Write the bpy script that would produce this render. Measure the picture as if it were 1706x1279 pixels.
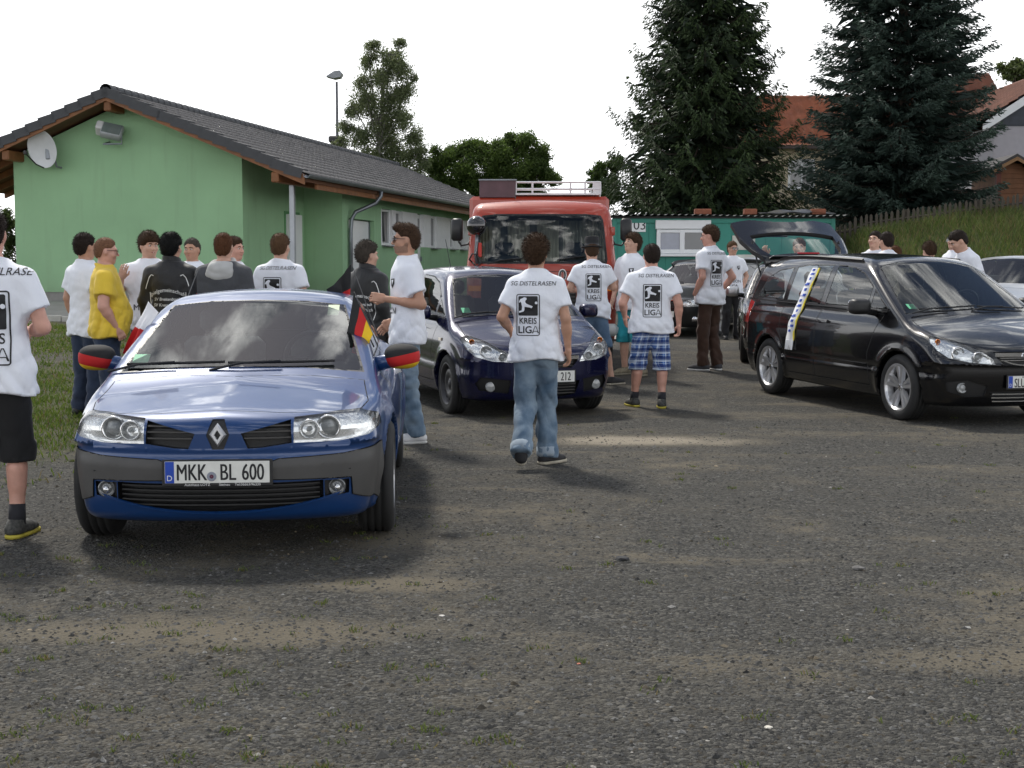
import bpy, bmesh, math, random
import numpy as np
from mathutils import Vector, Matrix
from mathutils.bvhtree import BVHTree

random.seed(7); rng = np.random.default_rng(7)
for o in list(bpy.data.objects): bpy.data.objects.remove(o)
SC = bpy.context.scene
COL = SC.collection
R = math.radians

# ------------------------------------------------------------------ camera
PW, PH, FPX = 1706.0, 1279.0, 2300.0
CAM_H, PITCH = 1.5, math.atan((639.5 - 445.0) / 2300.0)
cam = bpy.data.cameras.new('camera'); cam_o = bpy.data.objects.new('camera', cam); COL.objects.link(cam_o)
cam.sensor_fit = 'HORIZONTAL'; cam.sensor_width = 36.0; cam.lens = FPX / PW * 36.0
cam.clip_start = 0.1; cam.clip_end = 2000.0
cam_o.location = (0, 0, CAM_H); cam_o.rotation_euler = (math.pi / 2 - PITCH, 0, 0)
SC.camera = cam_o
SC.render.resolution_x = 1024; SC.render.resolution_y = 768

# ------------------------------------------------------------------ world: nishita sky behind broken bright cloud
SUN_EL, SUN_AZ = R(52), R(-25)          # azimuth measured from +Y towards +X
W = bpy.data.worlds.new('World'); SC.world = W; W.use_nodes = True
nt = W.node_tree; nt.nodes.clear()
def wn(t, **k):
    n = nt.nodes.new(t)
    for a, b in k.items(): setattr(n, a, b)
    return n
w_out = wn('ShaderNodeOutputWorld'); w_bg = wn('ShaderNodeBackground'); w_bg2 = wn('ShaderNodeBackground')
w_sky = wn('ShaderNodeTexSky', sky_type='NISHITA', sun_disc=False, sun_elevation=SUN_EL, sun_rotation=SUN_AZ)
w_sky.air_density = 1.0; w_sky.dust_density = 1.0; w_sky.ozone_density = 1.5
w_bg.inputs['Strength'].default_value = 0.06
w_tc = wn('ShaderNodeTexCoord'); w_sep = wn('ShaderNodeSeparateXYZ')
w_z = wn('ShaderNodeMath', operation='MAXIMUM'); w_z.inputs[1].default_value = 0.0
w_za = wn('ShaderNodeMath', operation='ADD'); w_za.inputs[1].default_value = 0.22
w_dx = wn('ShaderNodeMath', operation='DIVIDE'); w_dy = wn('ShaderNodeMath', operation='DIVIDE'); w_cmb = wn('ShaderNodeCombineXYZ')
w_n1 = wn('ShaderNodeTexNoise'); w_n1.inputs['Scale'].default_value = 5.0; w_n1.inputs['Detail'].default_value = 9; w_n1.inputs['Roughness'].default_value = 0.58; w_n1.inputs['Distortion'].default_value = 0.5
w_n2 = wn('ShaderNodeTexNoise'); w_n2.inputs['Scale'].default_value = 9.0; w_n2.inputs['Detail'].default_value = 7; w_n2.inputs['Roughness'].default_value = 0.6
w_r1 = wn('ShaderNodeMapRange', interpolation_type='SMOOTHSTEP')      # cloud cover
w_r1.inputs['From Min'].default_value = 0.49; w_r1.inputs['From Max'].default_value = 0.60
w_low = wn('ShaderNodeMapRange', interpolation_type='SMOOTHSTEP')     # closed white cloud towards the horizon, all round
w_low.inputs['From Min'].default_value = 0.16; w_low.inputs['From Max'].default_value = 0.42; w_low.inputs['To Min'].default_value = 1.0; w_low.inputs['To Max'].default_value = 0.0
w_max = wn('ShaderNodeMath', operation='MAXIMUM')
w_ramp = wn('ShaderNodeValToRGB')
w_ramp.color_ramp.elements[0].position = 0.40; w_ramp.color_ramp.elements[0].color = (0.34, 0.37, 0.42, 1)
w_ramp.color_ramp.elements[1].position = 0.64; w_ramp.color_ramp.elements[1].color = (2.5, 2.5, 2.43, 1)
w_mixl = wn('ShaderNodeMix', data_type='RGBA'); w_mixl.inputs[7].default_value = (1.25, 1.26, 1.28, 1)
w_mix = wn('ShaderNodeMixShader')
L = nt.links.new
L(w_tc.outputs['Generated'], w_sep.inputs[0]); L(w_sep.outputs[2], w_z.inputs[0]); L(w_z.outputs[0], w_za.inputs[0])
L(w_sep.outputs[0], w_dx.inputs[0]); L(w_za.outputs[0], w_dx.inputs[1]); L(w_sep.outputs[1], w_dy.inputs[0]); L(w_za.outputs[0], w_dy.inputs[1])
L(w_dx.outputs[0], w_cmb.inputs[0]); L(w_dy.outputs[0], w_cmb.inputs[1])
L(w_cmb.outputs[0], w_n1.inputs['Vector']); L(w_cmb.outputs[0], w_n2.inputs['Vector'])
L(w_n1.outputs[0], w_r1.inputs[0]); L(w_sep.outputs[2], w_low.inputs[0])
L(w_r1.outputs[0], w_max.inputs[0]); L(w_low.outputs[0], w_max.inputs[1])
L(w_n2.outputs[0], w_ramp.inputs[0]); L(w_ramp.outputs[0], w_mixl.inputs[6]); L(w_low.outputs[0], w_mixl.inputs[0])
L(w_sky.outputs[0], w_bg.inputs[0]); L(w_mixl.outputs[2], w_bg2.inputs[0]); w_bg2.inputs['Strength'].default_value = 1.0
L(w_max.outputs[0], w_mix.inputs[0]); L(w_bg.outputs[0], w_mix.inputs[1]); L(w_bg2.outputs[0], w_mix.inputs[2]); L(w_mix.outputs[0], w_out.inputs[0])

sun = bpy.data.lights.new('sun', 'SUN'); sun.energy = 2.2; sun.angle = R(7); sun.color = (1.0, 0.95, 0.86)
sun_o = bpy.data.objects.new('sun', sun); COL.objects.link(sun_o)
_sd = Vector((math.sin(SUN_AZ) * math.cos(SUN_EL), math.cos(SUN_AZ) * math.cos(SUN_EL), math.sin(SUN_EL)))
sun_o.rotation_euler = _sd.to_track_quat('Z', 'Y').to_euler(); sun_o.location = (0, 0, 60)

SC.view_settings.view_transform = 'Standard'; SC.view_settings.look = 'None'
SC.view_settings.exposure = 0.58; SC.view_settings.gamma = 1.0; SC.view_settings.use_curve_mapping = False
SC.render.engine = 'CYCLES'
SC.cycles.max_bounces = 8; SC.cycles.transparent_max_bounces = 16
# ------------------------------------------------------------------ helpers
def at(px, py, Y):
    """world point on the camera ray through a photograph pixel at depth Y"""
    cx, cy = (px - PW / 2) / FPX, (PH / 2 - py) / FPX
    d = Vector((cx, math.cos(PITCH) + cy * math.sin(PITCH), -math.sin(PITCH) + cy * math.cos(PITCH)))
    return Vector((0, 0, CAM_H)) + d * (Y / d.y)
def X_at(px, Y): return (px - PW / 2) / FPX * Y * math.cos(PITCH) * 1.0
def sstep(a, b, x):
    t = np.clip((x - a) / (b - a), 0, 1); return t * t * (3 - 2 * t)
def gz(x, y):
    """height of the lot: level near, gently rising towards the clubhouse and the bank"""
    x = np.asarray(x, float); y = np.asarray(y, float)
    base = 0.13 * sstep(14.5, 21, y) + 0.27 * sstep(24, 38, y)
    left = 0.36 * sstep(14.5, 27, y) + 0.34 * sstep(26.5, 31, y)
    wl = sstep(-1.0, -4.5, x)
    z = base * (1 - wl) + left * wl
    bank = sstep(25.5, 35.5, y - 0.12 * (x - 9)) * (1.72 + 0.13 * np.clip(x - 8.3, 0, 12)) * sstep(7.3, 9.0, x)
    return z + bank + .13 * sstep(6.0, 7.6, x) * sstep(17.5, 21, y)
def gzf(x, y): return float(gz(x, y))

MATS = {}
def mat(name, col, rough=0.6, metal=0.0, var=0.12, vscale=6.0, bump=0.0, bscale=40.0, coat=0.0, spec=0.5, emit=None, trans=0.0, attr=None, sheen=0.0, detail=4.0, ior=None):
    if name in MATS: return MATS[name]
    m = bpy.data.materials.new(name); m.use_nodes = True; t = m.node_tree; b = t.nodes['Principled BSDF']
    b.inputs['Roughness'].default_value = rough; b.inputs['Metallic'].default_value = metal
    b.inputs['Coat Weight'].default_value = coat; b.inputs['Coat Roughness'].default_value = 0.03
    b.inputs['Specular IOR Level'].default_value = spec
    if ior: b.inputs['IOR'].default_value = ior
    if sheen: b.inputs['Sheen Weight'].default_value = sheen
    tc = t.nodes.new('ShaderNodeTexCoord')
    n = t.nodes.new('ShaderNodeTexNoise'); n.inputs['Scale'].default_value = vscale; n.inputs['Detail'].default_value = detail
    t.links.new(tc.outputs['Object'], n.inputs['Vector'])
    mr = t.nodes.new('ShaderNodeMapRange'); mr.inputs['From Min'].default_value = 0.25; mr.inputs['From Max'].default_value = 0.75
    mr.inputs['To Min'].default_value = 1 - var; mr.inputs['To Max'].default_value = 1 + var
    t.links.new(n.outputs[0], mr.inputs[0])
    mul = t.nodes.new('ShaderNodeVectorMath'); mul.operation = 'SCALE'
    if attr:
        a = t.nodes.new('ShaderNodeAttribute'); a.attribute_name = attr; t.links.new(a.outputs['Color'], mul.inputs[0])
    else: mul.inputs[0].default_value = col[:3]
    t.links.new(mr.outputs[0], mul.inputs['Scale']); t.links.new(mul.outputs[0], b.inputs['Base Color'])
    if bump:
        n2 = t.nodes.new('ShaderNodeTexNoise'); n2.inputs['Scale'].default_value = bscale; n2.inputs['Detail'].default_value = 5
        t.links.new(tc.outputs['Object'], n2.inputs['Vector'])
        bp = t.nodes.new('ShaderNodeBump'); bp.inputs['Strength'].default_value = 1.0; bp.inputs['Distance'].default_value = bump
        t.links.new(n2.outputs[0], bp.inputs['Height']); t.links.new(bp.outputs[0], b.inputs['Normal'])
    if emit:
        b.inputs['Emission Color'].default_value = (*emit[:3], 1); b.inputs['Emission Strength'].default_value = emit[3]
    if trans:
        tr = t.nodes.new('ShaderNodeBsdfTranslucent'); mx = t.nodes.new('ShaderNodeMixShader'); mx.inputs[0].default_value = trans
        t.links.new(mul.outputs[0], tr.inputs[0]); t.links.new(b.outputs[0], mx.inputs[1]); t.links.new(tr.outputs[0], mx.inputs[2])
        t.links.new(mx.outputs[0], t.nodes['Material Output'].inputs[0])
    MATS[name] = m; return m
def glass_mat(name, tint=(0.82, 0.88, 0.86), rough=0.0, ior=1.5, film=0.0):
    if name in MATS: return MATS[name]
    m = bpy.data.materials.new(name); m.use_nodes = True; t = m.node_tree; t.nodes.clear()
    o = t.nodes.new('ShaderNodeOutputMaterial'); tr = t.nodes.new('ShaderNodeBsdfTransparent'); gl = t.nodes.new('ShaderNodeBsdfGlossy')
    tr.inputs[0].default_value = (*tint, 1); gl.inputs['Roughness'].default_value = rough
    fr = t.nodes.new('ShaderNodeFresnel'); fr.inputs[0].default_value = ior
    ad = t.nodes.new('ShaderNodeMath'); ad.operation = 'MULTIPLY_ADD'; ad.inputs[1].default_value = 1.15; ad.inputs[2].default_value = film; ad.use_clamp = True
    mx = t.nodes.new('ShaderNodeMixShader')
    t.links.new(fr.outputs[0], ad.inputs[0]); t.links.new(ad.outputs[0], mx.inputs[0]); t.links.new(tr.outputs[0], mx.inputs[1]); t.links.new(gl.outputs[0], mx.inputs[2]); t.links.new(mx.outputs[0], o.inputs[0])
    MATS[name] = m; return m

def set_mesh(me, V, F):
    """F: list of (n,k) int arrays or python face lists"""
    V = np.asarray(V, np.float32).reshape(-1, 3)
    if isinstance(F, np.ndarray): F = [F]
    if len(F) and isinstance(F[0], np.ndarray) and F[0].ndim == 2:
        F = [f for f in F if len(f)]
        nl = sum(f.size for f in F); npoly = sum(len(f) for f in F)
        me.vertices.add(len(V)); me.vertices.foreach_set('co', V.ravel())
        me.loops.add(nl); me.polygons.add(npoly)
        li = np.concatenate([f.ravel() for f in F]).astype(np.int32); me.loops.foreach_set('vertex_index', li)
        tot = np.concatenate([np.full(len(f), f.shape[1]) for f in F]).astype(np.int32)
        st = np.concatenate([[0], np.cumsum(tot)[:-1]]).astype(np.int32)
        me.polygons.foreach_set('loop_start', st); me.polygons.foreach_set('loop_total', tot)
        me.update(calc_edges=True)
    else:
        me.from_pydata([tuple(v) for v in V.tolist()], [], [tuple(int(i) for i in f) for f in F]); me.update()
def mk(name, V, F, m, parent=None, smooth=False, mi=None, loc=None, rot=None):
    me = bpy.data.meshes.new(name); set_mesh(me, V, F)
    for mm in (m if isinstance(m, (list, tuple)) else [m]): me.materials.append(mm)
    if mi is not None: me.polygons.foreach_set('material_index', np.asarray(mi, np.int32))
    me.polygons.foreach_set('use_smooth', np.full(len(me.polygons), bool(smooth)))
    o = bpy.data.objects.new(name, me); COL.objects.link(o)
    if parent: o.parent = parent
    if loc is not None: o.location = loc
    if rot is not None: o.rotation_euler = rot
    return o
def inst(o, parent=None, loc=None, rot=None, scale=None):
    c = o.copy(); COL.objects.link(c); c.parent = parent
    if loc is not None: c.location = loc
    if rot is not None: c.rotation_euler = rot
    if scale is not None: c.scale = scale
    return c
def tag(o, label=None, cat=None, group=None, kind=None):
    if label: o['label'] = label
    if cat: o['category'] = cat
    if group: o['group'] = group
    if kind: o['kind'] = kind
    return o
def thing(name, label, cat, loc=(0, 0, 0), rz=0.0, group=None):
    o = bpy.data.objects.new(name, None); COL.objects.link(o); o.empty_display_size = 0.2
    o.location = loc; o.rotation_euler = (0, 0, rz); return tag(o, label, cat, group)

class MB:
    """collects solid pieces into one mesh"""
    def __init__(s): s.V = []; s.F = []; s.M = []; s.n = 0
    def add(s, V, F, m=0, T=None):
        V = np.asarray(V, float).reshape(-1, 3)
        if T is not None: V = V @ np.array(T.to_3x3()).T + np.array(T.translation)
        s.V.append(V); s.F += [tuple(int(i) + s.n for i in f) for f in F]; s.M += [m] * len(F); s.n += len(V); return s
    def box(s, c, d, m=0, rz=0.0, b=0.0, T=None):
        V, F = box_vf(d, b); V = V.copy()
        if rz: cz, sz = math.cos(rz), math.sin(rz); V = V @ np.array([[cz, sz, 0], [-sz, cz, 0], [0, 0, 1]])
        V = V + np.array(c); return s.add(V, F, m, T)
    def cyl(s, a, b, r, r2=None, n=12, m=0, caps=True):
        V, F = tube_vf([a, b], [r, r if r2 is None else r2], n, caps); return s.add(V, F, m)
    def tube(s, P, r, n=8, m=0): V, F = tube_vf(P, r, n); return s.add(V, F, m)
    def prism(s, poly, d0, d1, axis='y', m=0): V, F = prism_vf(poly, d0, d1, axis); return s.add(V, F, m)
    def build(s, name, mats, parent=None, smooth=False, **k):
        return mk(name, np.concatenate(s.V), s.F, mats, parent, smooth, s.M if isinstance(mats, (list, tuple)) else None, **k)
def box_vf(d, b=0.0):
    x, y, z = d[0] / 2, d[1] / 2, d[2] / 2
    if b <= 0:
        V = np.array([(-x, -y, -z), (x, -y, -z), (x, y, -z), (-x, y, -z), (-x, -y, z), (x, -y, z), (x, y, z), (-x, y, z)])
        return V, [(0, 3, 2, 1), (4, 5, 6, 7), (0, 1, 5, 4), (1, 2, 6, 5), (2, 3, 7, 6), (3, 0, 4, 7)]
    b = min(b, x * .9, y * .9, z * .9); V = []; idx = {}
    for sx in (-1, 1):
        for sy in (-1, 1):
            for sz in (-1, 1):
                for a in range(3):
                    p = [sx * (x - b), sy * (y - b), sz * (z - b)]; p[a] += (sx, sy, sz)[a] * b
                    idx[sx, sy, sz, a] = len(V); V.append(p)
    F = []
    def q(l):
        P = [np.array(V[i]) for i in l]; n = np.cross(P[1] - P[0], P[2] - P[0])
        F.append(tuple(l) if np.dot(n, sum(P)) > 0 else tuple(l[::-1]))
    for a in range(3):
        u, v = [i for i in range(3) if i != a]
        for s in (-1, 1):
            l = []
            for (su, sv) in ((-1, -1), (1, -1), (1, 1), (-1, 1)):
                k = [0, 0, 0]; k[a] = s; k[u] = su; k[v] = sv; l.append(idx[(*k, a)])
            q(l)
        for su in (-1, 1):
            for sv in (-1, 1):
                k1 = [0, 0, 0]; k1[u] = su; k1[v] = sv; k2 = k1[:]; k1[a] = -1; k2[a] = 1
                q([idx[(*k1, u)], idx[(*k2, u)], idx[(*k2, v)], idx[(*k1, v)]])
    for sx in (-1, 1):
        for sy in (-1, 1):
            for sz in (-1, 1): q([idx[sx, sy, sz, 0], idx[sx, sy, sz, 1], idx[sx, sy, sz, 2]])
    return np.array(V), F
def tube_vf(P, r, n=8, caps=True):
    P = np.array([tuple(p) for p in P], float); k = len(P); r = np.full(k, r, float) if np.isscalar(r) else np.array(r, float)
    T = np.gradient(P, axis=0) if k > 2 else np.array([P[1] - P[0]] * 2); T /= np.linalg.norm(T, axis=1)[:, None] + 1e-12
    up = np.array([0, 0, 1.0]) if abs(T[0][2]) < 0.9 else np.array([1.0, 0, 0]); V = []
    for i in range(k):
        a = np.cross(up, T[i]); a /= np.linalg.norm(a) + 1e-12; b = np.cross(T[i], a); up = b
        th = np.arange(n) * 2 * np.pi / n; V.append(P[i] + r[i] * (np.cos(th)[:, None] * a + np.sin(th)[:, None] * b))
    F = [(i * n + j, i * n + (j + 1) % n, (i + 1) * n + (j + 1) % n, (i + 1) * n + j) for i in range(k - 1) for j in range(n)]
    if caps: F += [tuple(range(n))[::-1], tuple((k - 1) * n + j for j in range(n))]
    return np.concatenate(V), F
def prism_vf(poly, d0, d1, axis='y'):
    n = len(poly); mp = {'y': lambda u, v, d: (u, d, v), 'x': lambda u, v, d: (d, u, v), 'z': lambda u, v, d: (u, v, d)}[axis]
    V = [mp(u, v, d0) for u, v in poly] + [mp(u, v, d1) for u, v in poly]
    F = [tuple(range(n)), tuple(range(n, 2 * n))[::-1]] + [(i, i + n, (i + 1) % n + n, (i + 1) % n) for i in range(n)]
    V = np.array(V, float); c = V.mean(0); f = F[2]
    nn = np.cross(V[f[1]] - V[f[0]], V[f[3]] - V[f[0]])
    area = sum(poly[i][0] * poly[(i + 1) % n][1] - poly[(i + 1) % n][0] * poly[i][1] for i in range(n))
    e = np.array(poly[1]) - np.array(poly[0]); outw = np.array([e[1], -e[0]]) * (1 if area > 0 else -1)
    o3 = np.array(mp(outw[0], outw[1], 0.0))
    if np.dot(nn, o3) < 0: F = [f[::-1] for f in F]
    return V, F
def lathe_vf(prof, n=32, axis='y'):
    """prof: (radius, along) pairs"""
    V = []; k = len(prof)
    for r, a in prof:
        for j in range(n):
            t = 2 * math.pi * j / n; c, s = r * math.cos(t), r * math.sin(t)
            V.append({'y': (c, a, s), 'z': (c, s, a), 'x': (a, c, s)}[axis])
    F = [(i * n + j, (i + 1) * n + j, (i + 1) * n + (j + 1) % n, i * n + (j + 1) % n) for i in range(k - 1) for j in range(n)]
    return np.array(V), F
def grid_vf(fn, nu, nv):
    u, v = np.meshgrid(np.linspace(0, 1, nu + 1), np.linspace(0, 1, nv + 1), indexing='ij')
    V = np.stack(fn(u, v), -1).reshape(-1, 3); i = np.arange((nu + 1) * (nv + 1)).reshape(nu + 1, nv + 1)
    return V, np.stack([i[:-1, :-1], i[1:, :-1], i[1:, 1:], i[:-1, 1:]], -1).reshape(-1, 4)
def pchip(xs, ys):
    """monotone cubic through points"""
    o = np.argsort(xs); xs = np.array(xs, float)[o]; ys = np.array(ys, float)[o]; h = np.diff(xs); d = np.diff(ys) / h; m = np.zeros(len(xs))
    for i in range(1, len(xs) - 1):
        if d[i - 1] * d[i] > 0:
            w1, w2 = 2 * h[i] + h[i - 1], h[i] + 2 * h[i - 1]; m[i] = (w1 + w2) / (w1 / d[i - 1] + w2 / d[i])
    m[0], m[-1] = d[0], d[-1]
    def f0(x):
        x = np.clip(x, xs[0], xs[-1]); i = np.clip(np.searchsorted(xs, x) - 1, 0, len(h) - 1); t = (x - xs[i]) / h[i]; t2 = t * t; t3 = t2 * t
        return ys[i] * (2 * t3 - 3 * t2 + 1) + h[i] * m[i] * (t3 - 2 * t2 + t) + ys[i + 1] * (-2 * t3 + 3 * t2) + h[i] * m[i + 1] * (t3 - t2)
    N = 4000; tx = np.linspace(xs[0], xs[-1], N + 1); ty = f0(tx); sc = N / (xs[-1] - xs[0]); dy = np.append(np.diff(ty), 0.0)
    def f(x):
        u = np.clip((np.asarray(x, float) - xs[0]) * sc, 0, N); i = u.astype(np.int32); return ty[i] + dy[i] * (u - i)
    return f
def smin(a, b, k):
    h = np.clip(0.5 + 0.5 * (b - a) / k, 0, 1); return b * (1 - h) + a * h - k * h * (1 - h)
def smax(a, b, k): return -smin(-a, -b, k)
def surface_nets(fn, lo, hi, h, newton=2, band=1.3):
    lo = np.array(lo, float); n = np.ceil((np.array(hi) - lo) / h).astype(int) + 1
    ax = [lo[i] + h * np.arange(n[i]) for i in range(3)]
    if n.prod() > 60000:            # coarse pass first, then only the cells near the surface
        q = 4; cx = [np.append(x[::q], x[-1] + h * q) for x in ax]; G = np.meshgrid(*cx, indexing='ij'); fc = fn(*[g.ravel() for g in G]).reshape([len(x) for x in cx])
        f = fc.repeat(q, 0).repeat(q, 1).repeat(q, 2)[:n[0], :n[1], :n[2]].copy()
        nr = np.abs(fc) < h * q * band; d = nr.copy()
        for a in range(3):
            e = d.copy(); s1 = [slice(None)] * 3; s2 = [slice(None)] * 3; s1[a] = slice(1, None); s2[a] = slice(None, -1)
            e[tuple(s1)] |= d[tuple(s2)]; e[tuple(s2)] |= d[tuple(s1)]; d = e
        mk_ = d.repeat(q, 0).repeat(q, 1).repeat(q, 2)[:n[0], :n[1], :n[2]]; ii = np.nonzero(mk_)
        f[ii] = fn(ax[0][ii[0]], ax[1][ii[1]], ax[2][ii[2]])
    else:
        G = np.meshgrid(*ax, indexing='ij'); f = fn(*[g.ravel() for g in G]).reshape(n)
    s = f < 0; c = np.zeros(tuple(n - 1), int)
    for i in (0, 1):
        for j in (0, 1):
            for k in (0, 1): c += s[i:n[0] - 1 + i, j:n[1] - 1 + j, k:n[2] - 1 + k]
    act = (c > 0) & (c < 8); idx = np.argwhere(act); vid = np.full(tuple(n - 1), -1); vid[act] = np.arange(len(idx))
    acc = np.zeros((len(idx), 3)); cnt = np.zeros(len(idx)); I, J, K = idx.T
    for a in range(3):
        b, cc = [q for q in range(3) if q != a]
        for u in (0, 1):
            for v in (0, 1):
                o0 = [0, 0, 0]; o0[b] = u; o0[cc] = v; o1 = o0[:]; o1[a] = 1
                f0 = f[I + o0[0], J + o0[1], K + o0[2]]; f1 = f[I + o1[0], J + o1[1], K + o1[2]]
                m = (f0 < 0) != (f1 < 0); t = np.where(m, f0 / np.where(m, f0 - f1, 1), 0)
                p = np.tile(np.array(o0, float), (len(idx), 1)); p[:, a] = t
                acc += p * m[:, None]; cnt += m
    V = lo + h * (idx + acc / cnt[:, None]); Fs = []
    for a in range(3):
        b, cc = [(1, 2), (2, 0), (0, 1)][a]
        sl0 = [slice(None)] * 3; sl1 = [slice(None)] * 3; sl0[a] = slice(0, n[a] - 1); sl1[a] = slice(1, n[a])
        ch = s[tuple(sl0)] != s[tuple(sl1)]; e = np.argwhere(ch); e = e[(e[:, b] > 0) & (e[:, cc] > 0) & (e[:, b] < n[b] - 1) & (e[:, cc] < n[cc] - 1)]
        if not len(e): continue
        def vv(db, dc):
            q = e.copy(); q[:, b] -= db; q[:, cc] -= dc; return vid[q[:, 0], q[:, 1], q[:, 2]]
        Q = np.stack([vv(1, 1), vv(0, 1), vv(0, 0), vv(1, 0)], 1); fl = ~s[e[:, 0], e[:, 1], e[:, 2]]
        Q[fl] = Q[fl][:, ::-1]; Fs.append(Q)
    F = np.concatenate(Fs); F = F[(F >= 0).all(1)]
    for _ in range(newton):
        g = grad(fn, V); f0 = fn(*V.T); gn = (g * g).sum(1) + 1e-9
        st = (f0 / gn)[:, None] * g; ln = np.linalg.norm(st, axis=1)[:, None]; V = V - st * np.minimum(1, 0.6 * h / (ln + 1e-12))
    return V, F
def grad(fn, V, e=1e-3):
    g = np.empty_like(V)
    for a in range(3):
        A = V.copy(); A[:, a] += e; B = V.copy(); B[:, a] -= e; g[:, a] = (fn(*A.T) - fn(*B.T)) / (2 * e)
    return g
def text_vf(s, size=1.0, shear=0.0, fat=0.0, wide=1.0):
    """flat lettering as triangles in the xy plane, centred; returns V(n,2), F"""
    c = bpy.data.curves.new('lettering', 'FONT'); c.body = s; c.size = size; c.shear = shear; c.offset = fat * size; c.resolution_u = 3
    c.align_x = 'CENTER'; c.align_y = 'CENTER'
    o = bpy.data.objects.new('lettering', c); COL.objects.link(o); bpy.context.view_layer.update()
    me = bpy.data.meshes.new_from_object(o.evaluated_get(bpy.context.evaluated_depsgraph_get()))
    V = np.array([v.co[:2] for v in me.vertices]).reshape(-1, 2); F = [tuple(p.vertices) for p in me.polygons]
    bpy.data.objects.remove(o); bpy.data.curves.remove(c); bpy.data.meshes.remove(me)
    if len(V): V = V - (V.max(0) + V.min(0)) / 2; V[:, 0] *= wide
    return V, F
def ring2d(poly, w):
    """outline band of a closed 2D polygon, width w inwards"""
    P = np.array(poly, float); n = len(P); c = P.mean(0); V = []; F = []
    e = np.roll(P, -1, 0) - P; nrm = np.stack([-e[:, 1], e[:, 0]], 1); nrm /= np.linalg.norm(nrm, axis=1)[:, None]
    ar = (P[:, 0] * np.roll(P[:, 1], -1) - np.roll(P[:, 0], -1) * P[:, 1]).sum()
    if ar < 0: nrm = -nrm
    b = nrm + np.roll(nrm, 1, 0); b /= np.linalg.norm(b, axis=1)[:, None]; co = (b * nrm).sum(1)[:, None]
    Q = P + b * w / np.maximum(co, 0.3); V = np.concatenate([P, Q])
    return V, [(i, (i + 1) % n, n + (i + 1) % n, n + i) for i in range(n)]
def rrect(w, h, r, n=5, cx=0, cy=0):
    out = []
    for k, (sx, sy) in enumerate(((1, -1), (1, 1), (-1, 1), (-1, -1))):
        for j in range(n + 1):
            t = -math.pi / 2 + k * math.pi / 2 + j * math.pi / 2 / n; out.append((cx + sx * (w / 2 - r) + r * math.cos(t), cy + sy * (h / 2 - r) + r * math.sin(t)))
    return out
def inpoly(p, poly):
    x, y = p; c = False; n = len(poly)
    for i in range(n):
        x1, y1 = poly[i]; x2, y2 = poly[(i + 1) % n]
        if (y1 > y) != (y2 > y) and x < (x2 - x1) * (y - y1) / (y2 - y1) + x1: c = not c
    return c
def refine(V2, F, step):
    """triangulate flat 2D faces and split long edges"""
    bm = bmesh.new(); vs = [bm.verts.new((v[0], v[1], 0)) for v in V2]
    for f in F:
        try: bm.faces.new([vs[i] for i in f])
        except ValueError: pass
    bmesh.ops.triangulate(bm, faces=bm.faces[:])
    for _ in range(5):
        es = [e for e in bm.edges if e.calc_length() > step]
        if not es: break
        bmesh.ops.subdivide_edges(bm, edges=es, cuts=1, use_grid_fill=False); bmesh.ops.triangulate(bm, faces=bm.faces[:])
    bm.verts.index_update(); V = np.array([v.co[:2] for v in bm.verts]).reshape(-1, 2); Fo = [tuple(v.index for v in f.verts) for f in bm.faces]; bm.free()
    return V, Fo
# shared materials
M_blk = mat('black_plastic', (0.012, 0.012, 0.013), 0.45, bump=0.0004, bscale=300)
M_trim = mat('grey_trim', (0.055, 0.052, 0.05), 0.5, bump=0.0003, bscale=250)
M_gap = mat('panel_gap', (0.004, 0.004, 0.005), 0.9)
M_tyre = mat('tyre_rubber', (0.017, 0.017, 0.017), 0.75, var=0.3, vscale=9, bump=0.0006, bscale=200)
M_chrome = mat('chrome', (0.75, 0.76, 0.78), 0.12, 1.0, 0.03)
M_refl = mat('lamp_reflector', (0.80, 0.80, 0.80), 0.22, 0.85, 0.15, 25)
M_alloy = mat('alloy', (0.60, 0.60, 0.61), 0.3, 0.75, 0.08)
M_steel = mat('wheel_steel', (0.06, 0.06, 0.065), 0.45, 0.5)
M_seat = mat('car_seat', (0.035, 0.037, 0.042), 0.85, var=0.2, vscale=20)
M_seatl = mat('car_seat_grey', (0.11, 0.115, 0.12), 0.85, var=0.2, vscale=20)
M_wht = mat('white_print', (0.75, 0.75, 0.74), 0.4, var=0.05)
M_ink = mat('black_print', (0.010, 0.010, 0.012), 0.6)
M_eu = mat('plate_blue', (0.01, 0.06, 0.42), 0.4)
M_amber = mat('amber_lens', (0.75, 0.22, 0.02), 0.15)
M_badge = mat('badge_silver', (.72, .73, .75), .32, .55, .04)
M_red = mat('red_lens', (0.35, 0.012, 0.015), 0.12, coat=1.0)
G_wind = glass_mat('car_glass', (0.80, 0.87, 0.84), film=0.02)
G_dark = glass_mat('car_glass_dark', (0.42, 0.46, 0.45), film=0.03)
G_lens = glass_mat('lamp_glass', (0.95, 0.96, 0.96), ior=1.35)
M_lensdk = mat('lamp_glass_solid', (0.30, 0.31, 0.31), 0.05, 0.0, 0.2, 30, coat=1.0)
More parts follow.
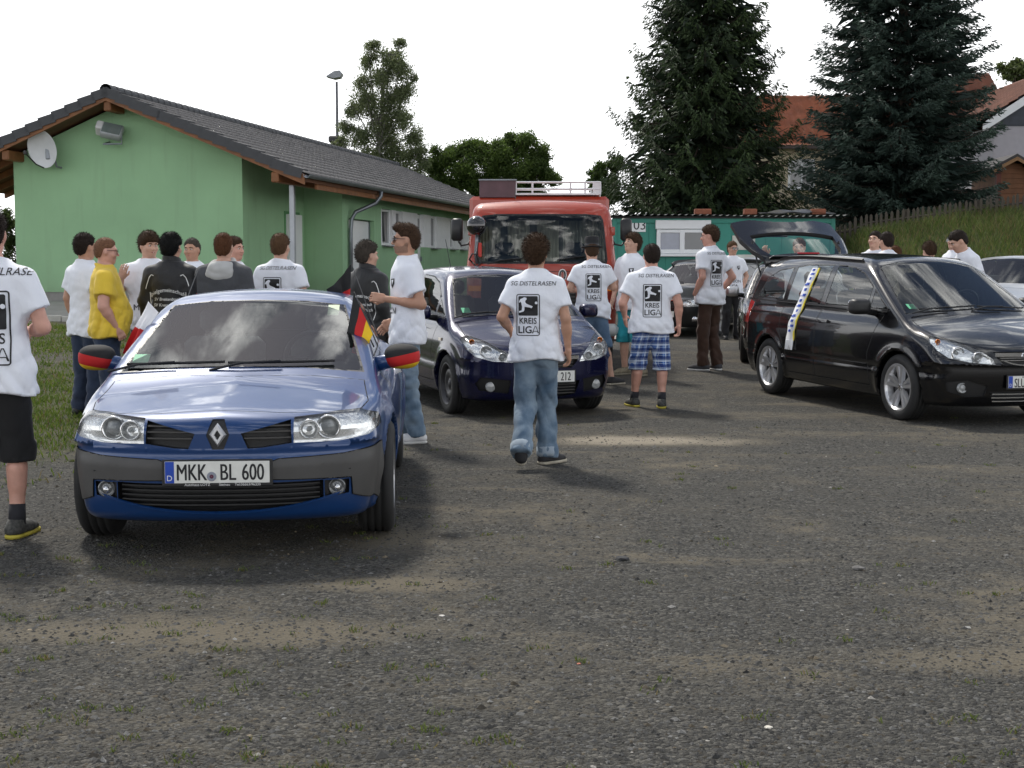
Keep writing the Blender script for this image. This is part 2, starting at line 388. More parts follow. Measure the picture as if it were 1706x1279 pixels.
# ------------------------------------------------------------------ ground: gravel lot, lawn, paving, bank
def gd(x, y):
    """how grassy the left verge is, 0..1"""
    n = .5 + .5 * np.sin(x * 1.7 + 2 * np.sin(y * .9)) * np.sin(y * 1.3 + 1.5 * np.sin(x * .8))
    return np.clip(sstep(-2.0, -4.6, x) * sstep(8.0, 13.0, y) * 1.15 - .45 * n * (1 - sstep(11, 15, y) * .6), 0, 1) * (1 - .85 * np.exp(-((x + 6.6) / 1.5) ** 2 - ((y - 20.3) / 1.1) ** 2))
def ground_mat():
    m = bpy.data.materials.new('gravel'); m.use_nodes = True; t = m.node_tree; b = t.nodes['Principled BSDF']; b.inputs['Roughness'].default_value = .92; b.inputs['Specular IOR Level'].default_value = .25
    N = t.nodes.new; Lk = t.links.new; tc = N('ShaderNodeTexCoord'); P = tc.outputs['Object']
    def noise(sc, det=5, ro=.6, dis=0): n = N('ShaderNodeTexNoise'); n.inputs['Scale'].default_value = sc; n.inputs['Detail'].default_value = det; n.inputs['Roughness'].default_value = ro; n.inputs['Distortion'].default_value = dis; Lk(P, n.inputs['Vector']); return n.outputs[0]
    def rng_(v, a, b_, c=0., d=1.): r = N('ShaderNodeMapRange'); r.interpolation_type = 'SMOOTHSTEP'; r.inputs[1].default_value = a; r.inputs[2].default_value = b_; r.inputs[3].default_value = c; r.inputs[4].default_value = d; Lk(v, r.inputs[0]); return r.outputs[0]
    def mixc(f, a, b_):
        x = N('ShaderNodeMix'); x.data_type = 'RGBA'
        if isinstance(f, float): x.inputs[0].default_value = f
        else: Lk(f, x.inputs[0])
        for i, c in ((6, a), (7, b_)):
            if isinstance(c, tuple): x.inputs[i].default_value = (*c, 1)
            else: Lk(c, x.inputs[i])
        return x.outputs[2]
    def mth(op, a, b_): x = N('ShaderNodeMath'); x.operation = op; [Lk(v, x.inputs[i]) if not isinstance(v, float) else setattr(x.inputs[i], 'default_value', v) for i, v in enumerate((a, b_))]; return x.outputs[0]
    vo = N('ShaderNodeTexVoronoi'); vo.inputs['Scale'].default_value = 62; Lk(P, vo.inputs['Vector']); vo2 = N('ShaderNodeTexVoronoi'); vo2.inputs['Scale'].default_value = 150; Lk(P, vo2.inputs['Vector'])
    cr = N('ShaderNodeValToRGB'); e = cr.color_ramp.elements; e[0].color = (.021, .0205, .0195, 1); e[1].color = (.160, .152, .134, 1); x = e.new(.55); x.color = (.064, .062, .056, 1); sp = N('ShaderNodeSeparateColor'); Lk(vo.outputs['Color'], sp.inputs[0]); Lk(sp.outputs[0], cr.inputs[0])
    stone = mixc(rng_(noise(3.0), .35, .65, .15, .6), cr.outputs[0], (.064, .061, .053))
    fine = mixc(rng_(noise(90, 3), .3, .7, 0., .5), (.130, .111, .080), (.080, .070, .052))
    # pale ground: broad sandy drifts, worn spots, and a sunlit patch painted in
    sand_sunlit = mth('MULTIPLY', rng_(noise(.55, 6, .62, .6), .47, .66), rng_(noise(4.0, 6, .7), .32, .62))
    mp = N('ShaderNodeMapping'); mp.inputs['Scale'].default_value = (.35, 1.5, 1); mp.inputs['Rotation'].default_value = (0, 0, .25); Lk(P, mp.inputs[0]); n3 = N('ShaderNodeTexNoise'); n3.inputs['Scale'].default_value = 1.1; n3.inputs['Detail'].default_value = 6; n3.inputs['Distortion'].default_value = .8; Lk(mp.outputs[0], n3.inputs['Vector'])
    sand_sunlit = mth('MAXIMUM', sand_sunlit, mth('MULTIPLY', rng_(n3.outputs[0], .50, .70, 0., .8), rng_(noise(5.0, 6, .7), .30, .60)))
    sx = N('ShaderNodeSeparateXYZ'); Lk(P, sx.inputs[0]); wob = noise(1.7, 5)
    for (cx, cy, rx, ry) in ((1.15, 11.9, 1.35, .55), (-.55, 6.45, .55, .22), (-.75, 7.6, .45, .5), (-1.2, 5.6, 1.2, .3), (2.6, 5.2, 1.6, .3)):
        dx = mth('DIVIDE', mth('SUBTRACT', sx.outputs[0], float(cx)), float(rx)); dy = mth('DIVIDE', mth('SUBTRACT', sx.outputs[1], float(cy)), float(ry))
        r2 = mth('ADD', mth('ADD', mth('MULTIPLY', dx, dx), mth('MULTIPLY', dy, dy)), mth('MULTIPLY', wob, 1.4)); sand_sunlit = mth('MAXIMUM', sand_sunlit, rng_(r2, .7, 1.9, .95, 0.))
    dx = mth('DIVIDE', mth('SUBTRACT', sx.outputs[0], 1.15), 1.1); dy = mth('DIVIDE', mth('SUBTRACT', sx.outputs[1], 11.9), .45); r2 = mth('ADD', mth('ADD', mth('MULTIPLY', dx, dx), mth('MULTIPLY', dy, dy)), mth('MULTIPLY', wob, 1.0))  # mask of the sunlit patch, painted into the gravel as a paler colour
    col = mixc(sand_sunlit, stone, mixc(rng_(r2, .5, 1.5, .9, 0.), fine, (.27, .235, .18)))
    at_ = N('ShaderNodeAttribute'); at_.attribute_name = 'cover'; sc = N('ShaderNodeSeparateColor'); Lk(at_.outputs['Color'], sc.inputs[0])
    g = mth('MULTIPLY', sc.outputs[0], rng_(noise(2.2, 6, .7), .30, .55)); soil = mixc(rng_(noise(12, 5), .3, .7), (.055, .075, .018), (.085, .075, .03)); col = mixc(g, col, soil)
    col = mixc(sc.outputs[1], col, (.05, .065, .018)); Lk(col, b.inputs['Base Color'])
    h = mth('ADD', mth('MULTIPLY', vo.outputs['Distance'], -1.2), mth('MULTIPLY', vo2.outputs['Distance'], -.5)); h = mth('MULTIPLY', h, mth('SUBTRACT', 1.0, mth('MULTIPLY', sand_sunlit, .75)))
    bp = N('ShaderNodeBump'); bp.inputs['Distance'].default_value = .014; bp.inputs['Strength'].default_value = 1.0; Lk(h, bp.inputs['Height']); Lk(bp.outputs[0], b.inputs['Normal']); return m
xs = np.unique(np.concatenate([np.linspace(-400, -40, 10), np.linspace(-40, -16, 13), np.linspace(-16, 22, 153), np.linspace(22, 60, 20), np.linspace(60, 400, 10)]))
ys = np.unique(np.concatenate([np.linspace(-60, 2, 12), np.linspace(2, 44, 169), np.linspace(44, 90, 24), np.linspace(90, 700, 14)]))
GX, GY = np.meshgrid(xs, ys, indexing='ij'); GZ = gz(GX, GY) + .012 * np.sin(GX * 1.1 + 1.7 * np.sin(GY * .7)) * np.sin(GY * .9) * (np.hypot(GX, GY) < 60) * 0
i_ = np.arange(GX.size).reshape(GX.shape); GF = np.stack([i_[:-1, :-1], i_[1:, :-1], i_[1:, 1:], i_[:-1, 1:]], -1).reshape(-1, 4)
ground = mk('ground', np.stack([GX, GY, GZ], -1).reshape(-1, 3), GF, ground_mat(), None, True); tag(ground, 'gravel lot with sandy worn patches and a painted sunlit patch rising to a grass bank', 'ground', kind='structure')
bankm = sstep(25.0, 26.5, GY - .12 * (GX - 9)) * sstep(7.2, 8.0, GX); far = sstep(40, 44, GY)
cv = np.zeros((GX.size, 4), np.float32); cv[:, 0] = gd(GX, GY).ravel(); cv[:, 1] = np.maximum(bankm, far).ravel(); cv[:, 3] = 1
ca = ground.data.color_attributes.new('cover', 'FLOAT_COLOR', 'POINT'); ca.data.foreach_set('color', cv.ravel())

def cover_obj(name, label, V, F, shade, m, smooth=False):
    o = mk(name, V, F, m, None, smooth); tag(o, label, name.split('_')[-1], kind='stuff'); a = o.data.color_attributes.new('tint', 'FLOAT_COLOR', 'POINT'); c = np.ones((len(V), 4), np.float32); c[:, :3] = shade; a.data.foreach_set('color', c.ravel()); return o
def blades(x, y, z, hgt, wid, bend, two=False):
    """tapered bent blades; returns V, F"""
    n = len(x); a = rng.uniform(0, 2 * np.pi, n); dx, dy = np.cos(a), np.sin(a); b = rng.uniform(0, 2 * np.pi, n); bx, by = np.cos(b) * bend * hgt, np.sin(b) * bend * hgt
    B = np.stack([x, y, z], 1); S = np.stack([dx * wid, dy * wid, 0 * x], 1); Mid = B + np.stack([bx * .35, by * .35, hgt * .6], 1); Tp = B + np.stack([bx, by, hgt], 1)
    V = np.stack([B - S, B + S, Mid + S * .7, Mid - S * .7, Tp], 1).reshape(-1, 3); k = np.arange(n)[:, None] * 5
    return V, [np.concatenate([k, k + 1, k + 2, k + 3], 1), np.concatenate([k + 3, k + 2, k + 4], 1)]
M_grass = mat('grass_blades', (.06, .1, .02), .8, var=.15, attr='tint', trans=.35)
def gcol(n, c0, c1, dry=.1):
    t = rng.uniform(0, 1, n)[:, None]; c = np.array(c0) * (1 - t) + np.array(c1) * t; d = rng.uniform(0, 1, n) < dry; c[d] = np.array((.20, .16, .07)) * rng.uniform(.6, 1.1, (d.sum(), 1)); return np.repeat(c, 5, 0)
# lawn on the left
n = 85000; y = 8.5 + 20 * rng.uniform(0, 1, n) ** 1.2; x = -1.8 - rng.uniform(0, 1, n) * (.42 * y + 1.2); k = (rng.uniform(0, 1, n) < gd(x, y) * (.35 + .65 * (np.sin(x * 3.1 + np.sin(y * 2.3) * 2) * np.sin(y * 2.7 + np.cos(x * 1.9)) > -.35))) & (y < 26.3 - .2 * (x + 6)); x, y = x[k], y[k]; n = len(x)
V, F = blades(x, y, gz(x, y), rng.uniform(.02, .075, n), .0022 + .00035 * y, .7); cover_obj('lawn_grass', 'short patchy green grass left of the convertible', V, F, gcol(n, (.065, .115, .014), (.14, .19, .03), .10), M_grass)
# weeds in the gravel
cx, cy = [], []
for i in range(400):
    yy = 4.0 + 10 * random.random() ** 1.6; xx = random.uniform(-.42, .42) * yy
    if xx > -.05 * yy and random.random() < .62: continue
    cx.append(xx); cy.append(yy)
for yy, xx in [(13.2, -.75), (12.6, -.9), (13.6, -1.2), (12.0, -1.05), (10.9, -3.3), (10.6, -3.4), (10.75, -3.35)]: cx += [xx] * 3; cy += [yy] * 3
cx, cy = np.array(cx), np.array(cy); m_ = rng.integers(6, 26, len(cx)); x = np.repeat(cx, m_) + rng.normal(0, .022, m_.sum()); y = np.repeat(cy, m_) + rng.normal(0, .018, m_.sum()); n = len(x)
V, F = blades(x, y, gz(x, y), rng.uniform(.007, .024, n), .0028, .9); cover_obj('gravel_weeds', 'tiny green weed tufts scattered through the gravel', V, F, gcol(n, (.065, .10, .018), (.13, .16, .035), .2), M_grass)
# tall grass on the bank
n = 70000; x = 7.3 + 18 * rng.uniform(0, 1, n) ** 1.15; y = 25.3 + 13 * rng.uniform(0, 1, n) + .12 * (x - 9); zz = gz(x, y); k = ~((x < 8.25) & (y > 34.3) & (y < 37.2)); x, y, zz = x[k], y[k], zz[k]; n = len(x)
V, F = blades(x, y, zz, rng.uniform(.14, .46, n) * (.75 + .4 * np.sin(x * 1.3 + np.sin(y)) * np.sin(y * .9)), .010, .55); cover_obj('bank_grass', 'tall wild grass covering the bank below the picket fence', V, F, gcol(n, (.055, .095, .016), (.14, .17, .045), .2), M_grass)
# loose stones on top of the gravel
base = np.array([(1, 0, 0), (-.9, .1, 0), (.1, 1, .1), (-.1, -1, 0), (.1, .15, .75) ]); bf = np.array([(0, 2, 4), (2, 1, 4), (1, 3, 4), (3, 0, 4)])
n = 62000; u = rng.uniform(0, 1, n); y = 3.7 * (13.5 / 3.7) ** u; x = rng.uniform(-1, 1, n) * (.43 * y + .5); r = np.clip(rng.lognormal(-4.95, .42, n), .003, .024); big = rng.uniform(0, 1, n) < .004; r[big] *= 1.9
a = rng.uniform(0, 2 * np.pi, n); S = np.stack([r, r * rng.uniform(.55, .95, n), r * rng.uniform(.4, .8, n)], 1); P = base[None] * (1 + rng.normal(0, .16, (n, 5, 3))) * S[:, None]
ca_, sa_ = np.cos(a)[:, None], np.sin(a)[:, None]; Q = np.stack([P[..., 0] * ca_ - P[..., 1] * sa_, P[..., 0] * sa_ + P[..., 1] * ca_, P[..., 2]], -1); Q += np.stack([x, y, gz(x, y) + r * .02], -1)[:, None]
sh = np.clip(rng.lognormal(-2.98, .5, n), .012, .35)[:, None] * np.array((1, .98, .93)); ti = rng.uniform(0, 1, n) < .12; sh[ti] = sh[ti] * np.array((1.2, 1.0, .72)); wh = rng.uniform(0, 1, n) < .0009; sh[wh] = np.array((.32, .30, .27))
stones = cover_obj('loose_gravel', 'loose grey stone chippings lying over the lot', Q.reshape(-1, 3), (bf[None] + (np.arange(n) * 5)[:, None, None]).reshape(-1, 3), np.repeat(sh, 5, 0), mat('stone_chips', (.1, .1, .1), .9, var=.25, vscale=120, attr='tint'))
# a few stones one can pick out
def rock(px, py, r, col, lab):
    p = at(px, py, 1.0); d = p - Vector((0, 0, CAM_H)); t = -CAM_H / d.z; q = Vector((0, 0, CAM_H)) + d * t
    bm = bmesh.new(); bmesh.ops.create_icosphere(bm, subdivisions=2, radius=r)
    for v in bm.verts: v.co *= random.uniform(.8, 1.15); v.co.z *= .5; v.co.x *= 1.3
    me = bpy.data.meshes.new('stone'); bm.to_mesh(me); bm.free(); me.materials.append(mat('rock_%d' % int(col[0] * 1000), col, .9, var=.3, vscale=60, bump=.002)); o = bpy.data.objects.new('stone', me); COL.objects.link(o); o.location = (q.x, q.y, r * .28); tag(o, lab, 'stone', 'single stones lying on the lot')
for px_, py_, r_, c_, l_ in ((1036, 933, .028, (.04, .04, .042), 'dark angular stone lying alone on the gravel'), (1430, 949, .026, (.13, .125, .12), 'flat mid-grey stone lying alone on the gravel right of the dark one'), (736, 1027, .011, (.55, .52, .48), 'small white pebble on the sandy patch before the convertible'), (1280, 1213, .011, (.62, .58, .5), 'small cream pebble on the sandy drift in the open gravel'), (964, 1106, .006, (.6, .22, .15), 'tiny reddish chip lying on the gravel')): rock(px_, py_, r_, c_, l_)
# ------------------------------------------------------------------ green clubhouse (local x to its right, y away along the ridge)
M_green = mat('green_render', (.285, .475, .275), .92, var=.09, vscale=.9, detail=9, bump=.0035, bscale=160); M_plinth = mat('plinth', (.24, .235, .22), .9, var=.12, bump=.002, bscale=60)
M_wood = mat('stained_wood', (.19, .075, .025), .6, var=.3, vscale=5, bump=.001, bscale=40); M_soffit = mat('soffit_boards', (.10, .04, .016), .7, var=.3, vscale=4)
M_tile = mat('grey_roof_tile', (.135, .128, .125), .75, var=.22, vscale=3.5, bump=.001, bscale=90); M_verge = mat('verge_tile', (.055, .057, .062), .7, var=.15); M_zinc = mat('zinc', (.20, .22, .24), .4, .7, .15)
M_whitew = mat('white_render', (.80, .80, .81), .85, var=.04, bump=.002, bscale=150); M_pvc = mat('white_pvc', (.72, .73, .74), .35, var=.03); M_pane = mat('dark_pane', (.03, .035, .04), .04, coat=1.0, var=.3, vscale=2)
def weather(m):
    t = m.node_tree; b = t.nodes['Principled BSDF']; src = b.inputs['Base Color'].links[0].from_socket; N = t.nodes.new; Lk = t.links.new; tc = N('ShaderNodeTexCoord'); sp = N('ShaderNodeSeparateXYZ'); Lk(tc.outputs['Object'], sp.inputs[0])
    mp = N('ShaderNodeMapping'); mp.inputs['Scale'].default_value = (3.0, 3.0, .35); Lk(tc.outputs['Object'], mp.inputs[0]); nz = N('ShaderNodeTexNoise'); nz.inputs['Scale'].default_value = 1.6; nz.inputs['Detail'].default_value = 8; Lk(mp.outputs[0], nz.inputs['Vector'])
    st = N('ShaderNodeMapRange'); st.inputs[1].default_value = .55; st.inputs[2].default_value = .80; st.inputs[4].default_value = .22; Lk(nz.outputs[0], st.inputs[0])
    sl = N('ShaderNodeMapRange'); sl.inputs[1].default_value = .24; sl.inputs[2].default_value = .70; sl.inputs[3].default_value = .55; sl.inputs[4].default_value = 0; Lk(sp.outputs[2], sl.inputs[0]); ml = N('ShaderNodeMath'); ml.operation = 'MULTIPLY'; Lk(sl.outputs[0], ml.inputs[0]); Lk(nz.outputs[0], ml.inputs[1])
    mx = N('ShaderNodeMath'); mx.operation = 'MAXIMUM'; Lk(st.outputs[0], mx.inputs[0]); Lk(ml.outputs[0], mx.inputs[1]); c = N('ShaderNodeMix'); c.data_type = 'RGBA'; Lk(mx.outputs[0], c.inputs[0]); Lk(src, c.inputs[6]); c.inputs[7].default_value = (.16, .20, .13, 1); Lk(c.outputs[2], b.inputs['Base Color'])
weather(M_green)
def clubhouse():
    B0 = .70; root = thing('clubhouse', 'long green rendered clubhouse with grey tiled gable roof and brown eaves', 'building', (-5.91, 30.5, B0), math.atan2(-.196, .981))
    RX, EX, LX, ZR, SL = -2.826, 1.704, -7.36, 4.66, .413; Y0, Y1 = -.70, 22.4; zr = lambda x, d=.0: ZR - SL * abs(x - RX) - d
    u = .26  # roof build-up above the walls
    m = MB(); m.prism([(-5.49, .24), (0, .24), (0, zr(0, u)), (RX, zr(RX, u)), (-5.49, zr(-5.49, u))], 0, .30, 'y'); m.build('gable_wall', M_green, root)
    MB().prism([(-.30, .24), (0, .24), (0, zr(0, u)), (-.3, zr(-.3, u))], .302, 3.93, 'y').build('porch_side_wall', M_green, root)
    MB().prism([(-.002, 0.0), (.984, 0), (.984, zr(.984, u)), (-.002, zr(0, u))], 3.932, 4.2, 'y').build('porch_end_wall', M_green, root)
    MB().prism([(-5.49, 0.0), (-5.19, 0), (-5.19, zr(-5.19, u)), (-5.49, zr(-5.49, u))], .302, 21.8, 'y').build('rear_side_wall', M_green, root)
    MB().prism([(-5.49, 0), (.984, 0), (.984, zr(.984, u)), (RX, zr(RX, u)), (-5.49, zr(-5.49, u))], 21.802, 22.0, 'y').build('far_gable_wall', M_green, root)
    # long side wall in pieces round its openings (t = distance from the porch corner)
    yb = 4.202; X = .984; th = .30; zt = zr(X, u) + .02
    op = [(.52, 2.69, 0, 2.02), (3.40, 4.40, 1.40, 2.38), (4.75, 5.45, 1.40, 2.38), (7.05, 7.75, 0, 2.38), (8.60, 9.40, 1.40, 2.38), (11.1, 11.75, 1.40, 2.38), (12.5, 13.2, 1.40, 2.38), (14.4, 15.1, 1.4, 2.38)]
    ce = 3.93
    def wallbox(t0, t1, z0, z1, mat_, nm, x0=X - th, x1=X):
        MB().box(((x0 + x1) / 2, ce + (t0 + t1) / 2, (z0 + z1) / 2), (x1 - x0, t1 - t0, z1 - z0)).build(nm, mat_, root)
    prev = .272; band0 = 3.32
    for k, (a, b, z0, z1) in enumerate(op + [(17.87, 17.87, 0, 0)]):
        for (p0, p1) in (((prev, min(a, band0)), (max(prev, band0), a)) if prev < band0 < a else ((prev, a),)):
            if p1 <= p0: continue
            if p0 >= band0 - .01:
                wallbox(p0, p1, 0, 1.40, M_green, 'side_wall'); wallbox(p0, p1, 1.402, 2.38, M_whitew, 'white_band'); wallbox(p0, p1, 2.382, zt, M_green, 'side_wall')
            else: wallbox(p0, p1, 0, zt, M_green, 'side_wall')
        if b > a:
            if z0 > 0: wallbox(a, b, 0, z0 - .002, M_green, 'side_wall')
            wallbox(a, b, z1 + .002, zt, M_green, 'side_wall')
        prev = b
    # windows, doors, garage door set back in their openings
    for k, (a, b, z0, z1) in enumerate(op):
        yc = ce + (a + b) / 2; w = b - a; xx = X - .11
        if k == 0:
            g = MB().box((xx - .06, yc, 1.0), (.04, w, 2.0)).build('garage_door', M_pvc, root)
            for j in range(4): MB().box((xx - .036, yc, .26 + j * .5), (.012, w - .06, .46), b=.005).build('door_panel', M_pvc, g)
            for sgn in (-1, 1): MB().box((xx - .03, yc + sgn * (w / 2 - .04), 1.0), (.05, .08, 2.0)).build('frame', M_zinc, g)
        elif k == 3:
            g = MB().box((xx - .02, yc, 1.18), (.05, w, 2.36)).build('door', M_pvc, root); MB().box((xx + .008, yc, 2.0), (.012, w - .24, .5)).build('pane', M_pane, g)
            MB().box((xx + .012, yc, .95), (.016, w - .22, 1.3), b=.006).build('panel', M_pvc, g); MB().box((xx + .05, yc + w / 2 - .08, 1.05), (.05, .03, .14), b=.008).build('handle', M_zinc, g)
        else:
            g = MB(); fw = .07
            for c_, d_ in (((xx, a + ce + fw / 2, (z0 + z1) / 2), (.07, fw, z1 - z0)), ((xx, b + ce - fw / 2, (z0 + z1) / 2), (.07, fw, z1 - z0)), ((xx, yc, z0 + fw / 2), (.066, w - 2 * fw, fw)), ((xx, yc, z1 - fw / 2), (.066, w - 2 * fw, fw))): g.box(c_, d_, b=.006)
            g = g.build('window', M_pvc, root); p = MB().box((xx - .015, yc, (z0 + z1) / 2), (.016, w - 2 * fw + .004, z1 - z0 - 2 * fw + .004)).build('pane', M_pane, g)
            if k == 1: p.rotation_euler = (0, R(-3), 0)
            MB().box((X + .03, yc, z0 - .02), (.18, w + .08, .035), b=.006).build('sill', mat('sill_grey', (.22, .23, .24), .5), g)
    MB().box((.06, 3.05, 1.03), (.10, .86, 2.06)).build('porch_door', M_pvc, root)
    MB().box((.012, 3.05, 1.06), (.02, 1.02, 2.14)).build('porch_door_frame', mat('door_reveal', (.10, .26, .11), .9), root)
    MB().prism([(-5.47, 0), (-.02, 0), (-.02, .238), (-5.47, .238)], .02, .28, 'y').build('plinth', M_plinth, root); MB().box((-.16, 2.1, .118), (.27, 3.6, .236)).build('plinth', M_plinth, root)
    # roof deck, boards, purlins
    for nm, xa, xb in (('roof_deck', RX, EX - .06), ('roof_deck', LX + .06, RX)):
        MB().prism([(xa, zr(xa, .06)), (xb, zr(xb, .06)), (xb, zr(xb, .20)), (xa, zr(xa, .20))], Y0 + .03, Y1 - .03, 'y').build(nm, M_soffit, root)
    for xa, xb in ((RX, EX - .02), (LX + .02, RX)):
        MB().prism([(xa, zr(xa, .045)), (xb, zr(xb, .045)), (xb, zr(xb, .255)), (xa, zr(xa, .255))], Y0, Y0 + .045, 'y').build('barge_board', M_wood, root)
    for x in (RX, -5.30, 1.02):
        MB().box((x, 0.0 if x < 1 else 1.7, zr(x, .36)), (.17, 1.3 if x < 1 else 4.8, .22), b=.02).build('purlin', M_wood, root)
    for k in range(13): MB().prism([(LX + .1, zr(LX + .1, .205)), (-5.5, zr(-5.5, .205)), (-5.5, zr(-5.5, .36)), (LX + .1, zr(LX + .1, .33))], .1 + k * .8, .18 + k * .8, 'y').build('rafter', M_wood, root)
    MB().box((EX - .12, (.3 + Y1) / 2, zr(EX - .12, .27)), (.05, Y1 - .3, .14)).build('eaves_board', M_wood, root)
    for x, y in ((1.02, -.35),): MB().box((x, .35, (zr(1.02, .47)) / 2 - .1), (.11, .11, zr(1.02, .47) + .2), b=.008).build('porch_post', mat('galvanised_post', (.36, .38, .41), .4, .5), root)
    # gutter and downpipe
    P = [(EX + .035, y, zr(EX) - .05 - .02 * 0) for y in np.linspace(Y0 - .02, Y1, 30)]; g = MB()
    prof = [(.075 * math.cos(t), .075 * math.sin(t)) for t in np.linspace(math.pi, 2 * math.pi, 9)] + [(.068 * math.cos(t), .068 * math.sin(t)) for t in np.linspace(2 * math.pi, math.pi, 9)]
    g.prism([(EX + .035 + a, zr(EX) - .03 + b) for a, b in prof], Y0 - .02, Y1, 'y'); go = g.build('gutter', M_zinc, root)
    V, F = tube_vf([(EX + .03, 4.75, zr(EX) - .08), (EX + .03, 4.75, zr(EX) - .22), (EX - .10, 4.70, zr(EX) - .40), (1.16, 4.45, zr(EX) - .62), (1.08, 4.38, zr(EX) - .80), (1.06, 4.36, zr(EX) - 1.1), (1.06, 4.36, -.1)], .05, 12); mk('downpipe', V, F, M_zinc, go, True)
    # pantiles on the slope one sees: the nearest 300 are single tiles, the rest one joined mesh
    tw, tl = .305, .345; n_r = 14; n_c = int((Y1 - Y0 - .35) / tw); cs = 1 / math.hypot(1, SL)
    us = np.linspace(0, 1, 7); wave = np.array([.0, .026, .036, .026, .004, .0, .0])
    A = np.stack([np.zeros(7), us * tw, wave + .012], 1); Bm = np.stack([np.full(7, tl + .05), us * tw, wave + .060], 1); C_ = Bm + np.array((.004, 0, -.040)); tv = np.concatenate([A, Bm, C_]); tf = [(i, i + 7, i + 8, i + 1) for i in range(6)] + [(i + 7, i + 14, i + 15, i + 8) for i in range(6)]
    ang = math.atan(SL)
    def tp(r, c): s = .10 + r * tl; return (RX + s * cs, Y0 + .33 + c * tw, ZR - SL * s * cs - .055)
    proto = None; N1 = 300 // n_r
    for c in range(N1):
        for r in range(n_r):
            if proto is None: proto = mk('roof_tile', tv, tf, M_tile, root, True); o = proto
            else: o = inst(proto, root)
            o.location = tp(r, c); o.rotation_euler = (random.uniform(-.006, .006), ang + random.uniform(-.006, .006), 0)
    Rm = np.array(Matrix.Rotation(ang, 3, 'Y')); TV = tv @ Rm.T; VV, FF = [], []; k = 0; tfa = np.array(tf)
    for c in range(N1, n_c):
        for r in range(n_r): VV.append(TV + np.array(tp(r, c)) + np.array((0, 0, random.uniform(-.004, .004)))); FF.append(tfa + 21 * k); k += 1
    o = mk('roof_tiles', np.concatenate(VV), np.concatenate(FF), M_tile, root, True); o['kind'] = 'stuff'
    m = MB(); m.prism([(LX, zr(LX, .0)), (RX, zr(RX, .0)), (RX, zr(RX, .055)), (LX, zr(LX, .055))], Y0 + .2, Y1, 'y'); m.build('rear_slope', M_tile, root)
    vt = MB().box((0, 0, 0), (.40, .30, .03)).box((0, -.16, -.09), (.40, .02, .20)).build('verge_tile', M_verge, root); first = True
    for sgn in (1, -1):
        for r in range(15):
            s = .16 + r * tl
            if s > 4.90: break
            o = vt if first else inst(vt, root); first = False; o.location = (RX + sgn * s * cs, Y0 + .14, ZR - SL * s * cs + .028); o.rotation_euler = (0, sgn * (ang - .12), 0)
    rt = None; V, F = lathe_vf([(.14, 0), (.13, .34)], 14, 'y'); V = V[:]; keep = V[:, 2] > -.05
    for j in range(int((Y1 - Y0) / .33)):
        if rt is None: rt = mk('ridge_tile', V, F, M_verge, root, True, loc=(RX, Y0, ZR - .03)); continue
        inst(rt, root, loc=(RX, Y0 + j * .33, ZR - .03))
    for x, y, rz in ((.22, 1.8, math.pi / 2), (1.13, 5.0, math.pi / 2), (1.13, 9.3, math.pi / 2), (1.13, 14.0, math.pi / 2)):
        MB().box((0, 0, 0), (1.2, .10, .09), b=.03).build('eaves_lamp', mat('lamp_cover', (.55, .56, .53), .4), root, loc=(x - .02, y, zr(x, .26) - .10), rot=(0, 0, rz))
    return root
CLUB = clubhouse()
def club_pt(x, y, z): return CLUB.matrix_basis @ Vector((x, y, z)) if False else Matrix.Translation(CLUB.location) @ Matrix.Rotation(CLUB.rotation_euler.z, 4, 'Z') @ Vector((x, y, z))
# paved strip in front of the gable
q = [club_pt(*p) for p in ((-9, -.0, 0), (9.0, -.0, 0), (9.0, -3.3, 0), (-9, -3.3, 0))]
def pave(u, v):
    A, B, C_, D = [np.array(p) for p in q]; P = (A + (B - A) * u[..., None]) * (1 - v[..., None]) + (D + (C_ - D) * u[..., None]) * v[..., None]; return P[..., 0], P[..., 1], gz(P[..., 0], P[..., 1]) + .035
V, F = grid_vf(pave, 40, 14); pv = mk('paved_path', V, F, mat('pale_paving', (.30, .285, .26), .9, var=.12, vscale=2.5, bump=.003, bscale=40), None, True); tag(pv, 'pale paved strip in front of the green clubhouse', 'path', kind='structure')
m = MB()
for k in range(18):
    a = club_pt(-9 + k, -3.36, 0); z = gzf(a.x, a.y); MB().box((0, 0, 0), (.985, .09, .22), b=.012).build('kerb_stone', mat('kerb', (.40, .39, .36), .85, var=.15), pv, loc=(a.x, a.y, z), rot=(0, 0, CLUB.rotation_euler.z))
# satellite dish
p = club_pt(-4.49, -.46, 3.42); ds = thing('satellite_dish', 'white satellite dish with receiver arm fixed to the green gable wall', 'dish', tuple(p), R(-17))
V, F = lathe_vf([(.001, .07), (.15, .060), (.30, .027), (.42, -.02), (.43, -.026), (.42, -.012), (.30, .037), (.15, .072), (.001, .082)], 40, 'y'); V[:, 0] *= .86; V = V @ np.array(Matrix.Rotation(R(16), 3, 'X')).T; mk('reflector', V, F, mat('dish_white', (.62, .64, .66), .45, var=.05), ds, True)
V, F = tube_vf([(0, .02, -.42), (.0, -.25, -.36), (-.05, -.52, -.16)], .016, 8); ar = mk('receiver_arm', V, F, M_blk, ds); MB().box((-.05, -.54, -.13), (.07, .10, .09), b=.02).build('receiver', M_blk, ar)
V, F = tube_vf([(.02, .10, .0), (.10, .22, -.05), (.14, .30, -.38), (.20, .40, -.40)], .025, 8); mk('bracket', V, F, M_zinc, ds); MB().box((.06, .12, -.1), (.12, .1, .26), b=.02).build('clamp', M_zinc, ds); m = MB(); [m.box((.16, -.012, .16 - .022 * i), (.16, .004, .010)) for i in range(0)]
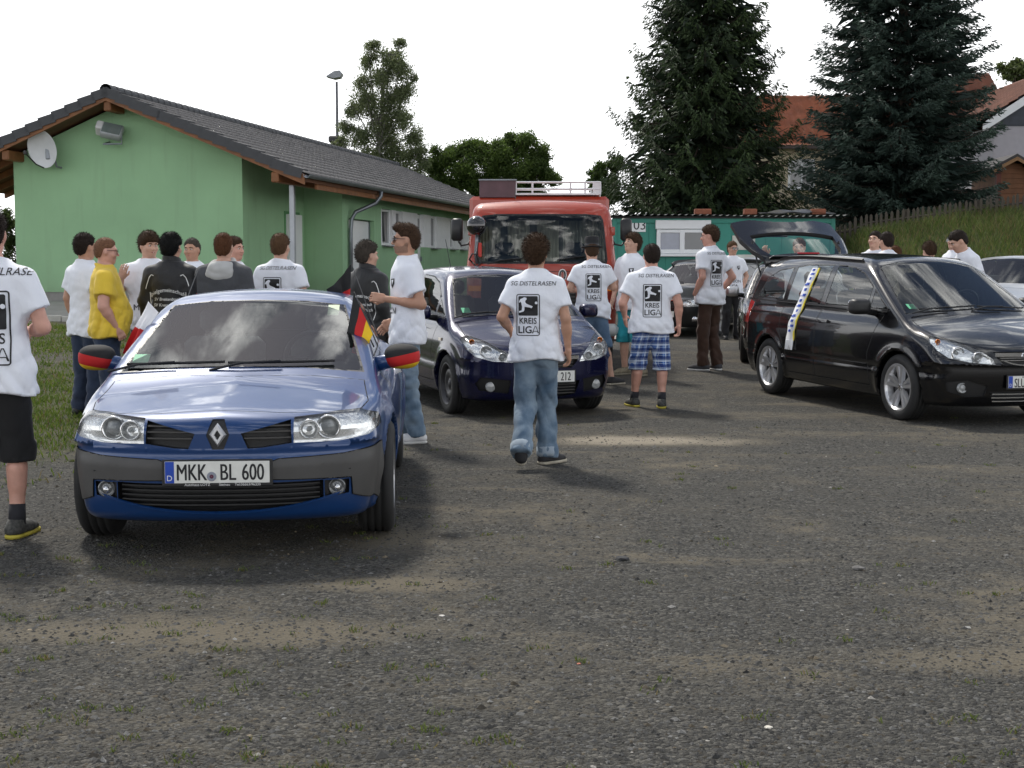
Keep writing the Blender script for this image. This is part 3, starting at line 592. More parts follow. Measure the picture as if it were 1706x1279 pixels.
# wall floodlight
p = club_pt(-2.9, -.30, 3.78); fl = thing('wall_floodlight', 'grey metal floodlight under the ridge of the green gable wall', 'floodlight', tuple(p), R(-11.3)); T = Matrix.Rotation(R(-38), 4, 'X') @ Matrix.Rotation(R(20), 4, 'Z')
m = MB(); V, F = box_vf((.46, .20, .34), .03); m.add(V, F, 0, T); m.build('housing', mat('lamp_grey', (.33, .35, .36), .5, .2), fl, True); m = MB(); V, F = box_vf((.40, .014, .28), .004); m.add(V, F, 0, T @ Matrix.Translation((0, -.105, 0))); m.build('glass', mat('lamp_glass_grey', (.14, .17, .16), .1, coat=1), fl)
m = MB(); V, F = box_vf((.16, .30, .22), .03); m.add(V, F, 0, T @ Matrix.Translation((-.28, .05, .06))); m.build('ballast_box', mat('ballast', (.55, .55, .54), .6), fl); V, F = tube_vf([(-.22, .30, -.2), (-.22, .02, -.27), (.22, .02, -.27), (.22, 0, .0)], .02, 8); mk('bracket', V, F, M_zinc, fl)
# ------------------------------------------------------------------ green site cabin
def cabin():
    X0, X1, Yc, g = 2.50, 8.02, 34.5, .30; W_ = X1 - X0; root = thing('site_cabin', 'teal green portable site cabin with white window and number 03 board', 'cabin', (X0, Yc, g), 0)
    teal = mat('teal_paint', (.028, .215, .165), .55, var=.16, vscale=1.6, bump=.002, bscale=9, detail=8); hh = 2.42
    m = MB(); m.box((W_ / 2, 1.2, hh / 2), (W_ - .06, 2.34, hh - .04)); m.build('wall', teal, root)
    n = 13
    for k in range(n):
        a = .08 + k * (W_ - .16) / n; w = (W_ - .16) / n; MB().box((a + w / 2, .024, hh / 2 + .02), (w - .012, .012, hh - .22), b=.004).build('wall_panel', teal, root)
    for x in (.05, W_ - .05): MB().box((x, .04, hh / 2), (.12, .13, hh), b=.015).build('corner_post', teal, root)
    MB().box((W_ / 2, .03, hh - .06), (W_ - .2, .10, .14), b=.01).build('top_rail', teal, root); MB().box((W_ / 2, .03, .07), (W_ - .2, .10, .14), b=.01).build('bottom_rail', teal, root)
    # corrugated roof sheets with sagging front edge
    def rf(u, v): x = -.12 + u * (W_ + .45); y = -.22 + v * 2.9; return x, y, hh + .06 + .018 * np.cos(x * 2 * np.pi / .17) + .03 * v + .02 * np.sin(x * 1.1)
    V, F = grid_vf(rf, 264, 2); n = len(V); V = np.concatenate([V, V - np.array((0, 0, .012))]); mk('roof_sheet', V, np.concatenate([F, F[:, ::-1] + n]), mat('fibre_cement', (.10, .105, .105), .85, var=.35, vscale=2.5), root, True)
    MB().box((W_ / 2, -.02, hh + .012), (W_, .10, .05)).build('roof_batten', mat('dark_batten', (.03, .03, .03), .8), root)
    xw = X_of = lambda px: (px - 853) / 2300 * 34.4 - X0; zz = lambda py: at(900, py, 34.4).z - g
    x0, x1, z0, z1 = xw(1093), xw(1181), zz(422), zz(367); w = MB()
    w.box(((x0 + x1) / 2, -.02, z1 - .10), (x1 - x0 + .06, .10, .22), b=.01); wo = w.build('window', M_pvc, root)
    zt = z1 - .22; mid = (x0 + x1) / 2 - .02
    for c_, d_ in (((x0 + .05, -.01, (z0 + zt) / 2), (.10, .08, zt - z0)), ((x1 - .05, -.01, (z0 + zt) / 2), (.10, .08, zt - z0)), ((mid, -.01, (z0 + zt) / 2), (.12, .08, zt - z0)), (((x0 + x1) / 2, -.01, z0 + .05), (x1 - x0, .07, .10)), (((x0 + x1) / 2, -.01, zt - .04), (x1 - x0, .07, .08))): MB().box(c_, d_, b=.008).build('frame', M_pvc, wo)
    MB().box(((x0 + mid) / 2, .0, (z0 + zt) / 2), (mid - x0, .02, zt - z0)).build('pane', mat('blind_pane', (.16, .18, .24), .08, coat=1), wo); MB().box(((x1 + mid) / 2, .0, (z0 + zt) / 2), (x1 - mid, .02, zt - z0)).build('pane', M_pane, wo)
    MB().box(((x0 + x1) / 2, -.05, z0 - .04), (x1 - x0 + .2, .14, .07), b=.01).build('sill', M_pvc, wo)
    x0, x1, z0, z1 = xw(1035), xw(1075), zz(386), zz(363); b = MB().box(((x0 + x1) / 2, .0, (z0 + z1) / 2), (x1 - x0, .03, z1 - z0), b=.004).build('number_board', M_pvc, root)
    V, F = text_vf('103', .33); mk('lettering', np.c_[V[:, 0] + (x0 + x1) / 2 + .09, np.full(len(V), -.017), V[:, 1] + (z0 + z1) / 2], F, M_ink, b)
    x0, x1, z0, z1 = xw(1219), xw(1257), zz(416), zz(392); b = MB().box(((x0 + x1) / 2, .0, (z0 + z1) / 2), (x1 - x0, .03, z1 - z0), b=.004).build('sign_board', mat('sign_cream', (.52, .50, .44), .6, var=.1), root)
    V, F = text_vf('ickel', .16, fat=.012); mk('lettering', np.c_[V[:, 0] + (x0 + x1) / 2 + .08, np.full(len(V), -.017), V[:, 1] + z1 - .07], F, M_ink, b)
    V, F = text_vf('bau', .15, fat=.012); mk('lettering', np.c_[V[:, 0] + (x0 + x1) / 2 + .14, np.full(len(V), -.017), V[:, 1] + z1 - .19], F, mat('sign_red', (.45, .05, .03), .6), b)
    for i in range(2): MB().box(((x0 + x1) / 2 + .12, -.016, z0 + .05 + i * .045), (.22, .004, .018)).build('print_line', mat('sign_print', (.28, .26, .23), .7), b)
    # things lying on the roof
    br = mat('red_brick', (.22, .075, .04), .85, var=.25)
    for i, (pa, pb) in enumerate(((1157, 1184), (1239, 1260), (1351, 1374))):
        o = MB().box((0, 0, 0), ((pb - pa) / 2300 * 34.8, .24, .14), b=.012).build('brick', br, None, loc=(at((pa + pb) / 2, 400, 34.8).x, 34.85, g + hh + .06 + .105)); tag(o, ['red hollow brick above the cabin window, weighing down the roof sheets', 'red hollow brick beside the folded black sheeting on the cabin roof', 'red hollow brick at the bank end of the cabin roof'][i], 'brick', 'bricks weighing down the cabin roof')
    def tp(u, v): x = u * 1.9; y = v * .9; z = .05 + .09 * np.sin(np.pi * np.clip(u * 1.0, 0, 1)) + .03 * np.sin(u * 19 + v * 5); return x, y, z * (np.sin(np.pi * v) * .5 + .5)
    V, F = grid_vf(tp, 30, 10); n = len(V); o = mk('black_sheeting', np.concatenate([V, V * np.array((1, 1, 0))]), np.concatenate([F, F[:, ::-1] + n]), mat('black_sheet', (.012, .014, .018), .35), None, True, loc=(at(1262, 400, 35).x, 34.7, g + hh + .08)); tag(o, 'folded black sheeting lying on the green cabin roof', 'tarpaulin')
cabin()
# ------------------------------------------------------------------ picket fence on the bank
fm = mat('weathered_pickets', (.065, .055, .042), .9, var=.35, vscale=6); fr = thing('picket_fence', 'weathered wooden picket fence along the top of the grass bank', 'fence', (8.2, 35.9, 0)); pk = None
def fz(x): return gzf(x + 8.2, 35.9)
for k in range(44):
    x = k * .135; z = fz(max(x, .45)) ; 
    if pk is None: V, F = prism_vf([(-.035, 0), (.035, 0), (.035, .80), (0, .86), (-.035, .80)], -.011, .011, 'y'); pk = mk('picket', V, F, fm, fr); o = pk
    else: o = inst(pk, fr)
    o.location = (x, 0, z - .33 + random.uniform(-.03, .03)); o.rotation_euler = (random.uniform(-.03, .03), random.uniform(-.03, .03), 0)
for h_ in (.22, .62): V, F = tube_vf([(x, .035, fz(max(x, .45)) + h_ - .33) for x in np.linspace(-.05, 5.9, 12)], .03, 4); mk('rail', V, F, fm, fr)
for x in (.1, 2.0, 3.9, 5.8): MB().box((0, 0, .25), (.09, .09, .62)).build('post', fm, fr, loc=(x, .11, fz(max(x, .45)) - .05))
# ------------------------------------------------------------------ houses behind
M_clay = mat('clay_tile', (.24, .075, .035), .8, var=.3, vscale=1.5, detail=8); M_clayd = mat('brown_tile', (.15, .055, .032), .8, var=.3, vscale=1.5, detail=8)
def tiled_slope(name, parent, A, B, C_, D, m, tw=.30, tl=.36):
    """wavy tile courses over a roof plane: A-B along the eaves, D-C along the ridge"""
    A, B, C_, D = [np.array(p, float) for p in (A, B, C_, D)]; nu = int(np.linalg.norm(B - A) / tw) * 4; nv = int(np.linalg.norm(D - A) / tl); nn = np.cross(B - A, D - A); nn /= np.linalg.norm(nn); nn *= np.sign(nn[2])
    u = np.linspace(0, 1, nu + 1); vs = np.repeat(np.linspace(0, 1, nv + 1), 2)[1:-1]; lift = np.tile([.035, 0.0], nv)
    U, Vv = np.meshgrid(u, vs, indexing='ij'); P = (A + (B - A) * U[..., None]) * (1 - Vv[..., None]) + (D + (C_ - D) * U[..., None]) * Vv[..., None]; P = P + nn * (.03 * np.abs(np.sin(U * nu / 4 * np.pi)) + lift[None])[..., None]
    i = np.arange(U.size).reshape(U.shape); F = np.stack([i[:-1, :-1], i[1:, :-1], i[1:, 1:], i[:-1, 1:]], -1).reshape(-1, 4); o = mk(name, P.reshape(-1, 3), F, m, parent, True); o['kind'] = 'stuff'; return o
def house_cream():
    Y = 60.0; a = at(1250, 240, Y); b = at(1665, 240, Y); zb = gzf(a.x, Y) - .2; root = thing('cream_house', 'cream rendered house with red clay tile roof behind the spruces', 'house', (a.x, Y, zb)); w = b.x - a.x; ze = a.z - zb; zr = at(1300, 157, Y + 4).z - zb; cream = mat('cream_render', (.50, .43, .31), .9, var=.06, bump=.002, bscale=50)
    d = 9.0; MB().prism([(0, 0), (d, 0), (d, ze), (d / 2, zr - .25), (0, ze)], 0, w, 'x').build('wall', cream, root)
    tiled_slope('roof_tiles', root, (-.4, -.5, ze - .12), (w + .4, -.5, ze - .12), (w + .4, d / 2, zr), (-.4, d / 2, zr), M_clay); tiled_slope('roof_tiles', root, (-.4, d + .5, ze - .12), (w + .4, d + .5, ze - .12), (w + .4, d / 2, zr), (-.4, d / 2, zr), M_clay)
    MB().box((w / 2, -.5, ze - .16), (w + .8, .12, .14)).build('gutter', mat('dark_gutter', (.05, .035, .03), .6), root)
    for px, py in ((1548, 287), (1420, 290), (1335, 290)):
        p = at(px, py, Y); x = p.x - a.x; z = p.z - zb; f = MB().box((x, -.02, z), (1.15, .10, 1.25), b=.01).build('window', M_pvc, root); MB().box((x, -.075, z), (.95, .02, 1.05)).build('pane', M_pane, f); MB().box((x, -.09, z), (.07, .03, 1.05)).build('mullion', M_pvc, f); MB().box((x, -.10, z - .66), (1.3, .2, .05)).build('sill', M_pvc, f)
house_cream()
def house_white():
    Y = 47.0; a = at(1640, 196, Y); top = at(1800, 98, Y); zb = gzf(a.x, Y) - .2; root = thing('gabled_house', 'house with slate-hung gable, pale lilac wall and brown tiled roof', 'house', (a.x, Y, zb), 0); w = (top.x - a.x) * 2; ze = a.z - zb; zr = top.z - zb
    lil = mat('lilac_render', (.40, .38, .41), .9, var=.05); slate = mat('slate_hanging', (.035, .042, .058), .6, var=.25, vscale=5); zs = at(1660, 210, Y).z - zb; d = 13; sx = -.30
    wl = MB(); P = [(.35, 0), (w - .35, 0), (w - .35, zs), (.35, zs)]; MB().prism(P, 0, d, 'y').build('wall', lil, root)
    MB().prism([(.30, zs + .002), (w - .3, zs + .002), (w - .3, ze + .1), (w / 2, zr - .2), (.30, ze + .1)], -.03, .25, 'y').build('slate_gable', slate, root)
    n = int((zr - zs) / .32)
    for i in range(n):
        z = zs + .05 + i * .32; hw = (zr - .25 - z) / (zr - ze) * w / 2; hw = min(hw, w / 2 - .35)
        if hw > .2: MB().box((w / 2, -.038, z + .15), (2 * hw, .02, .30)).build('slate_course', slate, root)
    MB().prism([(-.15, ze - .20), (w / 2, zr + .0), (w / 2, zr - .30), (-.15, ze - .50)], -.36, -.30, 'y').build('barge_board', M_pvc, root)
    bk = np.array((-2.2, 0)); tiled_slope('roof_tiles', root, (-.25, -.36, ze - .15), (-.25, d, ze - .15), (w / 2, d, zr), (w / 2, -.36, zr), M_clayd); tiled_slope('roof_tiles', root, (w + .25, -.36, ze - .15), (w + .25, d, ze - .15), (w / 2, d, zr), (w / 2, -.36, zr), M_clayd)
    # lower wing running back to the left
    c = at(1560, 150, Y + 9); e = c.x - a.x; MB().prism([(e, 0), (.35, 0), (.35, ze - .3), (e, ze - .3)], 5.0, 12.0, 'y').build('wing_wall', lil, root); zt = at(1600, 136, Y + 9).z - zb
    tiled_slope('roof_tiles', root, (e - .3, 4.6, ze - .45), (w / 2, 4.6, ze - .45), (w / 2, 9.0, zt + .35), (e - .3, 9.0, zt), M_clayd); tiled_slope('roof_tiles', root, (e - .3, 13, ze - .45), (w / 2, 13, ze - .45), (w / 2, 9.0, zt + .35), (e - .3, 9.0, zt), M_clayd)
house_white()
def shed():
    Y = 42.5; a = at(1663, 330, Y); ap = at(1688, 262, Y); el = at(1657, 276, Y); w = (ap.x - a.x) * 2 + 1.1; zb = min(gzf(a.x, Y), gzf(a.x + w, Y)) - .1; root = thing('garden_shed', 'brown boarded garden shed with pitched roof on top of the bank', 'shed', (a.x, Y, zb)); ze = el.z - zb; za = ap.z - zb; mx = ap.x - a.x
    wd = mat('shed_board', (.16, .066, .028), .75, var=.3, vscale=4); w2 = w
    MB().prism([(.03, 0), (w2, 0), (w2, za - .9), (mx, za - .12), (.03, ze)], .03, 2.6, 'y').build('wall', wd, root); n = int(za / .15)
    for i in range(n):
        z = i * .15; l = 0 if z < ze - .1 else (z - ze + .1) / (za - ze) * mx; r = w2 if z < za - 1.1 else w2 - (z - za + 1.1) / .95 * (w2 - mx)
        if r - l > .15: V, F = prism_vf([(-.01, z), (.02, z), (.02, z + .148), (.012, z + .148)], l, r, 'x'); V[:, 1] += .0; mk('board', V, F, wd, root)
    for s, (xa, za_, xb, zb_) in enumerate(((-.35, ze - .16, mx, za), (w2 + .2, za - 1.02, mx, za))): MB().prism([(xa, za_), (xb, zb_), (xb, zb_ + .09), (xa, za_ + .09)], -.35, 2.9, 'y').build('roof', mat('shed_roof', (.05, .045, .045), .8), root); MB().prism([(xa, za_ - .11), (xb, zb_ - .11), (xb, zb_ - .002), (xa, za_ - .002)], -.38, -.33, 'y').build('barge_board', mat('barge_light', (.26, .14, .06), .7), root)
    MB().box((-.02, .0, ze / 2), (.14, .14, ze)).build('corner_post', mat('shed_post', (.12, .03, .02), .7), root)
    bf_ = thing('board_fence', 'short run of grey upright fence boards beside the brown garden shed', 'fence', (a.x, Y - .5, 0))
    for k in range(11): x = -.25 - k * .115; MB().box((0, 0, .35), (.10, .02, .95)).build('fence_board', mat('grey_board', (.17, .15, .14), .9, var=.3), bf_, loc=(x, 0, gzf(a.x + x, Y - .5)))
    MB().box((-.8, .025, gzf(a.x - .8, Y - .5) + .5), (1.3, .03, .08)).build('rail', mat('grey_board', (.17, .15, .14), .9), bf_)
shed()
# ------------------------------------------------------------------ floodlight mast behind the clubhouse
mp = at(562, 240, 56); zb = gzf(mp.x, 56); t = thing('floodlight_mast', 'slim grey mast with a wide floodlight head behind the clubhouse roof', 'lamp post', (mp.x, 56, zb)); ht = at(562, 136, 56).z - zb
V, F = tube_vf([(0, 0, 0), (0, 0, ht)], [.10, .05], 10); mk('mast', V, F, mat('mast_grey', (.17, .17, .18), .6), t, True)
T = Matrix.Translation((-.05, 0, ht + .12)) @ Matrix.Rotation(R(28), 4, 'Y'); m = MB(); V, F = prism_vf([(-.36, -.05), (-.05, .16), (.18, .20), (.28, .10), (.20, -.06), (-.05, -.12)], -.30, .30, 'y'); m.add(V, F, 0, Matrix.Translation((-.03, 0, ht + .22)) @ Matrix.Rotation(R(32), 4, 'Y') @ Matrix.Rotation(R(-30), 4, 'Y')); m.build('lamp_head', mat('lamp_metal', (.22, .235, .25), .45, .4), t)
MB().box((-.12, 0, at(562, 232, 56).z - zb), (.45, .3, .28), b=.06).build('lower_lamp', M_blk, t)
# ------------------------------------------------------------------ trees
def leaf_obj(name, V, F, cols, m, parent, per):
    o = mk(name, V, F, m, parent, False); a = o.data.color_attributes.new('tint', 'FLOAT_COLOR', 'POINT'); c = np.ones((len(V), 4), np.float32); c[:, :3] = np.repeat(cols, per, 0); a.data.foreach_set('color', c.ravel()); return o
M_needle = mat('needles', (.02, .04, .015), .7, var=.2, attr='tint', trans=.12); M_leaf = mat('leaves', (.05, .1, .02), .6, var=.15, attr='tint', trans=.55); M_bark = mat('bark', (.06, .045, .035), .95, var=.35, vscale=8, bump=.01, bscale=14); M_birch = mat('birch_bark', (.20, .19, .17), .9, var=.5, vscale=6)
def sprigs(P, D, ln, wd, jit):
    """thin needle sprays: kinked diamonds from points P along directions D"""
    n = len(P); D = D + rng.normal(0, jit, (n, 3)); D /= np.linalg.norm(D, axis=1)[:, None]; A = rng.normal(size=(n, 3)); S = np.cross(D, A); S /= np.linalg.norm(S, axis=1)[:, None] + 1e-9; L = ln[:, None]; Wd = wd[:, None]
    V = np.stack([P - S * Wd * .35, P + D * L * .4 + S * Wd * 1.25, P + D * L - S * Wd * .4], 1).reshape(-1, 3); return V, np.arange(3 * n).reshape(-1, 3)
def conifer(name, label, X, Y, H, prof, c0, c1, droop, seed, dens=1.0, tip_up=.25):
    global rng
    rng = np.random.default_rng(seed); zb = gzf(X, Y); root = thing(name, label, 'tree', (X, Y, zb)); rad = pchip(*zip(*prof))
    V, F = tube_vf([(0, 0, -.2), (.05, 0, H * .3), (0, .03, H * .65), (0, 0, H)], [.24, .18, .09, .015], 10); tr = mk('trunk', V, F, M_bark, root, True); PP, DD, LL, CC = [], [], [], []; lb = MB(); z = H * .035; lim = 0
    while z < H * .985:
        Rr = float(rad(z / H)); nl = int(rng.integers(6, 9)); a0 = rng.uniform(0, 6.28)
        for k in range(nl):
            a = a0 + k * 6.283 / nl + rng.normal(0, .16); Lb = Rr * rng.uniform(.86, 1.07); zz = z + rng.uniform(-.12, .12); d = np.array((math.cos(a), math.sin(a), 0)); sd = np.array((-d[1], d[0], 0)); dr = droop * rng.uniform(.7, 1.3); sh = rng.uniform(.55, 1.25)
            def pt(s): return d * Lb * s + np.array((0, 0, zz - dr * Lb * np.sin(s * 1.9) * .62 + tip_up * Lb * s ** 3))
            if Lb > .8: lb.tube([pt(s) for s in np.linspace(0, .92, 5)], np.linspace(.035, .008, 5) * (Lb / 3) ** .5, 4)
            ns = int(max(5, Lb * 13) * dens)
            for s in np.linspace(.14, 1.0, ns):
                p = pt(s); tl = (.16 + .30 * Lb * (1 - s) * .7 + .10) * rng.uniform(.7, 1.2)
                for sg in (1, -1):
                    m_ = max(4, int(tl / .040)); q = rng.uniform(0.05, 1, m_)[:, None]; dirn = d * .55 + sd * sg * .8 + np.array((0, 0, -.12 - .45 * droop)); dirn /= np.linalg.norm(dirn)
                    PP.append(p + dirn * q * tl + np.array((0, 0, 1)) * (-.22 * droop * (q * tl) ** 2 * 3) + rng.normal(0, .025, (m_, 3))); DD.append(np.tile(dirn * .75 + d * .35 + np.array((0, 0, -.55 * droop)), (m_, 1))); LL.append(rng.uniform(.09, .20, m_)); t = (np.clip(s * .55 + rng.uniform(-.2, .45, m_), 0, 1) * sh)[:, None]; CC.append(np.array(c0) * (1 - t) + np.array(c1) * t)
            PP.append(pt(1.0)[None] + rng.normal(0, .02, (3, 3))); DD.append(np.tile(d + np.array((0, 0, .15)), (3, 1))); LL.append(rng.uniform(.10, .18, 3)); CC.append(np.tile(np.array(c1), (3, 1)))
        z += rng.uniform(.24, .36) * (1 if z < H * .7 else .8)
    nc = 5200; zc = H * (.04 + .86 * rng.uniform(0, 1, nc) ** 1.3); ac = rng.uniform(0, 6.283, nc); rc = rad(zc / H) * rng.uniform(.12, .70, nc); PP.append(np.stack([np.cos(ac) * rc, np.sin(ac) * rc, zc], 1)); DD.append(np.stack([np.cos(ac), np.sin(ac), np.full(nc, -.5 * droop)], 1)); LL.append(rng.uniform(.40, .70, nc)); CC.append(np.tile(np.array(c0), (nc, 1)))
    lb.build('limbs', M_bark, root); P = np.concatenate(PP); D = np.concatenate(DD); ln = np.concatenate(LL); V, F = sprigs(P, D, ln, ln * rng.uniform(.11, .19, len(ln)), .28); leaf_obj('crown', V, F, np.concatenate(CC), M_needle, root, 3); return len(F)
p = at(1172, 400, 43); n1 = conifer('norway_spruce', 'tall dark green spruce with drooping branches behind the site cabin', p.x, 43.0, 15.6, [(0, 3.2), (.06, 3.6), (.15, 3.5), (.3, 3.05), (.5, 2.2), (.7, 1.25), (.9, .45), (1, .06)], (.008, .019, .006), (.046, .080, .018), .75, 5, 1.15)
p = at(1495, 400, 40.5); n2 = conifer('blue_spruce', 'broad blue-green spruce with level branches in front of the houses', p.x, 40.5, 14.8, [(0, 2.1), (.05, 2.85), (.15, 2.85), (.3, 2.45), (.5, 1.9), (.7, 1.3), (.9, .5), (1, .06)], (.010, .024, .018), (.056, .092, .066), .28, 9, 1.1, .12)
def broadleaf(name, label, X, Y, clusters, trunk, c0, c1, nleaf, size, m=M_leaf, seed=1, hang=0.0, bark=M_bark, tr=.16, sub=7, flat=.85, spread=1.0):
    """clusters: (x, z, r) relative to the base in the picture plane, spread in depth"""
    global rng
    rng = np.random.default_rng(seed); zb = gzf(X, Y); root = thing(name, label, 'tree', (X, Y, zb)); th = MB(); P0 = [np.array(p) for p in trunk]; V, F = tube_vf(P0, np.linspace(tr, tr * .3, len(P0)), 10); mk('trunk', V, F, bark, root, True); LP, LC = [], []; tot = sum(c[2] ** 2 for c in clusters)
    for (cx, cz, cr) in clusters:
        for j in range(2):
            c = np.array((cx, rng.uniform(-1, 1) * cr * .8, cz)); t = P0[np.argmin([abs(p[2] - cz * .72) for p in P0])]; mid = (t + c) / 2 + np.array((0, 0, -.15 * cr)); th.tube([t, mid, c], [tr * .3, tr * .18, .02], 5); n = int(nleaf * cr ** 2 / tot / 2)
            for q in range(sub):
                dv = rng.normal(size=3); dv /= np.linalg.norm(dv); s = c + dv * cr * rng.uniform(.35, .95) * np.array((1, 1, flat)); th.tube([c, (c + s) / 2 + rng.normal(0, .05, 3), s], [.02, .012, .005], 3); k = n // sub; r = cr * rng.uniform(.24, .42) * spread; pts = s + rng.normal(size=(k, 3)) * r * np.array((.6, .6, .5)); pts[:, 2] -= hang * np.abs(rng.normal(0, .5, k)) * cr; LP.append(pts); b = rng.uniform(0, 1); tt = np.clip(b * .6 + rng.uniform(0, .5, k), 0, 1)[:, None]; LC.append(np.array(c0) * (1 - tt) + np.array(c1) * tt)
    th.build('branches', bark, root); P = np.concatenate(LP); n = len(P); D = rng.normal(size=(n, 3)); D[:, 2] -= .4 + hang * 2; V, F = sprigs(P, D / np.linalg.norm(D, axis=1)[:, None], rng.uniform(.7, 1.3, n) * size, rng.uniform(.28, .42, n) * size, .1); leaf_obj('crown', V, F, np.concatenate(LC), m, root, 3)
def rel(px, py, Y, X, zb): p = at(px, py, Y); return (p.x - X, p.z - zb)
def cl(Y, X, pts): zb = gzf(X, Y); return [(*rel(px, py, Y, X, zb), r / FPX * Y) for px, py, r in pts]
Xb = at(632, 300, 55).x; B_ = cl(55, Xb, [(622, 78, 16), (668, 66, 12), (652, 92, 22), (615, 100, 16), (668, 110, 20), (640, 125, 24), (604, 135, 16), (612, 165, 24), (650, 160, 28), (678, 150, 18), (690, 128, 9), (590, 180, 18), (630, 195, 28), (665, 195, 24), (578, 208, 16), (605, 225, 22), (645, 235, 28), (690, 225, 20), (700, 250, 16), (570, 235, 14), (620, 260, 26), (670, 262, 28), (560, 240, 9), (705, 270, 14), (640, 285, 24), (690, 290, 20)])
broadleaf('birch_tree', 'tall airy birch tree rising behind the clubhouse roof', Xb, 55.0, B_, [(0, 0, -.2), (.1, 0, 3), (0, 0, 5.5), (.15, 0, 7.6), (.2, 0, 9.0)], (.075, .105, .042), (.20, .235, .11), 62000, .075, seed=11, hang=.45, bark=M_birch, tr=.10, sub=11, spread=1.2)
Xm = at(825, 330, 57).x; C_ = cl(57, Xm, [(735, 268, 24), (765, 255, 26), (800, 250, 28), (840, 248, 30), (870, 238, 22), (895, 258, 24), (825, 275, 34), (775, 285, 30), (730, 295, 26), (870, 280, 30), (905, 285, 22), (925, 298, 12), (845, 305, 30), (795, 310, 28), (750, 315, 24), (890, 312, 26), (715, 275, 12), (850, 228, 10)])
broadleaf('leafy_tree', 'dense rounded green tree between the clubhouse roof and the truck', Xm, 57.0, C_, [(0, 0, -.2), (0, 0, 1.5), (.1, 0, 3.5), (0, 0, 5)], (.034, .066, .013), (.12, .18, .038), 80000, .100, seed=12, tr=.2, sub=9, spread=1.1)
Xs = at(1000, 330, 50).x; D_ = cl(50, Xs, [(1000, 285, 16), (1015, 300, 20), (990, 300, 12), (1025, 275, 16), (1005, 315, 20), (1020, 325, 18)])
broadleaf('leafy_tree', 'small green tree tucked against the left side of the dark spruce', Xs, 50.0, D_, [(0, 0, -.2), (0, 0, 2), (.05, 0, 3.4)], (.022, .045, .010), (.085, .135, .028), 20000, .09, seed=13, tr=.12)
Xh = at(14, 420, 36).x; E_ = cl(36, Xh, [(5, 365, 22), (24, 372, 18), (-20, 365, 24), (5, 395, 22), (22, 405, 20), (-15, 400, 24), (10, 430, 24), (25, 440, 18), (-12, 440, 24), (5, 462, 24)])
broadleaf('hedge_bush', 'green bush beyond the left end of the clubhouse', Xh, 37.5, E_, [(0, 0, -.1), (0, 0, .4), (0, 0, .8)], (.03, .055, .012), (.095, .13, .035), 16000, .07, seed=14, tr=.06)
Xr = at(1690, 110, 75).x; F_ = cl(75, Xr, [(1680, 112, 14), (1700, 108, 16), (1720, 112, 18), (1690, 125, 18), (1712, 130, 20)])
broadleaf('distant_tree', 'pale green tree top showing over the brown tiled roof', Xr, 75.0, F_, [(0, 0, -.2), (0, 0, 4), (0, 0, 8)], (.05, .075, .02), (.12, .15, .05), 6000, .18, seed=15, tr=.2)
rng = np.random.default_rng(77)
# ------------------------------------------------------------------ cars (x forward, y left, origin under the front axle)
def paint_mat(name, col, metal=0.35, rough=0.32):
    if name in MATS: return MATS[name]
    m = mat(name, col, rough, metal, 0.05, 3.0, coat=0.65); t = m.node_tree; b = t.nodes['Principled BSDF']
    # the inner side of a body panel is dark trim
    g = t.nodes.new('ShaderNodeNewGeometry'); d = t.nodes.new('ShaderNodeBsdfDiffuse'); d.inputs[0].default_value = (0.02, 0.02, 0.021, 1)
    mx = t.nodes.new('ShaderNodeMixShader'); t.links.new(g.outputs['Backfacing'], mx.inputs[0]); t.links.new(b.outputs[0], mx.inputs[1]); t.links.new(d.outputs[0], mx.inputs[2])
    t.links.new(mx.outputs[0], t.nodes['Material Output'].inputs[0])
    # a film of road dust, thicker low down
    return m

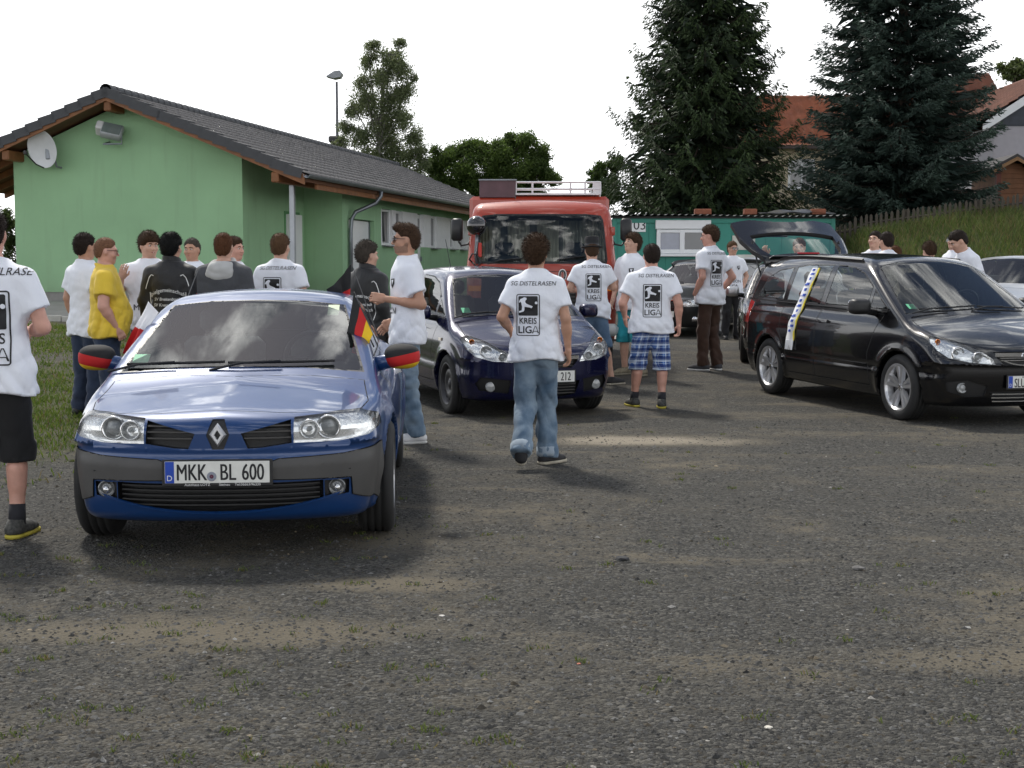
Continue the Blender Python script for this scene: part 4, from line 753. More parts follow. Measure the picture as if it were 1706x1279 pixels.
def car_field(c):
    W = pchip(*zip(*c['W'])); S = pchip(*zip(*c['S'])); T = pchip(*zip(*c['T'])); fx = pchip(*zip(*c['fx'])); rx = pchip(*zip(*c['rx']))
    roof = pchip(*zip(*c['roof'])); gy = pchip(*zip(*c['gy'])); gx = pchip(*zip(*c['gx'])); zb = pchip(*zip(*c.get('zb', [(-5, .2), (2, .2)])))
    x0, z0, x1, z1 = c['ws']; wn_ = abs(z1 - z0) / math.hypot(x1 - x0, z1 - z0); rx0, rz0, rx1, rz1 = c['rw']; rn_ = abs(rz1 - rz0) / math.hypot(rx1 - rx0, rz1 - rz0)
    ar = c['arch']; wb = c['wb']; ridge = c.get('ridge', 0.0); cr = c.get('crown', 0.05); gz_ = c['rz'] = c.get('rz', 0.31); fl = c.get('flare', 0.02)
    def f(X, Y, Z):
        ay = np.abs(Y); w = W(X)
        r1 = np.sqrt(X ** 2 + (Z - gz_) ** 2); r2 = np.sqrt((X + wb) ** 2 + (Z - gz_) ** 2)
        side = ay - w * S(Z) - fl * (np.exp(-((r1 - ar - .01) / .05) ** 2) + np.exp(-((r2 - ar - .01) / .05) ** 2)) * (Z > gz_ - .3)
        if 'crease' in c:
            for (zc, sl, amp, wd) in c['crease']:
                side = side + amp * np.exp(-((Z - zc - sl * X) / wd) ** 2)
        top = Z - (T(X) - cr * (ay / w) ** 2.2 - ridge * np.sqrt(ay * ay + 4e-4) + ridge * .02)
        front = (X - (fx(Z) - c['fc'] * ay ** c['fp'])) * .9
        rear = ((rx(Z) + c['rc'] * ay ** 2.5) - X) * .9
        b = smax(side, top, c.get('ks', .09)); b = smax(b, front, c.get('kf', .08)); b = smax(b, rear, .1); b = smax(b, zb(X) - Z, .05)
        g = ay - gy(Z) * gx(X)
        g = smax(g, Z - (roof(X) - c.get('rcrown', .04) * (ay / .6) ** 2), c.get('kr', .09))
        g = smax(g, (X - (x0 + (x1 - x0) * (Z - z0) / (z1 - z0)) + c.get('wsc', .22) * ay ** 2) * wn_, .05)
        g = smax(g, ((rx0 + (rx1 - rx0) * (Z - rz0) / (rz1 - rz0)) + .15 * ay ** 2 - X) * rn_, .06)
        g = np.maximum(g, .6 - Z)
        d = smin(b, g, c.get('kb', .035))
        d = np.maximum(d, -np.maximum(r1 - ar, c.get('archin', .52) - ay))
        d = np.maximum(d, -np.maximum(r2 - ar, c.get('archin', .52) - ay))
        return d
    return f

class Car:
    def __init__(s, c, root, paint):
        s.c, s.root, s.paint = c, root, paint; s.f = car_field(c); h = c.get('h', .02)
        L0 = min(p[1] for p in c['rx']) - .06; L1 = max(p[1] for p in c['fx']) + .06; wy = max(p[1] for p in c['W']) + .08; zt = max(p[1] for p in c['roof']) + .05
        ny = math.ceil(wy / h); V, F = surface_nets(s.f, (L0, -(ny + .5) * h, .10), (L1, (ny + .5) * h, zt), h, 3)
        F = F[[len(set(f)) == 4 for f in F.tolist()]]; s.V, s.F = V, F; s.alive = np.ones(len(F), bool); s.bm = bmesh.new(); s.vmap = {}
        s.cen = V[F].mean(1); nn = np.cross(V[F[:, 2]] - V[F[:, 0]], V[F[:, 3]] - V[F[:, 1]]); s.nor = nn / (np.linalg.norm(nn, axis=1)[:, None] + 1e-12)
        s.bvh = BVHTree.FromPolygons(V.tolist(), F.tolist())
    def wake(s, ids):
        """move grid faces into the editable mesh"""
        for i in ids:
            l = []
            for v in s.F[i].tolist():
                if v not in s.vmap or not s.vmap[v].is_valid: s.vmap[v] = s.bm.verts.new(s.V[v].tolist())
                l.append(s.vmap[v])
            f = s.bm.faces.new(l); f.normal_update(); s.alive[i] = False
    def sx(s, y, z, back=False):
        h = s.bvh.ray_cast(Vector((-6 if back else 3, y, z)), Vector((1 if back else -1, 0, 0)))[0]; return h.x if h else None
    def sy(s, x, z, sgn=1):
        h = s.bvh.ray_cast(Vector((x, 3 * sgn, z)), Vector((0, -sgn, 0)))[0]; return h.y if h else None
    def sz(s, x, y):
        h = s.bvh.ray_cast(Vector((x, y, 4)), Vector((0, 0, -1)))[0]; return h.z if h else None
    def cut(s, poly, axis, sel):
        bm = s.bm; ia, ib = {'x': (1, 2), 'y': (0, 2), 'z': (0, 1)}[axis]; k3 = {'x': 0, 'y': 1, 'z': 2}[axis]
        P = np.array(poly); lo = P.min(0) - .06; hi = P.max(0) + .06
        q = s.cen; ids = np.nonzero(s.alive & (q[:, ia] > lo[0]) & (q[:, ia] < hi[0]) & (q[:, ib] > lo[1]) & (q[:, ib] < hi[1]))[0]
        s.wake([i for i in ids if sel(Vector(s.cen[i]), Vector(s.nor[i]))])
        for f in bm.faces:
            c = f.calc_center_median()
            f.material_index = 9 if (lo[0] < c[ia] < hi[0] and lo[1] < c[ib] < hi[1] and sel(c, f.normal)) else 0
        for i in range(len(poly)):
            a, b = P[i], P[(i + 1) % len(poly)]; d = b - a; co = [0, 0, 0]; no = [0, 0, 0]; co[ia], co[ib] = a; no[ia], no[ib] = d[1], -d[0]
            m0 = np.minimum(a, b) - .05; m1 = np.maximum(a, b) + .05
            fs = [f for f in bm.faces if f.material_index == 9]
            fs = [f for f in fs if (lambda c: m0[0] < c[ia] < m1[0] and m0[1] < c[ib] < m1[1])(f.calc_center_median())]
            es = {e for f in fs for e in f.edges}; vs = {v for f in fs for v in f.verts}
            bmesh.ops.bisect_plane(bm, geom=list(vs) + list(es) + fs, dist=1e-5, plane_co=co, plane_no=no)
        ins = []
        for f in bm.faces:
            if f.material_index == 9:
                f.material_index = 0; c = f.calc_center_median()
                if inpoly((c[ia], c[ib]), poly): ins.append(f)
        return ins
    def take(s, faces):
        """copy faces out as (V, F) and delete them from the body"""
        ids = {}; V = []; F = []
        for f in faces:
            l = []
            for v in f.verts:
                if v.index not in ids or True:
                    k = v
                    if k not in ids: ids[k] = len(V); V.append(tuple(v.co))
                    l.append(ids[k])
            F.append(tuple(l))
        bmesh.ops.delete(s.bm, geom=faces, context='FACES'); return np.array(V).reshape(-1, 3), F
    def add(s, name, V, F, m, parent=None, normals=True, mi=None):
        o = mk(name, V, F, m, parent or s.root, True, mi)
        if normals and len(V):
            g = grad(s.f, np.array(V, float)); g /= np.linalg.norm(g, axis=1)[:, None] + 1e-9; o.data.normals_split_custom_set_from_vertices(g.tolist())
        return o
    def panel(s, name, poly, axis, sel, m=None, gap=.006, parent=None, gapmat=None, push=0.0):
        fs = s.cut(poly, axis, sel)
        if not fs: print('EMPTY PANEL', name); return None
        V, F = s.take(fs); b2 = bmesh.new(); vs = [b2.verts.new(v) for v in V.tolist()]
        for f in F: b2.faces.new([vs[i] for i in f])
        b2.normal_update()
        if gap > 0:
            r = bmesh.ops.inset_region(b2, faces=b2.faces[:], thickness=gap, depth=0.0, use_even_offset=False, use_boundary=True)
            for f in r['faces']: f.material_index = 1
        b2.verts.index_update(); V = np.array([v.co[:] for v in b2.verts]); F = [tuple(v.index for v in f.verts) for f in b2.faces]; mi = [f.material_index for f in b2.faces]; b2.free()
        if push:
            g = grad(s.f, V); g /= np.linalg.norm(g, axis=1)[:, None] + 1e-9; V = V + g * push
        return s.add(name, V, F, [m or s.paint, gapmat or M_gap], parent, True, mi)
    def recess(s, name, poly, axis, sel, m, depth, off=None, wallmat=None, parent=None, flat=False):
        """sink a patch of the body: floor + walls; returns object and the original patch"""
        fs = s.cut(poly, axis, sel)
        if not fs: print('EMPTY RECESS', name); return None, None, None
        V, F = s.take(fs); n = len(V); d = np.array(off if off is not None else {'x': (-depth, 0, 0), 'y': (0, -depth * np.sign(V[:, 1].mean()), 0)}[axis])
        ed = {}
        for f in F:
            for i in range(len(f)):
                a, b = f[i], f[(i + 1) % len(f)]
                k = (min(a, b), max(a, b)); ed[k] = None if k in ed else (a, b)
        V2 = V + d
        if flat: V2[:, 0] = V2[:, 0].min() * .5 + V2[:, 0] * .5
        W_ = [(b, a, a + n, b + n) for v in ed.values() if v for a, b in [v]]
        o = mk(name, np.concatenate([V, V2]), [tuple(i + n for i in f) for f in F] + W_, [m, wallmat or m], parent or s.root, False, [0] * len(F) + [1] * len(W_))
        return o, V, F
    def lamp(s, name, poly, sel, units, depth=.06, m=None, cover=G_lens, amber=None):
        o, V, F = s.recess(name, poly, 'x', sel, m or M_refl, depth, off=(-depth, 0, 0), wallmat=M_refl)
        if o is None: return
        for p in o.data.polygons: p.use_smooth = False
        s.add('lens', V, F, cover, o)
        for (y, z, r, kind) in units:
            x = s.sx(y, z); 
            if x is None: continue
            mb = MB()
            V1, F1 = lathe_vf([(r * 1.12, 0), (r * 1.12, .012), (r * .98, .014), (r * .9, .004), (r * .55, -.03), (.001, -.035)], 24, 'x')
            mb.add(V1 + np.array((x - .03, y, z)), F1, 0)
            if kind == 'proj':
                V1, F1 = lathe_vf([(r * .72, -.01), (r * .70, .004), (r * .5, .016), (r * .25, .022), (.001, .024)], 20, 'x'); mb.add(V1 + np.array((x - .035, y, z)), F1, 1)
            elif kind == 'bowl':
                V1, F1 = lathe_vf([(r * .3, -.03), (r * .3, .0), (.001, .004)], 12, 'x'); mb.add(V1 + np.array((x - .035, y, z)), F1, 1)
            mb.build('lamp_unit' if kind != 'amber' else 'indicator', [M_refl if kind != 'amber' else M_amber, M_lensdk], o, True)
        return o
    def slats(s, parent, zs, y0, y1, xoff, th=.012, dep=.02, m=None, name='slat', curve=None):
        for z in zs:
            ys = np.linspace(y0(z) if callable(y0) else y0, y1(z) if callable(y1) else y1, 13); P = []
            for y in ys:
                zz = z + (curve(y) if curve else 0); x = s.sx0(y, zz)
                if x is not None: P.append((x + xoff, y, zz))
            if len(P) < 2: continue
            P = np.array(P); V = []; 
            for dx, dz in ((0, -th / 2), (0, th / 2), (-dep, th / 2), (-dep, -th / 2)): V.append(P + np.array((dx, 0, dz)))
            V = np.stack(V, 1).reshape(-1, 3); k = len(P)
            F = [(i * 4 + j, i * 4 + (j + 1) % 4, (i + 1) * 4 + (j + 1) % 4, (i + 1) * 4 + j) for i in range(k - 1) for j in range(4)] + [(0, 1, 2, 3), tuple((k - 1) * 4 + j for j in (3, 2, 1, 0))]
            mk(name, V, F, m or M_blk, parent)
    def sx0(s, y, z): return s.sx(y, z)
    def strip(s, name, pts, axis, w, m, off=.002, parent=None, sgn=1, up=(0, 0, 1), thick=0.006):
        """flat raised strip laid on the body through 2D points"""
        P = []
        for a, b in pts:
            if axis == 'x': v = s.sx(a, b); p = (v, a, b) if v is not None else None
            elif axis == 'xb': v = s.sx(a, b, True); p = (v, a, b) if v is not None else None
            elif axis == 'y': v = s.sy(a, b, sgn); p = (a, v, b) if v is not None else None
            else: v = s.sz(a, b); p = (a, b, v) if v is not None else None
            if p: P.append(p)
        P = np.array(P); g = grad(s.f, P); g /= np.linalg.norm(g, axis=1)[:, None] + 1e-9; t = np.gradient(P, axis=0); t /= np.linalg.norm(t, axis=1)[:, None] + 1e-9
        b = np.cross(g, t); b /= np.linalg.norm(b, axis=1)[:, None] + 1e-9
        ww = np.array(w)[:, None] if not np.isscalar(w) else w
        Q = np.stack([P + b * ww / 2 - g * .004, P + b * ww / 2 + g * (off + thick), P - b * ww / 2 + g * (off + thick), P - b * ww / 2 - g * .004], 1).reshape(-1, 3); k = len(P)
        F = [(i * 4 + j, i * 4 + (j + 1) % 4, (i + 1) * 4 + (j + 1) % 4, (i + 1) * 4 + j) for i in range(k - 1) for j in range(4)] + [(3, 2, 1, 0), tuple((k - 1) * 4 + j for j in (0, 1, 2, 3))]
        return mk(name, Q, F, m, parent or s.root)
    def finish(s, name='body', drop=None):
        inv = {v: k for k, v in s.vmap.items() if v.is_valid}; n0 = len(s.V); ex = []; idx = {}
        for v in s.bm.verts:
            if v in inv: idx[v] = inv[v]
            else: idx[v] = n0 + len(ex); ex.append(v.co[:])
        V = np.concatenate([s.V, np.array(ex).reshape(-1, 3)]); F = [tuple(f) for f in s.F[s.alive].tolist()] + [tuple(idx[v] for v in f.verts) for f in s.bm.faces]
        used = np.zeros(len(V), bool)
        for f in F: used[list(f)] = True
        re = np.cumsum(used) - 1; F = [tuple(int(re[i]) for i in f) for f in F]; V = V[used]
        s.bm.free(); return s.add(name, V, F, s.paint)

def wheel(root, x, y, sgn, r=.31, w=.20, rim='alloy', steer=0.0, rr=None, hub_z=None):
    """wheel with its outer face towards sgn*y"""
    rr = rr or r * .70; hw = w / 2
    hub = MB(); V, F = lathe_vf([(.001, -.02), (rr * .9, -.02), (rr * .9, .01), (rr * .35, .012), (rr * .3, .045), (.001, .05)], 28)
    hub.add(V, F); h = hub.build('wheel', M_steel, root, False, loc=(x, y, hub_z if hub_z is not None else r)); h.rotation_euler = (0, 0, (0 if sgn > 0 else math.pi) + steer)
    sh = r - rr; prof = [(rr - .012, -hw * .8), (rr + .004, -hw * .92), (rr + sh * .45, -hw), (r - .028, -hw * .95), (r - .008, -hw * .80)]
    n = 4
    for i in range(n):
        a = -hw * .78 + i * (2 * hw * .78) / n; b = a + 2 * hw * .78 / n - .012
        prof += [(r, a + .006), (r, b), (r - .009, b + .003), (r - .009, b + .010)]
    prof = prof[:-2] + [(r - .008, hw * .80), (r - .028, hw * .95), (rr + sh * .45, hw), (rr + .004, hw * .92), (rr - .012, hw * .8)]
    V, F = lathe_vf(prof, 56); ty = mk('tyre', V, F, M_tyre, h, True)
    mb = MB(); V, F = lathe_vf([(rr + .006, -hw * .8), (rr - .010, -hw * .6), (rr - .025, 0), (rr - .012, hw * .7), (rr + .006, hw * .88), (rr + .008, hw * .93), (rr - .006, hw * .93), (rr - .02, hw * .72), (rr - .035, hw * .2)], 44)
    mb.add(V, F, 0)
    if rim in ('alloy', 'alloy10'):
        mb.cyl((0, hw * .1, 0), (0, hw * .62, 0), rr * .20, rr * .17, 20)
        for k in range(5):
            for dlt in (-.17, .17):
                a = 2 * math.pi * k / 5 + .31; u0 = np.array((math.cos(a + dlt * .9), 0, math.sin(a + dlt * .9))); u1 = np.array((math.cos(a + dlt * 1.15), 0, math.sin(a + dlt * 1.15)))
                t = np.array((-math.sin(a), 0, math.cos(a))); P0 = u0 * rr * .12; P1 = u1 * (rr - .012); y0, y1 = hw * .60, hw * .80; w0, w1 = rr * .075, rr * .105
                V = [];
                for P, yy, ww in ((P0, y0, w0), (P1, y1, w1)):
                    for st, dy in ((-1.25, -.035), (1.25, -.035), (.75, 0), (-.75, 0)): V.append(P + t * ww * st + np.array((0, yy + dy, 0)))
                F = [(0, 1, 5, 4), (1, 2, 6, 5), (2, 3, 7, 6), (3, 0, 4, 7), (4, 5, 6, 7), (3, 2, 1, 0)]; mb.add(V, F, 0)
            a = 2 * math.pi * k / 5 + .31 + math.pi / 5; mb.cyl((rr * .12 * math.cos(a), hw * .55, rr * .12 * math.sin(a)), (rr * .12 * math.cos(a), hw * .66, rr * .12 * math.sin(a)), .009, n=8, m=1)
        V, F = lathe_vf([(rr * .11, hw * .6), (rr * .10, hw * .68), (.001, hw * .70)], 16); mb.add(V, F, 1)
        mb.build('rim', [M_alloy, M_chrome], h, False)
    else:
        prof = [(rr - .02, hw * .55), (rr * .86, hw * .35), (rr * .7, hw * .62), (rr * .45, hw * .66), (rr * .36, hw * .5), (rr * .22, hw * .5), (rr * .18, hw * .62), (.001, hw * .64)]
        V, F = lathe_vf(prof, 40); mb.add(V, F, 0)
        for k in range(12):
            a = 2 * math.pi * k / 12; c_ = (rr * .74 * math.cos(a), hw * .57, rr * .74 * math.sin(a)); mb.cyl(c_, (c_[0], hw * .625, c_[2]), rr * .055, n=8, m=1)
        mb.build('rim', [M_steel, M_gap], h, True)
    return h
def plate(root, x, z, txts, pw=.52, tilt=0.0, sub=None, eu=True, y=0.0):
    """number plate facing +x; txts: (string, centre offset to the viewer's right, size)"""
    o = MB().box((0, 0, 0), (.012, pw + .03, .135), 0, b=.004).build('plate_holder', M_blk, root, loc=(x, y, z)); o.rotation_euler = (0, -tilt, 0)
    MB().box((.0075, 0, .004), (.004, pw, .11), 0, b=.001).build('number_plate', mat('plate_white', (.72, .72, .68), .35, var=.06, vscale=30), o)
    if eu:
        MB().box((.0105, -pw / 2 + .024, .004), (.0015, .044, .108)).build('country_band', M_eu, o)
        V, F = text_vf('D', .04); mk('lettering', np.c_[np.full(len(V), .0118), V[:, 0] - pw / 2 + .024, V[:, 1] - .025], F, M_wht, o)
    for t, off, sz, wd in txts:
        V, F = text_vf(t, sz, wide=wd); V3 = np.c_[np.full(len(V), .0105), V[:, 0] + off - .0015, V[:, 1] + .004]; V4 = V3 + np.array((.0004, .003, 0)); n = len(V)
        mk('lettering', np.concatenate([V3, V4]), F + [tuple(i + n for i in f) for f in F], M_ink, o)
    if sub:
        for t, off in sub:
            V, F = text_vf(t, .019); mk('lettering', np.c_[np.full(len(V), .0068), V[:, 0] + off, V[:, 1] - .059], F, M_wht, o)
    return o
def seat(root, x, y, z=.30, m=None, w=.48, back=.62, name='seat'):
    m = m or M_seat; mb = MB(); mb.box((0, 0, .12), (.50, w, .16), b=.05)
    T = Matrix.Translation((-.26, 0, .18 + back / 2 - .04)) @ Matrix.Rotation(R(-14), 4, 'Y'); V, F = box_vf((.13, w * .96, back), .05); mb.add(V, F, 0, T)
    T = Matrix.Translation((-.26 - .13, 0, .18 + back + .06)) @ Matrix.Rotation(R(-10), 4, 'Y'); V, F = box_vf((.09, w * .56, .17), .04); mb.add(V, F, 0, T)
    for s in (-.07, .07): mb.cyl((-.36, s, .1 + back), (-.385, s, .2 + back), .007, n=6)
    return mb.build(name, m, root, True, loc=(x, y, z))
def interior(car, root, dash, seats, wheel_pos, belt=.9, m=None, dashm=None):
    x0, x1, zt, hw = dash
    mb = MB(); prof = [(x0, zt - .02), (x0 - .25, zt), (x1 + .08, zt - .03), (x1, zt - .12), (x1 + .06, zt - .35), (x0, zt - .35)]
    V, F = prism_vf([(p[0], p[1]) for p in prof], -hw, hw, 'y'); mb.add(V, F); mb.build('dashboard', dashm or M_seat, root)
    wx, wy, wz = wheel_pos; P = [(0, .185 * math.cos(t), .185 * math.sin(t)) for t in np.linspace(0, 2 * math.pi, 33)]
    mb = MB(); mb.tube(P, .016, 8)
    for a in (0, math.pi, -math.pi / 2): mb.cyl((0, 0, 0), (0, .18 * math.cos(a), .18 * math.sin(a)), .018, n=6)
    mb.cyl((-.02, 0, 0), (.16, 0, 0), .05, .04, 10)
    o = mb.build('steering_wheel', M_blk, root, True, loc=(wx, wy, wz)); o.rotation_euler = (0, R(24), 0)
    for sx_, sy_, sz_, bk in seats: seat(root, sx_, sy_, sz_, m, back=bk)
def mirror(root, x, y, z, sgn, m, capm=None, w=.20, h=.15, name='door_mirror', arm=.10):
    """door mirror: shaped housing facing forward, short arm to the door"""
    def f(X, Y, Z):
        d = ((X / .085) ** 2 + (Y / (w / 2)) ** 4 + (Z / (h / 2)) ** 4) ** .5 - 1; return np.maximum(d * .04, -.055 - X)
    V, F = surface_nets(f, (-.1, -w * .6, -h * .6), (.12, w * .6, h * .6), .012, 2)
    V = V + np.array((0, 0, 0)); o = mk(name, V, F, capm or m, root, True, loc=(x, y + sgn * (arm + w / 2 - .02), z))
    mb = MB(); V2, F2 = tube_vf([(.01, -sgn * (arm + w / 2), -h * .42), (.0, -sgn * w * .32, -h * .30), (0, -sgn * w * .1, -h * .2)], [.035, .03, .03], 8); mb.add(V2, F2); mb.build('mirror_arm', M_blk, o, True)
    V3, F3 = prism_vf(rrect(w * .86, h * .82, .03), -.004, .004, 'x'); mk('mirror_glass', V3 + np.array((-.058, 0, 0)), F3, M_chrome, o)
    return o
def wiper(car, name, a, b, parent):
    """blade laid on the windscreen between two (y,z) points"""
    P = []
    for t in np.linspace(0, 1, 9):
        y = a[0] + (b[0] - a[0]) * t; z = a[1] + (b[1] - a[1]) * t; x = car.sx(y, z)
        if x: P.append((x + .02, y, z + .012))
    V, F = tube_vf(P, .009, 6); o = mk(name, V, F, M_blk, parent); A = np.array(P); mid = A[len(A) // 2]
    V, F = tube_vf([A[0] + np.array((.05, -.1 * np.sign(b[0] - a[0]), -.04)), A[1] + np.array((.035, 0, .0)), mid + np.array((.02, 0, .008))], .008, 6); mk('wiper_arm', V, F, M_blk, o); return o
FRONT = lambda c, n: n.x > .12 and c.x > -.4
def LAMP(sgn): return lambda c, n: c.y * sgn > 0 and c.x > .355 and n.x > -.1
def SIDE(sgn): return lambda c, n: n.y * sgn > .25 and c.y * sgn > .2
def mir(p): return [(-a, b) for a, b in p][::-1]
def place(px_, py_, depth, fwd): pass
def car_root(name, label, X, Y, fwd_deg, wb, group=None):
    """fwd_deg: heading, 0 = towards the camera (-Y), positive turns the nose to the picture's right"""
    a = R(fwd_deg); f = Vector((math.sin(a), -math.cos(a))); z0 = gzf(X, Y); z1 = gzf(X - f.x * wb, Y - f.y * wb)
    o = thing(name, label, 'car', (X, Y, z0), math.atan2(f.y, f.x), group); o.rotation_euler = (0, math.atan2(z1 - z0, wb), math.atan2(f.y, f.x)); return o
# ------------------------------------------------------------------ flags on sticks
M_fblack = mat('flag_black', (.012, .012, .013), .8); M_fred = mat('flag_red', (.50, .012, .012), .75); M_fgold = mat('flag_gold', (.80, .50, .012), .75); M_fwhite = mat('flag_white', (.80, .80, .82), .8)
def car_flag(name, label, base, top, corners, mats_, parent=None, wav=.02, n=14, ph=0.0):
    """corners: hoist-bottom, hoist-top, fly-top, fly-bottom; stripes run from hoist to fly"""
    r = thing(name, label, 'flag', base, 0, 'car flags clipped to the convertible')
    b = Vector(base); V, F = tube_vf([(0, 0, 0), tuple(Vector(top) - b)], [.005, .003], 6); mk('stick', V, F, mat('flag_stick', (.10, .10, .10), .4), r)
    A, B, C_, D = [np.array(Vector(c) - b) for c in corners]; nn = np.cross(B - A, D - A); nn /= np.linalg.norm(nn); k = len(mats_)
    def fn(u, v):
        P = (A + (B - A) * v[..., None]) * (1 - u[..., None]) + (D + (C_ - D) * v[..., None]) * u[..., None]
        w = wav * u * (np.sin(7 * u + 3 * v + ph) + .6 * np.sin(13 * u - 5 * v + 2 * ph)); P = P + nn * w[..., None]; P[..., 2] -= .10 * wav * 10 * u * (1 - u) * .3
        return P[..., 0], P[..., 1], P[..., 2]
    V, F = grid_vf(fn, n, 3 * n); V2, F2 = V + nn * .0015, F[:, ::-1]; nv = 3 * n
    mi = [min(k - 1, int((i % nv) / nv * k)) for i in range(len(F))]
    mk('cloth', np.concatenate([V, V2]), np.concatenate([F, F2 + len(V)]), mats_, r, True, mi + mi); return r

def renault():
    c = dict(wb=2.52, h=.022, arch=.355, rz=.315, fc=.56, fp=2.7, rc=.25, crown=.035, ridge=.045, flare=.018, ks=.10, kf=.07, archin=.56,
        W=[(1, .72), (.75, .75), (.45, .785), (0, .848), (-1.2, .885), (-2.5, .878), (-3.2, .81), (-3.6, .72)],
        S=[(.1, .88), (.2, .94), (.32, .975), (.5, 1.0), (.66, 1.0), (.82, .965), (.93, .91), (1.1, .8)],
        T=[(1.0, .67), (.86, .735), (.72, .775), (.5, .812), (.2, .855), (-.05, .89), (-.3, .915), (-1, .945), (-2.5, .985), (-3.2, .99), (-3.5, .95)],
        fx=[(.1, .70), (.18, .79), (.25, .845), (.34, .87), (.50, .878), (.56, .862), (.66, .862), (.73, .85), (.80, .80), (.95, .5)],
        rx=[(.1, -3.25), (.25, -3.4), (.45, -3.47), (.9, -3.47), (1.05, -3.4)], zb=[(-4, .20), (.5, .19), (.9, .215), (1, .23)],
        ws=(-.03, .905, -1.10, 1.325), wsc=.20, rw=(-2.85, .95, -2.05, 1.36), rcrown=.05, kr=.10,
        roof=[(0, 1.20), (-.9, 1.318), (-1.3, 1.350), (-1.8, 1.355), (-2.3, 1.29), (-2.9, 1.1)],
        gy=[(.8, .79), (.92, .755), (1.1, .685), (1.25, .62), (1.36, .565)], gx=[(0, 1), (-1, 1), (-2.9, .93)])
    root = car_root('convertible_car', 'metallic blue convertible with flag-coloured mirror covers and number plate MKK BL 600', -1.535, 7.76, 3.6, 2.52)
    blue = paint_mat('blue_paint', (0.005, 0.040, 0.150), .18, .34); C = Car(c, root, blue); SX = {}
    # openings, cut in the order glass, lamps, grilles, panels
    ws = C.panel('windscreen', [(-.695, .90), (-.35, .928), (0, .934), (.35, .928), (.695, .90), (.54, 1.262), (.3, 1.288), (0, 1.295), (-.3, 1.288), (-.54, 1.262)], 'x', lambda q, n: n.x > .12 and q.z > .87 and q.x < .1, G_wind, .014, gapmat=M_blk)
    for s in (1, -1):
        C.panel('side_window', [(-.42, .965), (-1.02, 1.205), (-1.20, 1.25), (-1.72, 1.275), (-1.72, .985)], 'y', SIDE(s), G_wind, .012, gapmat=M_blk)
        C.panel('quarter_window', [(-1.76, .985), (-1.76, 1.272), (-2.0, 1.25), (-2.35, 1.06), (-2.30, .99)], 'y', SIDE(s), G_dark, .012, gapmat=M_blk)
    C.panel('rear_window', [(-.58, 1.03), (.58, 1.03), (.50, 1.27), (-.50, 1.27)], 'x', lambda q, n: n.x < -.1 and q.z > .95, G_wind, .015, gapmat=M_blk)
    hl = [(.375, .612), (.375, .738), (.60, .752), (.705, .752), (.80, .715), (.825, .672), (.745, .628), (.60, .610)]
    gr = [(.115, .665), (.145, .672), (.36, .728), (.366, .612), (.22, .592), (.148, .588)]
    lampm = mat('lamp_housing', (.45, .46, .46), .25, .6, .2, 40)
    for s in (1, -1):
        P = hl if s > 0 else mir(hl)
        C.lamp('headlight', P, LAMP(s), [(s * .545, .682, .056, 'proj'), (s * .452, .675, .046, 'bowl')], .05, M_refl)
        P = gr if s > 0 else mir(gr)
        g, _, _ = C.recess('side_grille', P, 'x', LAMP(s), M_blk, .05)
        C.slats(g, [.640, .672, .70], s * .13, s * .36, -.008, .008, .03, M_trim)
    hexp = [(-.058, .658), (-.03, .735), (.03, .735), (.058, .658), (.028, .585), (-.028, .585)]
    C.recess('badge_recess', hexp, 'x', FRONT, M_blk, .008)
    # bumper: grey mouldings wrapping the corners, wide lower intake, fog lamps
    mould = [(.262, .428), (.262, .522), (.30, .535), (.62, .545), (.78, .565), (.93, .58), (.93, .25), (.80, .235), (.76, .285), (.66, .325), (.655, .415), (.54, .420)]
    intake = [(.52, .415), (.52, .318), (.40, .292), (.2, .272), (0, .265), (-.2, .272), (-.40, .292), (-.52, .318), (-.52, .415)]
    fogr = [(.525, .412), (.525, .325), (.645, .335), (.648, .408)]
    it, _, _ = C.recess('lower_intake', intake, 'x', FRONT, M_blk, .07)
    C.slats(it, [.300, .325, .350, .375, .398], -.50, .50, -.02, .007, .04, M_blk)
    for s in (1, -1):
        f, _, _ = C.recess('fog_lamp_recess', fogr if s > 0 else mir(fogr), 'x', LAMP(s), M_blk, .03)
        x = C.sx(s * .585, .372); V, F = lathe_vf([(.044, -.02), (.044, .008), (.036, .01), (.034, 0), (.02, .01), (.001, .014)], 22, 'x'); fo = mk('fog_lamp', V + np.array((x - .012, s * .585, .372)), F, mat('fog_glass', (.10, .105, .11), .08, coat=1), f, True)
        V, F = lathe_vf([(.020, -.005), (.016, .012), (.001, .016)], 14, 'x'); mk('reflector', V + np.array((x - .008, s * .585, .368)), F, M_refl, fo, True)
        C.panel('bumper_moulding', mould if s > 0 else mir(mould), 'x', lambda q, n, s=s: q.y * s > .1 and q.x > .35 and n.x > -.2, mat('bumper_grey', (.058, .056, .054), .5, bump=.0003, bscale=250), .005, push=.006)
    C.strip('intake_lip', [(y, .262 + .058 * (abs(y) / .52) ** 2.2) for y in np.linspace(-.62, .62, 31)], 'x', .010, blue)
    C.panel('bonnet', [(-.02, -.70), (.30, -.735), (.52, -.70), (.66, -.52), (.73, -.3), (.745, 0), (.73, .3), (.66, .52), (.52, .70), (.30, .735), (-.02, .70), (-.02, .35), (.03, 0), (-.02, -.35)], 'z', lambda q, n: n.z > .35 and q.z > .66, None, .006)
    for s in (1, -1): C.panel('door', [(-.50, .30), (-.46, .70), (-.40, .93), (-1.74, .955), (-1.80, .60), (-1.76, .30)], 'y', SIDE(s), None, .006)
    C.finish()
    # badge: hollow rhombus
    x = C.sx(0, .66) + .006; o_, i_ = [(0, .060), (.0435, 0), (0, -.060), (-.0435, 0)], [(0, .026), (.017, 0), (0, -.026), (-.017, 0)]
